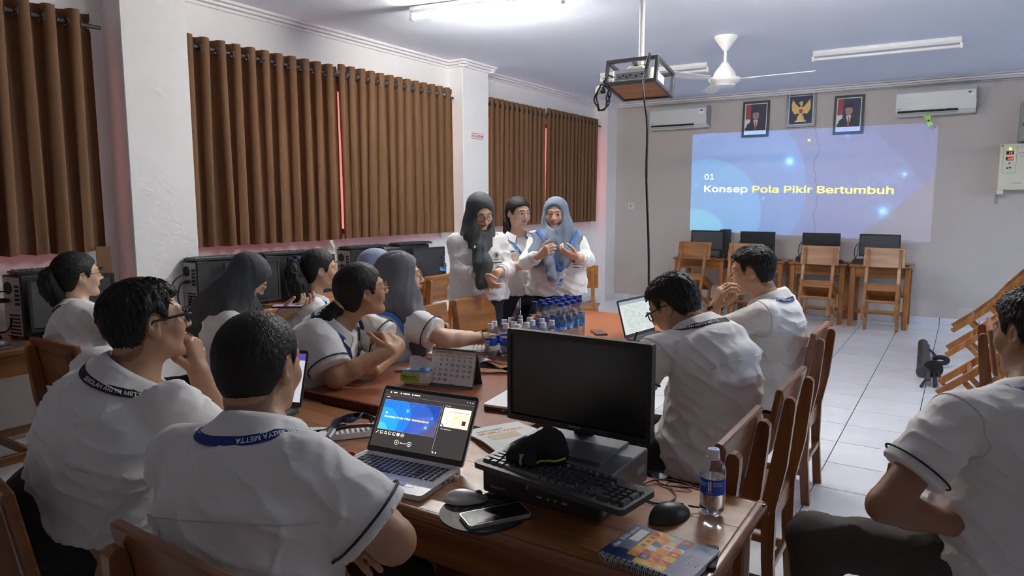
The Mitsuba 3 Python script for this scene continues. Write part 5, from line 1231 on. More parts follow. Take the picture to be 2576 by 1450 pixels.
for x in (sx0 + .03, sx1 - .03): put('foot', cat(ext_x([(sy + .01, sz0 + .03), (sy + .06, sz0 + .03), (sy + .03, sz0 - .02), (sy + .01, sz0 - .02)], x - .03, x + .03)), 'm_cream', k)
for x in (sx0 + .01, sx1 - .01): put('bracket', cat(box(x - .012, x + .012, YB - .17, YB, sz0 - .03, sz0 - .005), box(x - .012, x + .012, YB - .012, YB, sz0 - .13, sz0)), 'm_grey', k)
put('panel_outline', placed(mv(extrude(rrect(.125, .30, .02).difference(rrect(.121, .296, .018)), .001), sx0 + .095, 1.965, 0), frame((0, sy - .0005, 0), X, Z)), 'm_ink', k)
for z, s in ((2.04, '15'), (1.975, '228')):
    put('display', cbox(sx0 + .095, sy - .002, z, .068, .004, .036), 'm_ink', k)
    d_ = put('digits', placed(text(s, .02, .001, True, True), frame((sx0 + .10, sy - .0045, z), X, Z)), 'm_red', k)
    scene[d_]['emitter'] = {'type': 'area', 'radiance': rgb(.9, .04, .01), 'sampling_weight': .01}
put('lamp', mv(rot(extrude(Point(0, 0).buffer(.012), .004), X, 90), sx0 + .095, sy, 2.083), 'm_green_clip', k); scene[k + '__lamp']['emitter'] = {'type': 'area', 'radiance': rgb(.25, .9, .05), 'sampling_weight': .01}
put('badge', mv(rot(extrude(Point(0, 0).buffer(.01), .003), X, 90), sx0 + .02, sy - .004, 2.12), 'm_red', k)
put('button', cbox(sx0 + .095, sy - .003, 1.925, .014, .005, .014, .002), 'm_darkgreen', k); put('switch', cbox(sx0 + .08, sy - .003, 1.872, .018, .006, .016, .002), 'm_ink', k); put('switch', cbox(sx0 + .105, sy - .003, 1.876, .018, .006, .016, .002), 'm_ink', k)
put('lettering', placed(cat(mv(text('STABILIZER', .012, .0006, True), .17, 2.03, 0), mv(text('AUTOMATIC VOLTAGE', .008, .0006), .17, 2.00, 0), mv(text('MATSUNAGA', .010, .0006, True), .13, 1.70, 0)), frame((sx0, sy - .0005, 0), X, Z)), 'm_blue', k)
k = thing('electrical_panel', 'grey metal electrical panel above the stabiliser at the right edge', 'electrical box')
put('case', box(.44, .85, YB - .15, YB, 2.165, 2.60, .006), 'm_grey', k); put('door', box(.46, .83, YB - .162, YB - .15, 2.185, 2.58, .004), 'm_panel', k)
put('lamp', mv(rot(lathe([(0, 0), (.016, 0), (.016, .012), (.010, .018), (0, .018)], 14), X, 90), .497, YB - .162, 2.52), 'm_red', k); scene[k + '__lamp']['emitter'] = {'type': 'area', 'radiance': rgb(1.4, .12, .06), 'sampling_weight': .01}
put('handle', mv(rot(lathe([(0, 0), (.022, 0), (.022, .012), (.015, .03), (0, .03)], 14), X, 90), .497, YB - .162, 2.35), 'm_ink', k)
# ------------------------------------------------------------------ floor: folded tripod stand
k = thing('tripod_stand', 'folded black tripod screen lying on the tile floor at the right', 'tripod')
a0, a1 = np.array([-.205, 6.50, .05]), np.array([-.30, 8.80, .05]); d = (a1 - a0) / np.linalg.norm(a1 - a0)
# a shorter stand: about 1.5 m long
a1 = a0 + d * 1.75
put('case', tube([a0 + d * .35, a0 + d * .36, a1], [.03, .046, .046], 16), 'm_black', k, smooth=40)
put('case_cap', tube([a0 + d * .34, a0 + d * .40], [.05, .05], 16), 'm_dark', k, smooth=40)
o = np.array([.095, .02, 0])
put('pole', tube([a0 + o + (0, 0, -.02), a0 + o + d * 1.15 + (0, 0, -.02)], .013, 12), 'm_iron', k, smooth=40)
put('pole', tube([a0 + o * .45 + (0, 0, .01), a0 + o * .45 + d * 1.6 + (0, 0, .01)], .016, 12), 'm_dark', k, smooth=40)
put('disc', tube([a0 + o * .8 + d * .36, a0 + o * .8 + d * .375], .075, 20).apply_translation((0, 0, .03)), 'm_ink', k, smooth=30)
for q in (-.09, .0, .085): put('leg', tube([a0 + o * .9 + d * .35 + (q * .2, 0, .02), a0 + o * .9 + (q, -.02 - abs(q) * .6, -.034)], .011, 10), 'm_black', k, smooth=40)
put('handle', tube(spline([a0 + o + d * .95, a0 + o * 1.6 + d * .9 + (0, 0, .03), a0 + o * 2.0 + d * .86 + (0, 0, .02), a0 + o * 1.7 + d * .80, a0 + o + d * .82], 20), .022, 8), 'm_ink', k, smooth=True)
put('strap', ribbon(spline([a0 + d * 1.3 + (.05, 0, .03), a0 + d * 1.15 + (.10, 0, .0), a0 + o + d * 1.0], 12), [0, .3, 1], .03), 'm_ink', k)
# ------------------------------------------------------------------ people
def vc_mat(key, rough, spec=.4, **kw):
    scene[key] = {'type': 'twosided', 'bsdf': {'type': 'principled', 'base_color': {'type': 'mesh_attribute', 'name': 'vertex_color'}, 'roughness': rough, 'specular': spec, **kw}}
vc_mat('m_skin', .48, .42)
mat('m_shirt', proc(lambda p, n, uv: mix((.74, .735, .72), (.79, .785, .775), fbm(p.x * 12, p.y * 12, p.z * 12, 3)) * (.985 + .03 * noise(p.x * 700, p.y * 700, p.z * 700))), .78, .2, sheen=.3,
    bump=proc(lambda p, n, uv: fbm(p.x * 34 + p.z * 9, p.y * 34 - p.z * 7, p.z * 30, 3), 1.5e-3), bscale=.006)
mat('m_seam', (.62, .61, .60), .8, .2)
mat('m_piping', (.02, .022, .035), .6, .3)
mat('m_trousers', proc(lambda p, n, uv: mix((.016, .017, .020), (.028, .029, .033), fbm(p.x * 60, p.y * 60, p.z * 60, 2))), .8, .2, sheen=.4)
mat('m_trousers_grey', proc(lambda p, n, uv: mix((.050, .044, .040), (.068, .060, .054), fbm(p.x * 90, p.y * 90, p.z * 90, 2))), .8, .2, sheen=.4)
mat('m_shoe', (.02, .018, .018), .35, .5)
mat('m_hair', proc(lambda p, n, uv: mix((.004, .0038, .004), (.013, .011, .0105), noise(p.x * 260, p.y * 260, p.z * 90))), .5, .3,
    bump=proc(lambda p, n, uv: noise(p.x * 420, p.y * 420, p.z * 130), 8e-4), bscale=.0025)
def cloth(key, a, b): mat(key, proc(lambda p, n, uv: mix(a, b, fbm(p.x * 25, p.y * 25, p.z * 25, 3))), .72, .25, sheen=.5, bump=proc(lambda p, n, uv: fbm(p.x * 40, p.y * 40, p.z * 26, 2), 1.2e-3), bscale=.004)
cloth('m_hijab_dark', (.040, .046, .050), (.056, .063, .068)); cloth('m_hijab_grey', (.115, .118, .135), (.14, .144, .162)); cloth('m_hijab_blue', (.155, .20, .27), (.19, .24, .31)); cloth('m_hijab_lavender', (.20, .24, .36), (.25, .29, .42))
mat('m_lanyard', (.010, .035, .23), .55, .3); mat('m_lanyard_light', (.06, .20, .62), .55, .3); mat('m_lanyard_black', (.016, .018, .026), .55, .3)
mat('m_badge', (.42, .50, .75), .25, .5); mat('m_sclera', (.70, .66, .62), .2, .5); mat('m_iris', (.012, .008, .006), .12, .6); mat('m_specs', (.012, .012, .014), .3, .5); mat('m_specs_gold', (.55, .38, .2), .25, .5, metal=.8); mat('m_scrunchie', (.015, .025, .12), .7, .2)
SKIN = {'tan': (.45, .25, .145), 'brown': (.31, .16, .09), 'light': (.64, .41, .285), 'mid': (.53, .31, .19)}
def unit(v): v = np.asarray(v, float); return v / (np.linalg.norm(v) + 1e-12)
def yaw_dir(y, p=0): y, p = math.radians(y), math.radians(p); return np.array([math.sin(y) * math.cos(p), math.cos(y) * math.cos(p), math.sin(p)])
def ik(S, W, l1, l2, hint):
    """elbow position between shoulder and wrist"""
    S, W = np.asarray(S, float), np.asarray(W, float); d = W - S; L = np.linalg.norm(d); u = d / L; L = min(L, (l1 + l2) * .999)
    a = (l1 * l1 - l2 * l2 + L * L) / (2 * L); h = math.sqrt(max(l1 * l1 - a * a, 0)); v = unit(np.asarray(hint, float) - u * (np.asarray(hint, float) @ u))
    return S + u * a + v * h, S + u * L
def hand_cones(w, d, n, right, curl, s=1.0, spread=1.0, thumb=.5):
    """round cones of a hand; w wrist, d towards the fingers, n where the palm faces"""
    d = unit(d); n = unit(n - d * (np.asarray(n) @ d)); t = np.cross(d, n) if right else np.cross(n, d)
    out, fingers = [], []
    offs = (.027, .009, -.0095, -.027); base = (.088, .092, .087, .078)
    lens = ((.043, .026, .021), (.047, .029, .022), (.043, .027, .021), (.034, .020, .019))
    for i in range(4):
        b = w + (d * base[i] + t * offs[i]) * s
        out.append((w + (d * .012 + t * offs[i] * .55) * s, b, .0155 * s, .0118 * s))
        c = curl[i] if hasattr(curl, '__len__') else curl
        p, ang = b, 0; sp = offs[i] * 2.2 * spread
        chain = []
        for j, l in enumerate(lens[i]):
            ang += c * (.9, 1.15, .8)[j]
            dd = unit(d * math.cos(ang) + n * math.sin(ang) + t * sp * max(0, math.cos(ang)))
            q = p + dd * l * s; r = (.0098, .0088, .0080, .0070)
            chain.append((p, q, r[j] * s * (.88 if i == 3 else 1), r[j + 1] * s * (.88 if i == 3 else 1))); p = q
        fingers.append(chain)
    p = w + (d * .022 + t * .024 + n * .008) * s
    dirs = (t * .62 + d * .7 + n * .25 * thumb * 2, t * .30 + d * .9 + n * .35 * thumb * 2, t * (.15 - .2 * thumb) + d * .9 + n * .45 * thumb * 2)
    chain = []
    for j, l in enumerate((.046, .034, .027)):
        q = p + unit(dirs[j]) * l * s; chain.append((p, q, (.0145, .0115, .0102)[j] * s, (.0115, .0102, .0085)[j] * s)); p = q
    fingers.append(chain)
    return out, fingers
def hand_d(P, H):
    out, fingers = H; d = smin_cones(P, out, .016)
    for ch in fingers: d = smin(d, smin_cones(P, ch, .004), .005)
    return d
def head_local(P, female=False, full=True):
    x, y, z = P[..., 0], P[..., 1], P[..., 2]
    S = np.stack([np.abs(x), y, z], -1)
    d = ell_d(P, (0, -.014, .034), (.0755, .096, .084))
    d = smin(d, ell_d(P, (0, .022, -.02), (.063, .068, .088)), .03)
    j = .92 if female else 1.0
    d = smin(d, cone_d(S, (.042 * j, .012, -.062), (.016, .066, -.098), .024, .017 * j), .03)
    d = smin(d, ell_d(S, (.036, .060, -.028), (.027, .024, .028)), .022)
    d = smin(d, cone_d(S, (.012, .0865, .025), (.042, .074, .024), .010, .009), .014)
    d = smax(d, -ell_d(S, (.032, .0985, .003), (.020, .017, .012)), .012)
    d = smin(d, cone_d(P, (0, .088, .012), (0, .1085, -.026), .0065, .0105), .012)
    d = smin(d, ell_d(S, (.0115, .097, -.0295), (.0085, .0105, .0075)), .007)
    d = smin(d, ell_d(P, (0, .0850, -.0525), (.0235, .0125, .0058)), .006)
    d = smin(d, ell_d(P, (0, .0840, -.0620), (.0190, .0120, .0062)), .005)
    d = smax(d, -ell_d(P, (0, .1005, -.0575), (.022, .009, .0014)), .003)
    d = smin(d, ell_d(P, (0, .071, -.095), (.018, .016, .015)), .018)
    # lids
    d = smin(d, cone_d(S, (.017, .0845, .0045), (.031, .0895, .0105), .0042, .0045), .004); d = smin(d, cone_d(S, (.031, .0895, .0105), (.047, .079, .0035), .0045, .004), .004)
    d = smin(d, cone_d(S, (.018, .084, -.002), (.045, .079, -.003), .0038, .004), .004)
    # ears
    e = ell_d(S, (.0775, -.010, -.004), (.0085, .0195, .0315)); e = smax(e, -ell_d(S, (.0865, -.006, .002), (.008, .0105, .018)), .006)
    e = smin(e, ell_d(S, (.076, -.001, -.028), (.006, .009, .010)), .006); d = smin(d, e, .008)
    return d
def to_world(L, F): return F[:3, 3] + np.asarray(L, float) @ F[:3, :3].T
ZL = (np.array([-.2, -.085, -.055, -.04, -.025, -.012, .012, .024, .034, .046, .056, .07, .085, .12]), np.array([-.082, -.078, -.066, -.045, -.004, .030, .034, .0, .002, .045, .058, .068, .078, .085]))
def hair_d(L, kind, P=None):
    x, y, z = L[..., 0], L[..., 1], L[..., 2]
    if kind == 'buzz':
        t = np.interp(z, [-.08, -.03, .04, .1], [.003, .005, .008, .009]); zl = np.interp(y, *ZL)
    elif kind == 'short':
        t = np.interp(z, [-.08, -.03, .03, .08], [.003, .007, .012, .016]) + .007 * np.clip((y - .02) / .08, 0, 1) * (z > .05); zl = np.interp(y, *ZL)
    else:
        t = np.interp(z, [-.08, -.03, .04, .1], [.010, .014, .012, .010]); zl = np.interp(y, ZL[0], ZL[1] - .012)
    d = smin(ell_d(L, (0, -.014, .034), (.0755, .096, .084)), ell_d(L, (0, -.030, -.015), (.066, .066, .075)), .03) - t
    return smax(d, zl - z, .008)
def frame_head(c, yaw, pitch, roll):
    y = yaw_dir(yaw, pitch); z0 = np.array([0, 0, 1.0]); x = unit(np.cross(y, z0)); z = np.cross(x, y); r = math.radians(roll)
    x, z = x * math.cos(r) - z * math.sin(r), z * math.cos(r) + x * math.sin(r)
    F = np.eye(4); F[:3, 0], F[:3, 1], F[:3, 2], F[:3, 3] = x, y, z, c; return F
def displaced(m, fn):
    """move vertices along their normals by fn(v)"""
    if len(m.vertices) == 0: return m
    _, _, n = meshkit.arrays(m, True)
    return trimesh.Trimesh(m.vertices + n * fn(np.asarray(m.vertices))[:, None], m.faces, process=False)
def ribbon_text(path, N, s, h, gap, m, parent, start=.1, flip=False, lift=.0016):
    """letters laid along a band path"""
    P = np.asarray(path, float); L = np.r_[0, np.cumsum(np.linalg.norm(np.diff(P, axis=0), axis=1))]; total = L[-1]; pos = start
    t = text(s, h, .0004, True); v = t.vertices.copy(); x = pos + v[:, 0]; ok = x.max() < total
    Pi = np.stack([np.interp(x, L, P[:, i]) for i in range(3)], 1); Ni = np.stack([np.interp(x, L, N[:, i]) for i in range(3)], 1); Ni /= np.linalg.norm(Ni, axis=1, keepdims=True)
    T_ = np.gradient(P, axis=0); T_ /= np.linalg.norm(T_, axis=1, keepdims=True); Ti = np.stack([np.interp(x, L, T_[:, i]) for i in range(3)], 1); B = np.cross(Ni, Ti)
    t.vertices = Pi + B * (v[:, 1:2] - h / 2) + Ni * (lift + v[:, 2:3]); put('lettering', t, m, parent)
def person(label, sp):
    k = thing('person', label, 'person', sp.get('group'))
    fem = sp.get('female', False); s = sp.get('scale', .92 if fem else 1.0); skin = np.array(SKIN[sp.get('skin', 'tan')])
    hip, neck, head = (np.asarray(sp[q], float) for q in ('hip', 'neck', 'head'))
    by = sp['yaw']; fwd = yaw_dir(by); spine = unit(neck - hip); side0 = unit(np.cross(fwd, [0, 0, 1])); sidec = unit(side0 + np.array([0, 0, 1]) * sp.get('shrug', 0)); 
    side = unit(sidec - spine * (sidec @ spine)); front = np.cross(spine, side); front = front if front @ fwd > 0 else -front
    # bent spine: middle pushed back or forth
    bend = sp.get('bend', .03)
    mid = (hip + neck) / 2 - front * bend
    cv = lambda t: (1 - t) ** 2 * hip + 2 * t * (1 - t) * (2 * mid - (hip + neck) / 2) + t * t * neck
    ts = np.linspace(0, .93, 8)
    W = np.interp(ts, [0, .25, .45, .72, .88, .93], sp.get('w', [.175, .165, .165, .185, .13, .085])) * sp.get('wide', 1)
    Dp = np.interp(ts, [0, .25, .45, .72, .88, .93], sp.get('d', [.125, .125, .12, .115, .085, .065])) * sp.get('deep', 1)
    shift = np.interp(ts, [0, .2, .45, .7, 1], sp.get('belly', [.0, .02, .015, .005, 0]))
    C, R = [], []
    for i, t in enumerate(ts):
        tg = unit(cv(min(t + .02, 1)) - cv(max(t - .02, 0))); sd = unit(side - tg * (side @ tg)); fr = np.cross(tg, sd); fr = fr if fr @ front > 0 else -fr
        C.append(cv(t) + fr * shift[i]); R.append(np.stack([sd, fr, tg]))
    H = np.linalg.norm(neck - hip) / 8 * 1.25
    def torso(P, g=0.0):
        d = None
        for c, r, w, dp in zip(C, R, W, Dp):
            e = ell_d(P, c, (w + g, dp + g, max(H, .07) + g * .5), r); d = e if d is None else smin(d, e, .05)
        return d
    hw = sp.get('shw', .155 if fem else .178)
    sc = cv(.86) + front * sp.get('roll_fwd', .0)
    SH = {}
    for q, sg in (('R', 1), ('L', -1)):
        SH[q] = np.asarray(sp['s' + q], float) if 's' + q in sp else sc + side * sg * hw
    l1, l2 = sp.get('arm', (.275 * s, .245 * s))
    bust = [ell for sg in (-1, 1) for ell in [(cv(.60) + side * sg * .068 + front * (.085), (.062, .058, .062))]] if fem else []
    A, hands = {}, {}
    for q in 'RL':
        a = sp.get('arm' + q)
        if a is None: continue
        if 'elbow' in a:
            e = np.asarray(a['elbow'], float); e = SH[q] + unit(e - SH[q]) * min(np.linalg.norm(e - SH[q]), l1 * 1.12); w = np.asarray(a['wrist'], float); w = e + unit(w - e) * min(np.linalg.norm(w - e), l2 * 1.1)
        else: e, w = ik(SH[q], a['wrist'], l1, l2, a.get('hint', (0, 0, -1)))
        A[q] = (SH[q], e, w)
        if 'hand' in a: hands[q] = hand_cones(w, np.asarray(a['hand'][0], float), np.asarray(a['hand'][1], float), q == 'R', a.get('curl', .45), s * 1.0, a.get('spread', 1), a.get('thumb', .5))
        else: hands[q] = hand_cones(w, unit(w - e), a.get('palm', (0, 0, -1)), q == 'R', a.get('curl', .5), s * 1.0)
    F = frame_head(head, *sp['look']); hs = sp.get('hs', .97 if fem else 1.0)
    Fi = np.linalg.inv(F); loc = lambda P: ((P - F[:3, 3].astype(np.float32)) @ F[:3, :3].astype(np.float32)) / hs
    nr = .052 if fem else .060
    nb = to_world((0, -.03, -.055), F); neckc = [(neck - spine * .05, nb, nr * 1.06, nr)]
    fat = sp.get('fat', 1.0)
    armr = np.array((.047, .041, .040, .026)) * (.93 if fem else 1.05) * fat
    def arms(P):
        d = None
        for q, (S, e, w) in A.items():
            m_ = e + (w - e) * .3
            for c in ((S, e, armr[0], armr[1]), (e, m_, armr[1], armr[2]), (m_, w, armr[2], armr[3])):
                x = cone_d(P, *c); d = x if d is None else smin(d, x, .012)
        return d
    # legs
    legs = []
    if sp.get('pose', 'sit') == 'sit':
        for sg in (1, -1):
            h0 = hip + side0 * sg * .09 + fwd * .02 - np.array([0, 0, .01]); kn = np.asarray(sp.get('knee' + 'RL'[sg < 0], h0 + fwd * .40 + side0 * sg * sp.get('splay', .05) + np.array([0, 0, .50 - h0[2]])), float)
            an = np.asarray(sp.get('ankle' + 'RL'[sg < 0], [*(kn + fwd * sp.get('tuck', -.05))[:2], .085]), float); legs.append((h0, kn, an))
    else:
        for sg in (1, -1):
            h0 = hip + side0 * sg * .085; an = np.array([*(hip + side0 * sg * .095 - fwd * .02)[:2], .085]); kn = (h0 + an) / 2 + fwd * .025; legs.append((h0, kn, an))
    lr = np.array((.088, .062, .046)) * sp.get('leg', 1.0)
    def legs_d(P, g=0.0):
        d = None
        for h0, kn, an in legs:
            for c in ((h0, kn, lr[0] + g, lr[1] + g), (kn, an, lr[1] + g, lr[2] + g * 1.2)):
                x = cone_d(P, *c); d = x if d is None else smin(d, x, .03)
        return smin(d, ell_d(P, hip + np.array([0, 0, -.02 + sp.get('rise', 0) / 2]) + fwd * sp.get('rise', 0) * .0, (.165 * (1 + sp.get('rise', 0)) + g, .125 * (1 + 2 * sp.get('rise', 0)) + g, .11 + g + sp.get('rise', 0) / 2), np.stack([side0, fwd, [0, 0, 1]])), .04)
    def body(P):
        d = torso(P, -.012)
        for c, r in bust: d = smin(d, ell_d(P, c, np.array(r) - .012, R[4]), .03)
        d = smin(d, smin_cones(P, neckc, .03), .015)
        if A: d = smin(d, arms(P), .02)
        return smin(d, legs_d(P, -.016), .03)
    # ---- body mesh: coarse all over, fine at head and hands
    lo = np.min([hip - .3, neck - .3, *[p - .12 for a in A.values() for p in a], *[p - .12 for l in legs for p in l]], 0); hi = np.max([hip + .3, neck + .3, *[p + .12 for a in A.values() for p in a], *[p + .12 for l in legs for p in l]], 0)
    bm = sdf_mesh(body, lo, hi, sp.get('res', .013))
    pieces = []
    headfn = lambda P: smin(head_local(loc(P), fem) * hs, smin_cones(P, neckc, .03), .022)
    hm = sdf_mesh(headfn, head - .16, head + .16, sp.get('hres', .0048))
    pieces.append(hm)
    wb = []
    for q, Hd in hands.items():
        S, e, w = A[q]; allc = Hd[0] + [c for ch in Hd[1] for c in ch]; b0, b1 = bounds_of(allc, .012)
        st = [(w, w + (e - w) * .0 + unit(e - w) * .05, armr[3], armr[3] * 1.08)]
        fn = lambda P, Hd=Hd, e=e, w=w: smin(hand_d(P, Hd), cone_d(P, w, w + unit(e - w) * .05, armr[3] * .96, armr[3] * 1.0), .018)
        c0, c1 = bounds_of(st, .004); pieces.append(sdf_mesh(fn, np.minimum(b0, c0), np.maximum(b1, c1), sp.get('handres', .0042)))
    full = cat([bm] + pieces)
    Lh = np.asarray(loc(full.vertices.astype(np.float32))); col = np.tile(skin, (len(full.vertices), 1))
    inh = (np.abs(Lh) < (.1, .14, .15)).all(1)
    ax_, y_, z_ = np.abs(Lh[:, 0]), Lh[:, 1], Lh[:, 2]
    lip = inh & (y_ > .07) & (((ax_ / .021) ** 2 + ((z_ + .0572) / .0105) ** 2) < 1); lipc = np.array(sp.get('lip', (.46, .19, .15))) * (skin / .42).mean() ** .5
    col[lip] = lipc
    if not sp.get('nobrow'):
        bz = .0285 - .10 * np.clip(ax_ - .034, 0, 1) ** 1.0 * 2; brow = inh & (y_ > .055) & (np.abs(z_ - bz) < .0034) & (ax_ > .015) & (ax_ < .047); col[brow] = (.07, .04, .028)
    lash = inh & (y_ > .06) & (ax_ > .017) & (ax_ < .046) & (np.abs(z_ - .0062) < .0022); col[lash] = (.04, .022, .015)
    cheek = np.exp(-(((ax_ - .04) / .018) ** 2 + ((z_ + .022) / .018) ** 2)) * inh * (y_ > .04); col = col * (1 - .10 * cheek[:, None] * np.array([-.4, 1, 1]))
    if sp.get('hair') in ('buzz', 'short') and sp.get('stubble', True):   # shaved fade at nape and temples
        zl = np.interp(Lh[:, 1], *ZL); f = inh & (z_ < zl + .012) & (z_ > zl - .012) & (Lh[:, 1] < .04); col[f] = col[f] * .55
    put('body', full, 'm_skin', k, smooth=True, color=col)
    # ---- eyes
    if sp.get('eyes', True):
        for sg in (-1, 1):
            e = put('eye', placed(trimesh.creation.icosphere(2, .0118 * hs), F @ trimesh.transformations.translation_matrix(np.array((sg * .0315, .0785, .0038)) * hs)), 'm_sclera', k, smooth=True)
            gz = np.array(sp.get('gaze', (0, 1, -.12))); gz = gz / np.linalg.norm(gz)
            put('iris', placed(mv(trimesh.creation.icosphere(2, .0064 * hs), *(np.array((sg * .0315, .0785, .0038)) + gz * .0064) * hs) , F), 'm_iris', e, smooth=True)
    # ---- trousers, shoes
    def fold_noise(V, f1, f2, seed, amp):
        a = meshkit.noise(V @ np.array([[.8, .3, -.5], [-.5, .8, .2], [.4, .3, .85]]) * f1, seed); b = meshkit.noise(V @ np.array([[.6, -.6, .5], [.7, .7, .1], [-.4, .3, .85]]) * f2, seed + 1)
        r = (1 - np.abs(2 * a - 1)) ** 2.5 * .6 + (1 - np.abs(2 * b - 1)) ** 2.5 * .4
        c = meshkit.noise(V @ np.array([[.5, .5, .7], [-.7, .7, .1], [-.5, -.5, .7]]) * (5, 15, 8), seed + 3)
        r = r + .38 * np.exp(-(np.abs(2 * c - 1) / .14) ** 2) + .30 * np.exp(-(np.abs(2 * b - 1) / .12) ** 2)
        return (r - .45) * amp
    seed = sp.get('seed', 1)
    tm_ = sp.get('trousers', 'm_trousers')
    def tr(P): return np.maximum(legs_d(P, .0), P[..., 2] - (hip[2] + .09 + sp.get('rise', 0)))
    tm = sdf_mesh(lambda P: smax(tr(P), -(P[..., 2] - .10), .01), np.min([p - .13 for l in legs for p in l] + [hip - .2], 0), np.max([p + .13 for l in legs for p in l] + [hip + .2], 0), sp.get('tres', .016))
    put('trousers', displaced(tm, lambda V: fold_noise(V, (6, 6, 12), (14, 14, 20), seed, .008)), tm_, k, smooth=True)
    for h0, kn, an in legs:
        d_ = unit([*(fwd[:2]), 0]); put('shoe', sdf_mesh(lambda P: np.maximum(smin_cones(P, [(an - (0, 0, .02), an + (0, 0, .01), .042, .04), (an - d_ * .05 + (0, 0, -.045), an + d_ * .15 + (0, 0, -.055), .04, .036)], .03), -(P[..., 2] - .004)), an - .24, an + .24, .014), 'm_shoe', k, smooth=True)
    # ---- shirt
    long = sp.get('sleeve', 'short') == 'long'
    hem = sp.get('hem', .07)
    g = .012
    cuffs = {}
    for q, (S, e, w) in A.items():
        if long: f = sp.get('cuff', .80); cuffs[q] = (e + (w - e) * f, unit(w - e))
        else: f = sp.get('cuff', .74); cuffs[q] = (S + (e - S) * f, unit(e - S))
    cr = sp.get('cuffr', .067 if not long else .044) * fat
    def sleeves(P):
        d = None
        for q, (S, e, w) in A.items():
            cp, cd = cuffs[q]
            if long:
                x = smin(cone_d(P, S, e, .060 * fat, .052 * fat), cone_d(P, e, e + (w - e) * .9, .052 * fat, cr), .03)
            else: x = cone_d(P, S, cp + cd * .03, .066 * fat, cr)
            x = np.maximum(x, (P - cp.astype(np.float32)) @ cd.astype(np.float32)); d = x if d is None else np.minimum(d, x)
        return d
    nc = cv(.95) + front * .012; nn = unit(spine * .9 + front * .25)
    hemp = hip - spine * hem + front * .0
    hn = unit(sp.get('hemn', spine)); skirt = sp.get('skirt', None)
    def shirt(P):
        d = torso(P, g)
        for c, r in bust: d = smin(d, ell_d(P, c, r, R[4]), .05)
        for sg in (-1, 1): d = smin(d, cone_d(P, cv(.93) + side * sg * .045, SH['R' if sg > 0 else 'L'], .048, .062 * fat), .05)
        if sp.get('pose', 'sit') == 'sit':
            d = smin(d, ell_d(P, hip + fwd * .03, (.175 * sp.get('wide', 1) + g, .15 * sp.get('deep', 1) + g, .13), np.stack([side0, fwd, [0, 0, 1]])), .05)
        else:
            d = smin(d, cone_d(P, hip + side0 * .07 + (0, 0, .1), hip + side0 * .085 - (0, 0, .12), .115, .135), .06); d = smin(d, cone_d(P, hip - side0 * .07 + (0, 0, .1), hip - side0 * .085 - (0, 0, .12), .115, .135), .06)
        d = np.maximum(d, -((P - hemp.astype(np.float32)) @ hn.astype(np.float32)))
        if A: d = smin(d, sleeves(P), .018)
        q = P - nc.astype(np.float32); pl = q @ nn.astype(np.float32); rad = np.sqrt(np.maximum((q * q).sum(-1) - pl * pl, 0))
        return np.maximum(d, np.minimum(pl - .002, .135 - rad))
    pts = [hip, neck, SH['R'], SH['L'], *[c[0] for c in cuffs.values()], *[a[1] for a in A.values()]]
    sm = sdf_mesh(shirt, np.min(pts, 0) - .26, np.max(pts, 0) + .26, sp.get('sres', .0105))
    if not hasattr(person, 'n'): person.n = 0
    def folds(V):
        t = np.clip((V - hip) @ spine / np.linalg.norm(neck - hip), 0, 1)
        m_ = .5 + .7 * np.exp(-((t - .12) / .18) ** 2) + .35 * np.exp(-((t - .62) / .2) ** 2)
        far = np.minimum(1, np.abs((V - nc) @ nn) / .05)
        for cp_, cd_ in cuffs.values():
            q_ = V - cp_; al = -(q_ @ cd_); rd = np.linalg.norm(q_ + np.outer(al, cd_), axis=1)
            far = np.where((rd < .125) & (al < .08), np.minimum(far, np.clip(al / .06 - .45, 0, 1)), far)
        return fold_noise(V, (5, 5, 15), (10, 9, 26), seed, sp.get('folds', .018)) * m_ * far
    put('shirt', displaced(sm, folds), 'm_shirt', k, smooth=True)
    # piping on the short sleeves
    for q, (cp, cd) in cuffs.items():
        if long and sp.get('cuffband', True): pass
        u = unit(np.cross(cd, [0.3, .2, .9])); v = np.cross(cd, u); ring = []
        o = cp - cd * (.024 if not long else .035)
        aa = np.linspace(0, 2 * np.pi, 48, endpoint=False)
        rays = np.cos(aa)[:, None] * u + np.sin(aa)[:, None] * v; tt = np.full(48, .03)
        for st in (.006,) * 14: tt = np.where(shirt((o + rays * tt[:, None]).astype(np.float32)) < 0, tt + st, tt)
        P_ = displaced(trimesh.Trimesh(sm.vertices, sm.faces, process=False), lambda V: 0 * V[:, 0]).vertices if False else o + rays * np.minimum(tt, .105)[:, None]
        if long: 
            if sp.get('cuffband', True): put('cuff', tube(P_ - rays * .004, .006, 8, True), 'm_shirt', k, smooth=True, label='rolled cuff')
        elif sp.get('piping', True): put('sleeve_piping', tube(P_ + rays * .0015, .0030, 6, True), 'm_piping', k, smooth=True, label='dark piping')
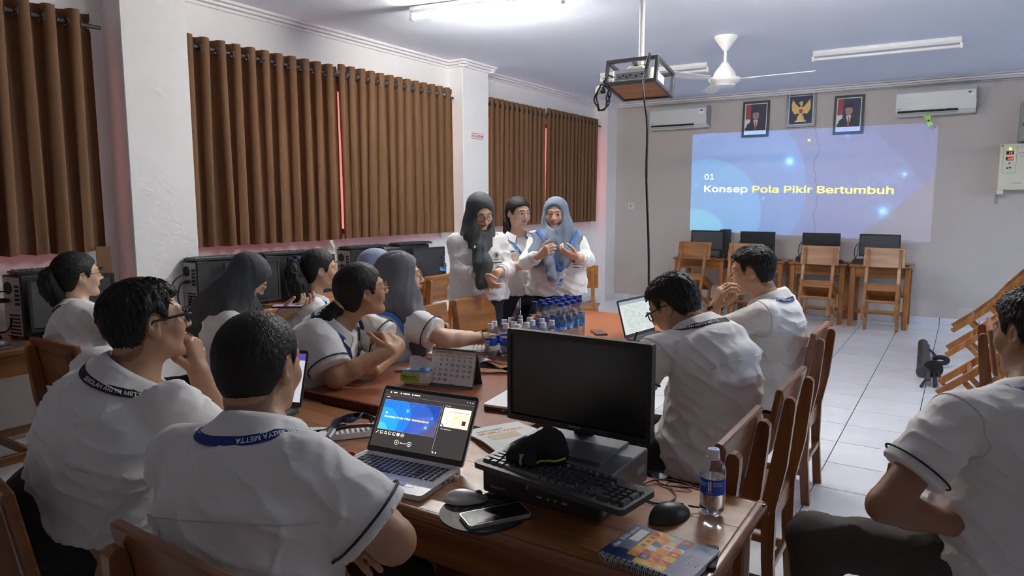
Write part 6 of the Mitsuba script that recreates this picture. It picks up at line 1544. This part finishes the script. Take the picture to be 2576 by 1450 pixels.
    # ---- yoke and armhole seams
    if sp.get('seams', not fem):
        back_ = np.array([cv(.70 - .05 * (u_ / 1.2) ** 2) - front * .2 * math.cos(u_) + side * .24 * math.sin(u_) for u_ in np.linspace(-1.2, 1.2, 40)])
        q_ = project(shirt, back_, .001, 10); nv_ = normals_at(shirt, q_.astype(np.float32)); q_ = q_ + nv_ * folds(q_)[:, None]
        put('seam', tube(q_, .0016, 5), 'm_seam', k, smooth=True)
        for q, (S, e, w) in A.items():
            ax_s = unit(e - S) * .55 + unit(side * (1 if q == 'R' else -1)) * .6; ax_s = unit(ax_s); o_ = S + ax_s * .0 + unit(e - S) * .015
            u_ = unit(np.cross(ax_s, [.1, .2, 1.0])); v_ = np.cross(ax_s, u_)
            ring_ = np.array([o_ + (u_ * math.cos(a) + v_ * math.sin(a)) * .10 for a in np.linspace(0, 2 * np.pi, 40, endpoint=False)])
            q_ = project(shirt, ring_, .001, 10); nv_ = normals_at(shirt, q_.astype(np.float32)); q_ = q_ + nv_ * folds(q_)[:, None]
            ok_ = np.linalg.norm(q_ - o_, axis=1) < .14
            if ok_.all(): put('seam', tube(q_, .0014, 5, True), 'm_seam', k, smooth=True)
    # ---- collar
    if sp.get('collar', True):
        ca = nc + nn * .0 ; cu = side; cf = np.cross(nn, cu); cf = cf if cf @ front > 0 else -cf
        r0 = nr * 1.08 + .016; gap = sp.get('open', 26)
        ths = np.radians(np.linspace(gap, 360 - gap, 56)); V, prof = [], None; edge = []
        for th in ths:
            dr_ = cf * math.cos(th) + cu * math.sin(th); fr_ = max(0, math.cos(th)) ** 1.5   # 1 at the front
            up = nn * 1.0; base = ca + cf * (.012 * math.cos(th))
            lo_ = .046 + .022 * fr_
            pp = [base + dr_ * (r0 - .002) + up * (-.012), base + dr_ * (r0 - .001) + up * (.030 - .018 * fr_), base + dr_ * (r0 + .006) + up * (.038 - .020 * fr_), base + dr_ * (r0 + .014) + up * (.026 - .018 * fr_), base + dr_ * (r0 + .026 + .016 * fr_) + up * (.030 - lo_ - .004 * fr_)]
            for j_ in (3, 4):
                q_ = pp[j_][None].astype(np.float32)
                if shirt(q_)[0] < .005: pp[j_] = project(shirt, q_, .006)[0].astype(float)
            V += pp; edge.append(pp[-1])
        n5, F_ = 5, []
        for i in range(len(ths) - 1):
            for j in range(n5 - 1): F_ += [(i * n5 + j, i * n5 + j + 1, (i + 1) * n5 + j + 1), (i * n5 + j, (i + 1) * n5 + j + 1, (i + 1) * n5 + j)]
        V = np.array(V); th_ = .0022; m1 = trimesh.Trimesh(V, F_, process=False); _, _, nv = meshkit.arrays(m1, True); m2 = trimesh.Trimesh(V - nv * th_, [f[::-1] for f in F_], process=False)
        put('collar', cat(m1, m2), 'm_shirt', k, smooth=True)
        if sp.get('collar_piping', fem): put('collar_piping', tube(np.array([V[3]] + edge + [V[-2]]) - nv[4] * 0, .0030, 6), 'm_piping', k, smooth=True, label='dark piping')
    # ---- lanyard
    if sp.get('lanyard'):
        lc = sp['lanyard']; cu = side; cf = front
        w_ = .021
        thb = np.radians(np.linspace(-115, 115, 30)); back = [nc + (-cf * math.cos(t) * (nr + .076) + cu * math.sin(t) * (nr + .070)) + nn * .012 for t in thb]
        low = sp.get('lanyard_end', cv(.50) + front * .16)
        rt = [back[-1] + (low - back[-1]) * q + front * .03 * math.sin(q * np.pi) for q in np.linspace(.08, 1, 16)]; lf = [back[0] + (low - back[0]) * q + front * .03 * math.sin(q * np.pi) for q in np.linspace(1, .08, 16)]
        outer = shirt
        if sp.get('hijab'):
            hj_ = sp['hijab_fn'](F, hs, cv, side, front, spine, SH, head, neck, loc); outer = lambda P: smin(shirt(P), hj_(P), .02)
        path = np.array(lf + back + rt)
        pr = project(outer, path, .006 if not sp.get('hijab') else .014)
        d0 = outer(pr.astype(np.float32)); nvv = normals_at(outer, pr.astype(np.float32))
        nvv[16:46] = unit_rows(nvv[16:46] + unit_rows(np.array([-cf * math.cos(t) + cu * math.sin(t) for t in thb]) + nn * .3))
        sm_ = lambda a: np.vstack([a[:1], (a[:-2] + 2 * a[1:-1] + a[2:]) / 4, a[-1:]])
        for _ in range(3): pr, nvv = sm_(pr), sm_(nvv)
        lk = put('lanyard', ribbon(pr, nvv, w_), lc, k, smooth=50, label='printed neck strap')
        if sp.get('words', True): ribbon_text(pr[::-1] if sp.get('flip') else pr, nvv[::-1] if sp.get('flip') else nvv, sp.get('words_text', 'SEKOLAH ARIYA METTA'), .0105, .05, 'm_white_flat', lk, sp.get('words_at', .20))
        if sp.get('badge'):
            bp = pr[0]; bn = unit(nvv[0]); bx = unit(np.cross([0, 0, 1], bn)); BF = frame(bp + bn * .008 - np.array([0, 0, .075]), bx, np.cross(bn, bx))
            put('badge', placed(mv(extrude(rrect(.062, .095, .005), .003), 0, 0, 0), BF), 'm_badge', k, label='pale id card in a holder'); put('badge_clip', placed(cat(cbox(0, .058, .002, .012, .022, .004), cbox(0, .072, .002, .022, .012, .003)), BF), 'm_steel', k)
            put('badge_print', placed(cat(cbox(0, .012, .0032, .026, .030, .0004), cbox(0, -.022, .0032, .044, .004, .0004), cbox(0, -.031, .0032, .036, .003, .0004)), BF), 'm_navy', k)
    # ---- hair
    hk = sp.get('hair')
    if hk:
        hl = (lambda P: hair_d(loc(P), hk) * hs)
        def strands(V):
            L = np.asarray(loc(V.astype(np.float32))); f = 150 if hk == 'buzz' else 70
            # tufts run from the crown forwards and down
            r = np.hypot(L[:, 0], L[:, 1] + .03) + 1e-6; ang = np.arctan2(L[:, 0], L[:, 1] + .03)
            a = meshkit.noise(np.stack([ang * 26, r * 25, L[:, 2] * 25], 1), seed); b = meshkit.noise(L * (210, 60, 90), seed + 5)
            amp = {'buzz': .0016, 'short': .0075}.get(hk, .0025)
            return (a - .5) * amp + (b - .5) * amp * .7
        hm = displaced(sdf_mesh(hl, head - .17, head + .17, sp.get('hairres', .0045)), strands)
        if hk == 'short':
            # separate tufts along the fringe and crown
            rr_ = np.random.default_rng(seed); tf = []
            for i in range(sp.get('tufts', 150)):
                a = rr_.uniform(-1.25, 1.25) if i % 3 else rr_.uniform(-3.1, 3.1); up_ = rr_.uniform(.2, 1.2)
                d_ = np.array([math.sin(a) * math.cos(up_), math.cos(a) * math.cos(up_), math.sin(up_)]); o_ = np.array([0, -.012, .034]) + d_ * (.082, .108, .096)
                if hair_d(o_[None].astype(np.float32), hk)[0] > .008: continue
                t_ = unit(np.array([d_[0] * .5, .8, .1]) + rr_.normal(0, .35, 3)); t_ = unit(t_ - d_ * (t_ @ d_) * .8)
                l_ = rr_.uniform(.018, .04)
                tf.append(tube([to_world(q * hs, F) for q in (o_ - t_ * l_ * .5, o_ + d_ * .004, o_ + t_ * l_ * .5 + d_ * .006)], [.0015, .0042, .0006], 5))
            hm = cat([hm] + tf)
        hp = put('hair', hm, 'm_hair', k, smooth=True)
        tail = sp.get('tail')
        if tail:
            pth = spline([to_world(np.array(q[:3]) * hs, F) if not sp.get('tail_world') else np.array(q[:3]) for q in tail], 14); rad = np.interp(np.linspace(0, 1, 14), np.linspace(0, 1, len(tail)), [q[3] for q in tail])
            cs_ = [(pth[i], pth[i + 1], rad[i], rad[i + 1]) for i in range(13)]; b0, b1 = bounds_of(cs_, .03)
            tmh = sdf_mesh(lambda P: smin_cones(P, cs_, .02), b0, b1, .006)
            tmh = displaced(tmh, lambda V: (meshkit.noise(np.asarray(loc(V.astype(np.float32))) * (120, 120, 14), 3) - .5) * .014)
            strandsm = []
            rr_ = np.random.default_rng(seed + 9)
            for i in range(26):
                o_ = rr_.normal(0, .6, 3); o_ = unit(o_) * rr_.uniform(.75, 1.1); q_ = [p + o_ * r * (1 + .25 * j / 13 * rr_.uniform(0, 1)) for j, (p, r) in enumerate(zip(pth, rad))]; strandsm.append(tube(q_[2:] + [q_[-1] + unit(pth[-1] - pth[-2]) * rr_.uniform(.01, .04)], np.linspace(.0045, .001, 13), 5))
            put('hair_tail', cat([tmh] + strandsm), 'm_hair', hp, smooth=True)
            if sp.get('tie'): put('hair_tie', tube([pth[1] + (np.cos(a) * unit(np.cross(pth[2] - pth[0], [0, .3, 1])) + np.sin(a) * unit(np.cross(pth[2] - pth[0], np.cross(pth[2] - pth[0], [0, .3, 1])))) * (rad[1] + .004) for a in np.linspace(0, 2 * np.pi, 16, endpoint=False)], .009, 8, True), sp['tie'], k, smooth=True)
    # ---- hijab
    if sp.get('hijab'):
        hj = sp['hijab_fn'](F, hs, cv, side, front, spine, SH, head, neck, loc)
        b0, b1 = sp['hijab_box']; hjm = sdf_mesh(hj, b0, b1, sp.get('hjres', .0085))
        ctr = neck
        def hfold(V):
            q = V - head; ang = np.arctan2(q @ side, q @ front); r = np.linalg.norm(q, axis=1); dn = np.clip((head[2] + .02 - V[:, 2]) / .3, 0, 1)
            a = meshkit.noise(np.stack([ang * 3.2 + V[:, 2] * 3, r * 5, V[:, 2] * 2.5], 1), seed); b = meshkit.noise(np.stack([ang * 8 + V[:, 2] * 7, r * 7, V[:, 2] * 5], 1), seed + 2)
            return ((1 - np.abs(2 * a - 1)) - .5) * (.004 + .020 * dn) + ((1 - np.abs(2 * b - 1)) - .5) * (.002 + .009 * dn)
        put('hijab', displaced(hjm, hfold), sp['hijab'], k, smooth=True)
    # ---- glasses
    if sp.get('glasses'):
        gm = sp['glasses']; rim, lens = [], []
        rw, rh, rt_ = sp.get('lens', (.024, .019, .0018)); thick = sp.get('rim', .0016)
        sq = sp.get('square', .5)
        for sg in (-1, 1):
            a = np.linspace(0, 2 * np.pi, 28, endpoint=False); c_ = np.cos(a); s_ = np.sin(a); e_ = 1 - sq * .5
            X_ = sg * .0335 + rw * np.sign(c_) * np.abs(c_) ** e_; Z_ = .001 + rh * np.sign(s_) * np.abs(s_) ** e_; Y_ = .1065 - .25 * (np.abs(X_) - .0) ** 2 / .06
            q_ = to_world(np.stack([X_, Y_, Z_], 1) * hs, F); rim.append(tube(q_, thick, 6, True))
            cen = q_.mean(0); lens.append(trimesh.Trimesh(np.vstack([q_, cen]), [(i, (i + 1) % 28, 28) for i in range(28)], process=False))
            rim.append(tube([to_world(np.array(q) * hs, F) for q in ((sg * (.0335 + rw), .1015, .006), (sg * .071, .088, .009), (sg * .079, .03, .008), (sg * .080, -.006, .008), (sg * .078, -.022, -.008))[:2 if sp.get('hijab') else 5]], [thick * 1.3, thick * 1.5, thick * 1.2, thick, thick][:2 if sp.get('hijab') else 5], 6))
        rim.append(tube([to_world(np.array(q) * hs, F) for q in ((-.011, .1055, .004), (0, .1085, .006), (.011, .1055, .004))], thick, 6))
        put('glasses', cat(rim), gm, k, smooth=True)
        gk = k + '__glasses'
        for l in lens: put('lens', l, 'm_glass', gk)
    return k, dict(F=F, cv=cv, side=side, front=front, spine=spine, SH=SH, A=A, shirt=shirt, neck=neck, hands=hands, fwd=fwd, nn=nn, nc=nc)
def unit_rows(a): return a / (np.linalg.norm(a, axis=1, keepdims=True) + 1e-9)
def hijab(lo, hi, front_len=.30, back_len=.25, shoulder=.7, open_=(.061, .078, .086), oc=(0, .105, -.014), chest=.10, extra=(), fr=.095, br=.10):
    def make(F, hs, cv, side, front, spine, SH, head, neck, loc):
        n0 = neck - spine * .01
        drape = [(n0 + front * .02 + spine * .05, n0 + front * (chest) - spine * front_len, fr, .075), (n0 - front * .02 + spine * .06, n0 - front * .075 - spine * back_len, br, .085)]
        for q in 'RL': drape.append((n0 + spine * .03, n0 + (SH[q] - n0) * shoulder, .085, .060)); drape.append((n0 + (SH[q] - n0) * shoulder * .9, n0 + (SH[q] - n0) * shoulder * .75 + front * chest * .8 - spine * front_len * .6, .062, .05))
        drape += [(np.asarray(a, float), np.asarray(b, float), ra, rb) for a, b, ra, rb in extra]
        def f(P):
            L = loc(P)
            cap = smin(ell_d(L, (0, -.016, .036), (.091, .113, .098)), ell_d(L, (0, -.014, -.05), (.086, .086, .088)), .05) * hs
            d = smin(cap, smin_cones(P, drape, .05), .06)
            return smax(d, -ell_d(L, oc, open_) * hs, .014)
        return f
    return dict(hijab_fn=make, hijab_box=(np.array(lo, float), np.array(hi, float)), nobrow=False)
A_ = np.array
# 1 woman with the bun at the left edge
person('woman with a low bun and glasses in a white shirt, seated at the left edge', dict(female=True, skin='light', hip=(-3.50, 1.72, .53), neck=(-3.66, 1.73, .99), head=(-3.68, 1.75, 1.135), yaw=22, look=(8, 4, 0), wide=1.15, deep=1.15,
    armR=dict(wrist=(-3.10, 1.95, .82), hint=(.2, -.3, -1), curl=.6), armL=dict(wrist=(-3.42, 2.15, .80), hint=(-.5, 0, -1)), hair='bun', seed=11,
    tail=[(0, -.10, .035, .018), (0, -.128, .02, .034), (.01, -.135, -.03, .040), (.01, -.115, -.085, .036), (.008, -.10, -.13, .022)], tie='m_hair', glasses='m_specs', rim=.0012, open=30))
# 2 man with the fist at his chin
p2, i2 = person('man in black glasses and white shirt resting his chin on his fist, lower left', dict(skin='tan', hip=(-1.95, .86, .54), neck=(-1.80, .985, 1.055), head=(-1.800, 1.020, 1.180), yaw=12, look=(13, 7, -6), wide=1.14, deep=1.22, belly=[.0, .05, .04, .01, 0], bend=.05, shw=.185, hs=.93, cuff=.96, rise=.22,
    sR=(-1.665, .985, .985), armR=dict(elbow=(-1.755, 1.20, .80), wrist=(-1.755, 1.13, 1.03), hand=((-.15, -.05, 1), (-.8, -.5, .1)), curl=1.15, thumb=.75), armL=dict(wrist=(-2.15, 1.36, .80), hint=(-.6, -.2, -1)), hair='short', seed=21, cuffr=.066, fat=1.04,
    glasses='m_specs', lens=(.027, .018, .0018), rim=.0028, square=.95, lanyard='m_lanyard_black', words_text='SEKOLAH ARIYA METTA', words_at=.56, sres=.0085, hem=-.165, hres=.0042, handres=.0036))
# 3 man with the buzz cut
p3, i3 = person('man with a buzz cut and dark blue lanyard, seen from behind by the silver laptop', dict(skin='tan', hip=(-1.20, .88, .53), neck=(-1.262, .955, 1.015), head=(-1.313, .995, 1.132), yaw=-14, look=(-15, -3, 0), wide=1.12, deep=1.15, bend=.05, shw=.19, hs=1.0, fat=1.1,
    sR=(-1.105, .935, .955), armR=dict(elbow=(-.955, 1.03, .80), wrist=(-1.16, 1.14, .80), hand=((-1, .3, 0), (0, -.5, -.8)), curl=.5), armL=dict(elbow=(-1.42, 1.12, .78), wrist=(-1.13, 1.06, .765), hand=((1, -.35, .1), (0, .5, -.8)), curl=.5), hair='buzz', seed=31, cuffr=.088,
    lanyard='m_lanyard', words_at=.31, flip=True, sres=.0085, hem=.10, cuff=.80, hres=.0042))
# 4 woman looking at her phone
person('woman in a dark grey hijab and glasses bent over her phone beside the white column', dict(female=True, skin='light', hip=(-3.28, 2.37, .53), neck=(-3.245, 2.30, .965), head=(-3.175, 2.36, 1.10), yaw=32, look=(36, -42, 0), bend=.06, kneeR=(-2.93, 2.33, .50), kneeL=(-2.95, 2.47, .50),
    armR=dict(wrist=(-2.975, 2.40, .925), hand=((.75, .55, .25), (-.2, .3, 1)), hint=(.2, -.4, -1), curl=.5), armL=dict(wrist=(-3.06, 2.56, .92), hand=((.8, .2, .2), (0, -.2, 1)), hint=(-.3, .3, -1), curl=.5), seed=41, hijab='m_hijab_dark', glasses='m_specs_gold', collar=False,
    **hijab((-3.68, 1.95, .58), (-2.95, 2.75, 1.36), front_len=.16, back_len=.34, shoulder=.55, extra=[((-3.33, 2.24, .95), (-3.46, 2.20, .66), .085, .05), ((-3.42, 2.16, .90), (-3.52, 2.12, .80), .03, .02)])))
phone(-2.925, 2.405, .955, -55, 'lit phone held by the woman in the dark grey hijab', 'm_black', 'm_phone_lit', .072, .155)
# 5 woman with the ponytail
person('woman with a long wavy ponytail and blue scrunchie looking right', dict(female=True, skin='mid', hip=(-3.08, 2.72, .53), neck=(-3.105, 2.725, .965), head=(-3.08, 2.765, 1.112), yaw=35, look=(33, 1, 0), kneeR=(-2.70, 2.70, .50), kneeL=(-2.72, 2.84, .50),
    armR=dict(wrist=(-2.86, 2.80, .72), hint=(0, -.3, -1)), armL=dict(wrist=(-2.95, 3.02, .74), hint=(-.4, .2, -1)), hair='pony', seed=51, tie='m_scrunchie', open=34,
    tail=[(0, -.098, .065, .020), (.01, -.135, .052, .034), (.045, -.155, -.01, .050), (.065, -.135, -.10, .055), (.06, -.105, -.18, .045), (.055, -.085, -.235, .016)], lanyard='m_lanyard_light', words=False))
# 6 woman with round glasses, arms on the table
p6, i6 = person('woman with low ponytail and round glasses leaning her folded arms on the table', dict(female=True, skin='tan', hip=(-2.45, 2.08, .54), neck=(-2.235, 2.115, 1.00), head=(-2.168, 2.178, 1.118), yaw=58, look=(28, 9, 4), wide=1.2, deep=1.15, bend=.04, hs=1.0, shw=.175, fat=1.12,
    sR=(-2.215, 1.965, .945), armR=dict(elbow=(-2.085, 1.935, .795), wrist=(-1.975, 2.145, .885), hand=((-.55, .35, .5), (-.75, -.2, -.5)), curl=.95), armL=dict(elbow=(-1.985, 2.355, .80), wrist=(-2.05, 2.13, .79), hand=((-.5, -.8, 0), (0, 0, -1)), curl=.4), hair='low', seed=61, cuffr=.080, cuff=.82, folds=.02,
    tail=[(.0, -.098, -.035, .020), (.0, -.125, -.055, .024), (-.005, -.16, -.085, .034), (-.01, -.20, -.10, .022)], tie='m_gold', glasses='m_specs_gold', lens=(.0255, .0245, .0018), rim=.0011, square=0.0, lanyard='m_lanyard', words_at=.02, open=36, sres=.0085))
# 7 hijab just visible behind
person('woman in a lavender hijab mostly hidden behind the woman in the grey hijab', dict(female=True, skin='light', hip=(-2.93, 3.06, .53), neck=(-2.95, 3.06, .955), head=(-2.925, 3.075, 1.095), yaw=30, look=(28, 0, 0), kneeR=(-2.66, 2.98, .50), kneeL=(-2.75, 3.36, .50), armR=dict(wrist=(-2.7, 3.12, .74)), armL=dict(wrist=(-2.8, 3.35, .74)), seed=71, hijab='m_hijab_lavender', collar=False, eyes=True, **hijab((-3.3, 2.7, .6), (-2.6, 3.4, 1.36))))
chair(-2.96, 3.06, 40, 'teak chair under the woman in the lavender hijab')
# 8 woman in the grey hijab at the laptop
p8, i8 = person('woman in a grey hijab with a blue lanyard reaching to the grey laptop', dict(female=True, skin='light', hip=(-2.50, 2.58, .54), neck=(-2.36, 2.60, .975), head=(-2.345, 2.625, 1.125), yaw=42, look=(46, 4, 0), wide=1.2, deep=1.15, hs=1.0, fat=1.08, seams=False,
    sR=(-2.20, 2.585, .90), armR=dict(elbow=(-2.045, 2.60, .845), wrist=(-1.945, 2.785, .835), hand=((.15, .95, -.05), (.1, 0, -1)), curl=.35), armL=dict(wrist=(-2.15, 2.93, .80), hint=(-.4, .4, -1)), cuffr=.078, cuff=.62, seed=81, hijab='m_hijab_grey', glasses='m_specs_gold', lens=(.025, .023, .0018), rim=.0012, square=.1, collar=False,
    lanyard='m_lanyard_light', badge=True, words_at=.03, words=True, **hijab((-2.75, 2.2, .52), (-1.98, 2.98, 1.38), front_len=.30, back_len=.28, shoulder=.80, chest=.14, fr=.10)))
solo('bracelet', tube([A_((-1.955, 2.765, .835)) + .031 * (math.cos(a) * A_((.95, -.25, 0)) + math.sin(a) * A_((0, 0, 1.0))) for a in np.linspace(0, 2 * np.pi, 24, endpoint=False)], .003, 6, True), 'm_gold', 'gold bangle on the wrist of the woman reaching to the laptop', 'bracelet', smooth=True) if False else put('bracelet', tube([A_((-1.955, 2.765, .835)) + .031 * (math.cos(a) * A_((.9, -.42, 0)) + math.sin(a) * A_((0, 0, 1.0))) for a in np.linspace(0, 2 * np.pi, 24, endpoint=False)], .003, 6, True), 'm_gold', p8, smooth=True, label='gold bangle')
# 9-11 the standing women
p9, i9 = person('standing woman in a dark grey hijab and glasses with clasped hands, leftmost of the three', dict(female=True, pose='stand', skin='light', hip=(-2.825, 3.97, .86), neck=(-2.84, 3.985, 1.285), head=(-2.812, 3.975, 1.425), yaw=136, look=(122, -22, 4), wide=1.02, deep=1.05, fat=.92, sleeve='long', seed=91, hem=.04, hs=1.02,
    armR=dict(elbow=(-2.875, 3.82, 1.03), wrist=(-2.675, 3.79, 1.015), hand=((.70, .05, -.62), (.25, .75, .2)), curl=.45, thumb=.2), armL=dict(elbow=(-2.645, 4.06, 1.03), wrist=(-2.585, 3.845, 1.035), hand=((-.42, -.42, -.80), (-.35, .75, -.35)), curl=.5, thumb=.2), cuff=.72, hijab='m_hijab_dark', glasses='m_specs', lens=(.026, .021, .0018), rim=.0016, collar=False, lip=(.30, .09, .08), folds=.011, gaze=(0, .8, -.5),
    **hijab((-3.12, 3.66, .90), (-2.45, 4.32, 1.62), front_len=.10, back_len=.10, shoulder=.26, chest=.06, fr=.08, br=.085, extra=[((-2.80, 3.93, 1.27), (-2.735, 3.855, 1.195), .07, .032), ((-2.735, 3.855, 1.195), (-2.69, 3.82, 1.08), .030, .048), ((-2.69, 3.82, 1.08), (-2.665, 3.79, .96), .048, .040)])))
put('brooch', cat([mv(trimesh.creation.icosphere(2, .0095), -2.728 + .006 * i, 3.812 + .008 * i, 1.198) for i in (-1, 1)]), 'm_white', p9, smooth=True, label='pearl brooch')
p10, i10 = person('standing woman with black hair in a white short-sleeved shirt, middle of the three', dict(female=True, pose='stand', skin='light', hip=(-2.78, 4.44, .86), neck=(-2.815, 4.445, 1.265), head=(-2.795, 4.44, 1.415), yaw=124, look=(113, -6, 0), seed=101, hem=.05, hair='low', open=30,
    armR=dict(elbow=(-2.80, 4.26, 1.03), wrist=(-2.60, 4.30, 1.04), hand=((.9, .2, 0), (0, .6, -.3)), curl=.6), armL=dict(wrist=(-2.50, 4.43, .98), hint=(.2, .6, -.8)), tail=[(.045, -.06, -.03, .022), (.06, -.045, -.09, .026), (.07, -.03, -.15, .022), (.065, -.02, -.20, .010)], lanyard='m_lanyard_light', words=False))
p11, i11 = person('standing woman in a blue-grey hijab gesturing with both hands, rightmost of the three', dict(female=True, pose='stand', skin='light', hip=(-2.44, 4.40, .86), neck=(-2.44, 4.40, 1.26), head=(-2.455, 4.395, 1.405), yaw=146, look=(157, 0, -3), wide=1.08, deep=1.05, fat=.95, sleeve='long', seed=111, hem=.02, cuff=.80, folds=.012,
    armR=dict(elbow=(-2.56, 4.17, 1.08), wrist=(-2.41, 4.10, 1.135), hand=((.75, -.15, .45), (.3, .9, .1)), curl=.8), armL=dict(elbow=(-2.24, 4.47, 1.09), wrist=(-2.215, 4.285, 1.12), hand=((-.75, -.55, .25), (-.2, .5, .5)), curl=.6), hijab='m_hijab_blue', collar=False, lanyard='m_lanyard_light', badge=True, words=False,
    **hijab((-2.80, 4.05, .92), (-2.10, 4.74, 1.60), front_len=.17, back_len=.14, shoulder=.82, chest=.10, extra=[((-2.47, 4.30, 1.20), (-2.52, 4.20, 1.10), .09, .05), ((-2.40, 4.23, 1.1), (-2.36, 4.18, .98), .03, .025)])))
# shirt badges of the standing women
def emblem(info, k, du, dv, words='ARIYA METTA', pocket=True):
    c = info['cv'](.60) + info['side'] * du + info['front'] * .16 + info['spine'] * dv
    c = project(info['shirt'], c[None], .004)[0]; n = normals_at(info['shirt'], c[None].astype(np.float32))[0]; n = unit(n * A_((1, 1, .4))); x = unit(np.cross([0, 0, 1.0], n)); M = frame(c + n * .004, x, np.cross(n, x))
    r = Point(0, 0).buffer(.021).difference(Point(0, 0).buffer(.0185)); fig = Polygon([(-.008, -.012), (.008, -.012), (.010, -.002), (.004, .004), (.004, .012), (-.004, .012), (-.004, .004), (-.010, -.002)])
    put('emblem', placed(cat(extrude(r, .001), extrude(fig, .001), extrude(Point(0, 0).buffer(.015).difference(Point(0, 0).buffer(.0138)), .001)), M), 'm_piping', k, label='round dark emblem')
    put('lettering', placed(mv(text(words, .007, .001, True, True), 0, -.032, 0), M), 'm_piping', k)
    if pocket: put('pocket_trim', placed(cbox(0, -.054, .0005, .078, .006, .002), M), 'm_piping', k)
emblem(i9, p9, -.115, .02); emblem(i10, p10, -.085, .01, pocket=False); emblem(i11, p11, -.135, .0)
solo('booklet', placed(cbox(0, 0, 0, .10, .15, .012), frame((-2.50, 4.36, .90), (.6, .8, 0), (-.15, .1, .98))), 'm_paper', 'white booklet held by the middle standing woman', 'booklet')
# 12 writing man
p12, i12 = person('man in glasses and white shirt bent over the table writing, seen from behind', dict(skin='tan', hip=(-.775, 2.64, .55), neck=(-.885, 2.69, 1.015), head=(-.958, 2.69, 1.085), yaw=-84, look=(-84, -30, 0), wide=1.16, deep=1.28, belly=[.0, .04, .03, .0, 0], bend=.09, shw=.20, hs=1.0, fat=1.08,
    sL=(-.955, 2.50, .925), armL=dict(elbow=(-1.03, 2.45, .80), wrist=(-1.26, 2.56, .79), hand=((-.8, .5, -.1), (0, 0, -1)), curl=.4), armR=dict(elbow=(-1.02, 3.03, .82), wrist=(-1.16, 2.90, .80), hand=((-.85, -.3, -.1), (0, -.2, -1)), curl=.75), hair='short', seed=121, cuffr=.080,
    glasses='m_specs', lens=(.026, .019, .0018), rim=.0026, square=.8, lanyard='m_lanyard_black', words_at=.30, sres=.0085, hem=.10, tufts=90, folds=.013, kneeL=(-1.12, 2.50, .52), kneeR=(-1.12, 2.80, .52)))
solo('pen', cyl((-1.235, 2.865, .775), (-1.20, 2.905, .92), .0055, 10, .0045), 'm_ink', 'dark pen upright in the fist of the writing man', 'pen', smooth=40)
# 13 man with the raised hand
p13, i13 = person('man with short black hair in a white shirt raising a hand, beyond the writing man', dict(skin='mid', hip=(-.76, 3.74, .54), neck=(-.82, 3.73, 1.02), head=(-.905, 3.69, 1.145), yaw=-88, look=(-97, -8, 0), wide=1.05, deep=1.1, bend=.03, shw=.19, hs=1.02,
    armL=dict(elbow=(-1.09, 3.50, .80), wrist=(-.985, 3.36, 1.00), hand=((.35, -.3, .85), (.6, .5, 0)), curl=.75), armR=dict(wrist=(-1.20, 3.93, .80), hint=(0, .4, -1)), hair='short', seed=131, lanyard='m_lanyard', words_at=.34, tufts=70, hem=.10))
put('watch', tube([A_((-.99, 3.368, .985)) + .033 * (math.cos(a) * A_((.8, .6, 0)) + math.sin(a) * A_((.5, -.65, .45))) for a in np.linspace(0, 2 * np.pi, 20, endpoint=False)], .008, 6, True), 'm_ink', p13, smooth=True, label='dark wristwatch')
# 14 man at the right edge
p14, i14 = person('man in a white shirt and grey-brown trousers cut off by the right edge', dict(skin='brown', hip=(.175, 2.22, .55), neck=(.175, 2.31, 1.005), head=(.185, 2.37, 1.14), yaw=-62, look=(-45, -4, 0), collar_piping=True, wide=1.22, deep=1.25, belly=[.02, .08, .06, .01, 0], bend=.04, shw=.20, hs=1.03, fat=1.02,
    sL=(.02, 2.09, .95), armL=dict(elbow=(-.125, 1.955, .728), wrist=(.06, 2.10, .655), hand=((.6, .6, 0), (0, 0, -1)), curl=.4), armR=dict(wrist=(.0, 2.55, .68), hint=(.5, .5, -1)), hair='short', seed=141, cuffr=.080, cuff=.64, leg=1.12,
    trousers='m_trousers_grey', kneeL=(-.30, 2.06, .545), kneeR=(.02, 2.72, .50), lanyard='m_lanyard', words=False, sres=.0085, hem=.06, tufts=120))
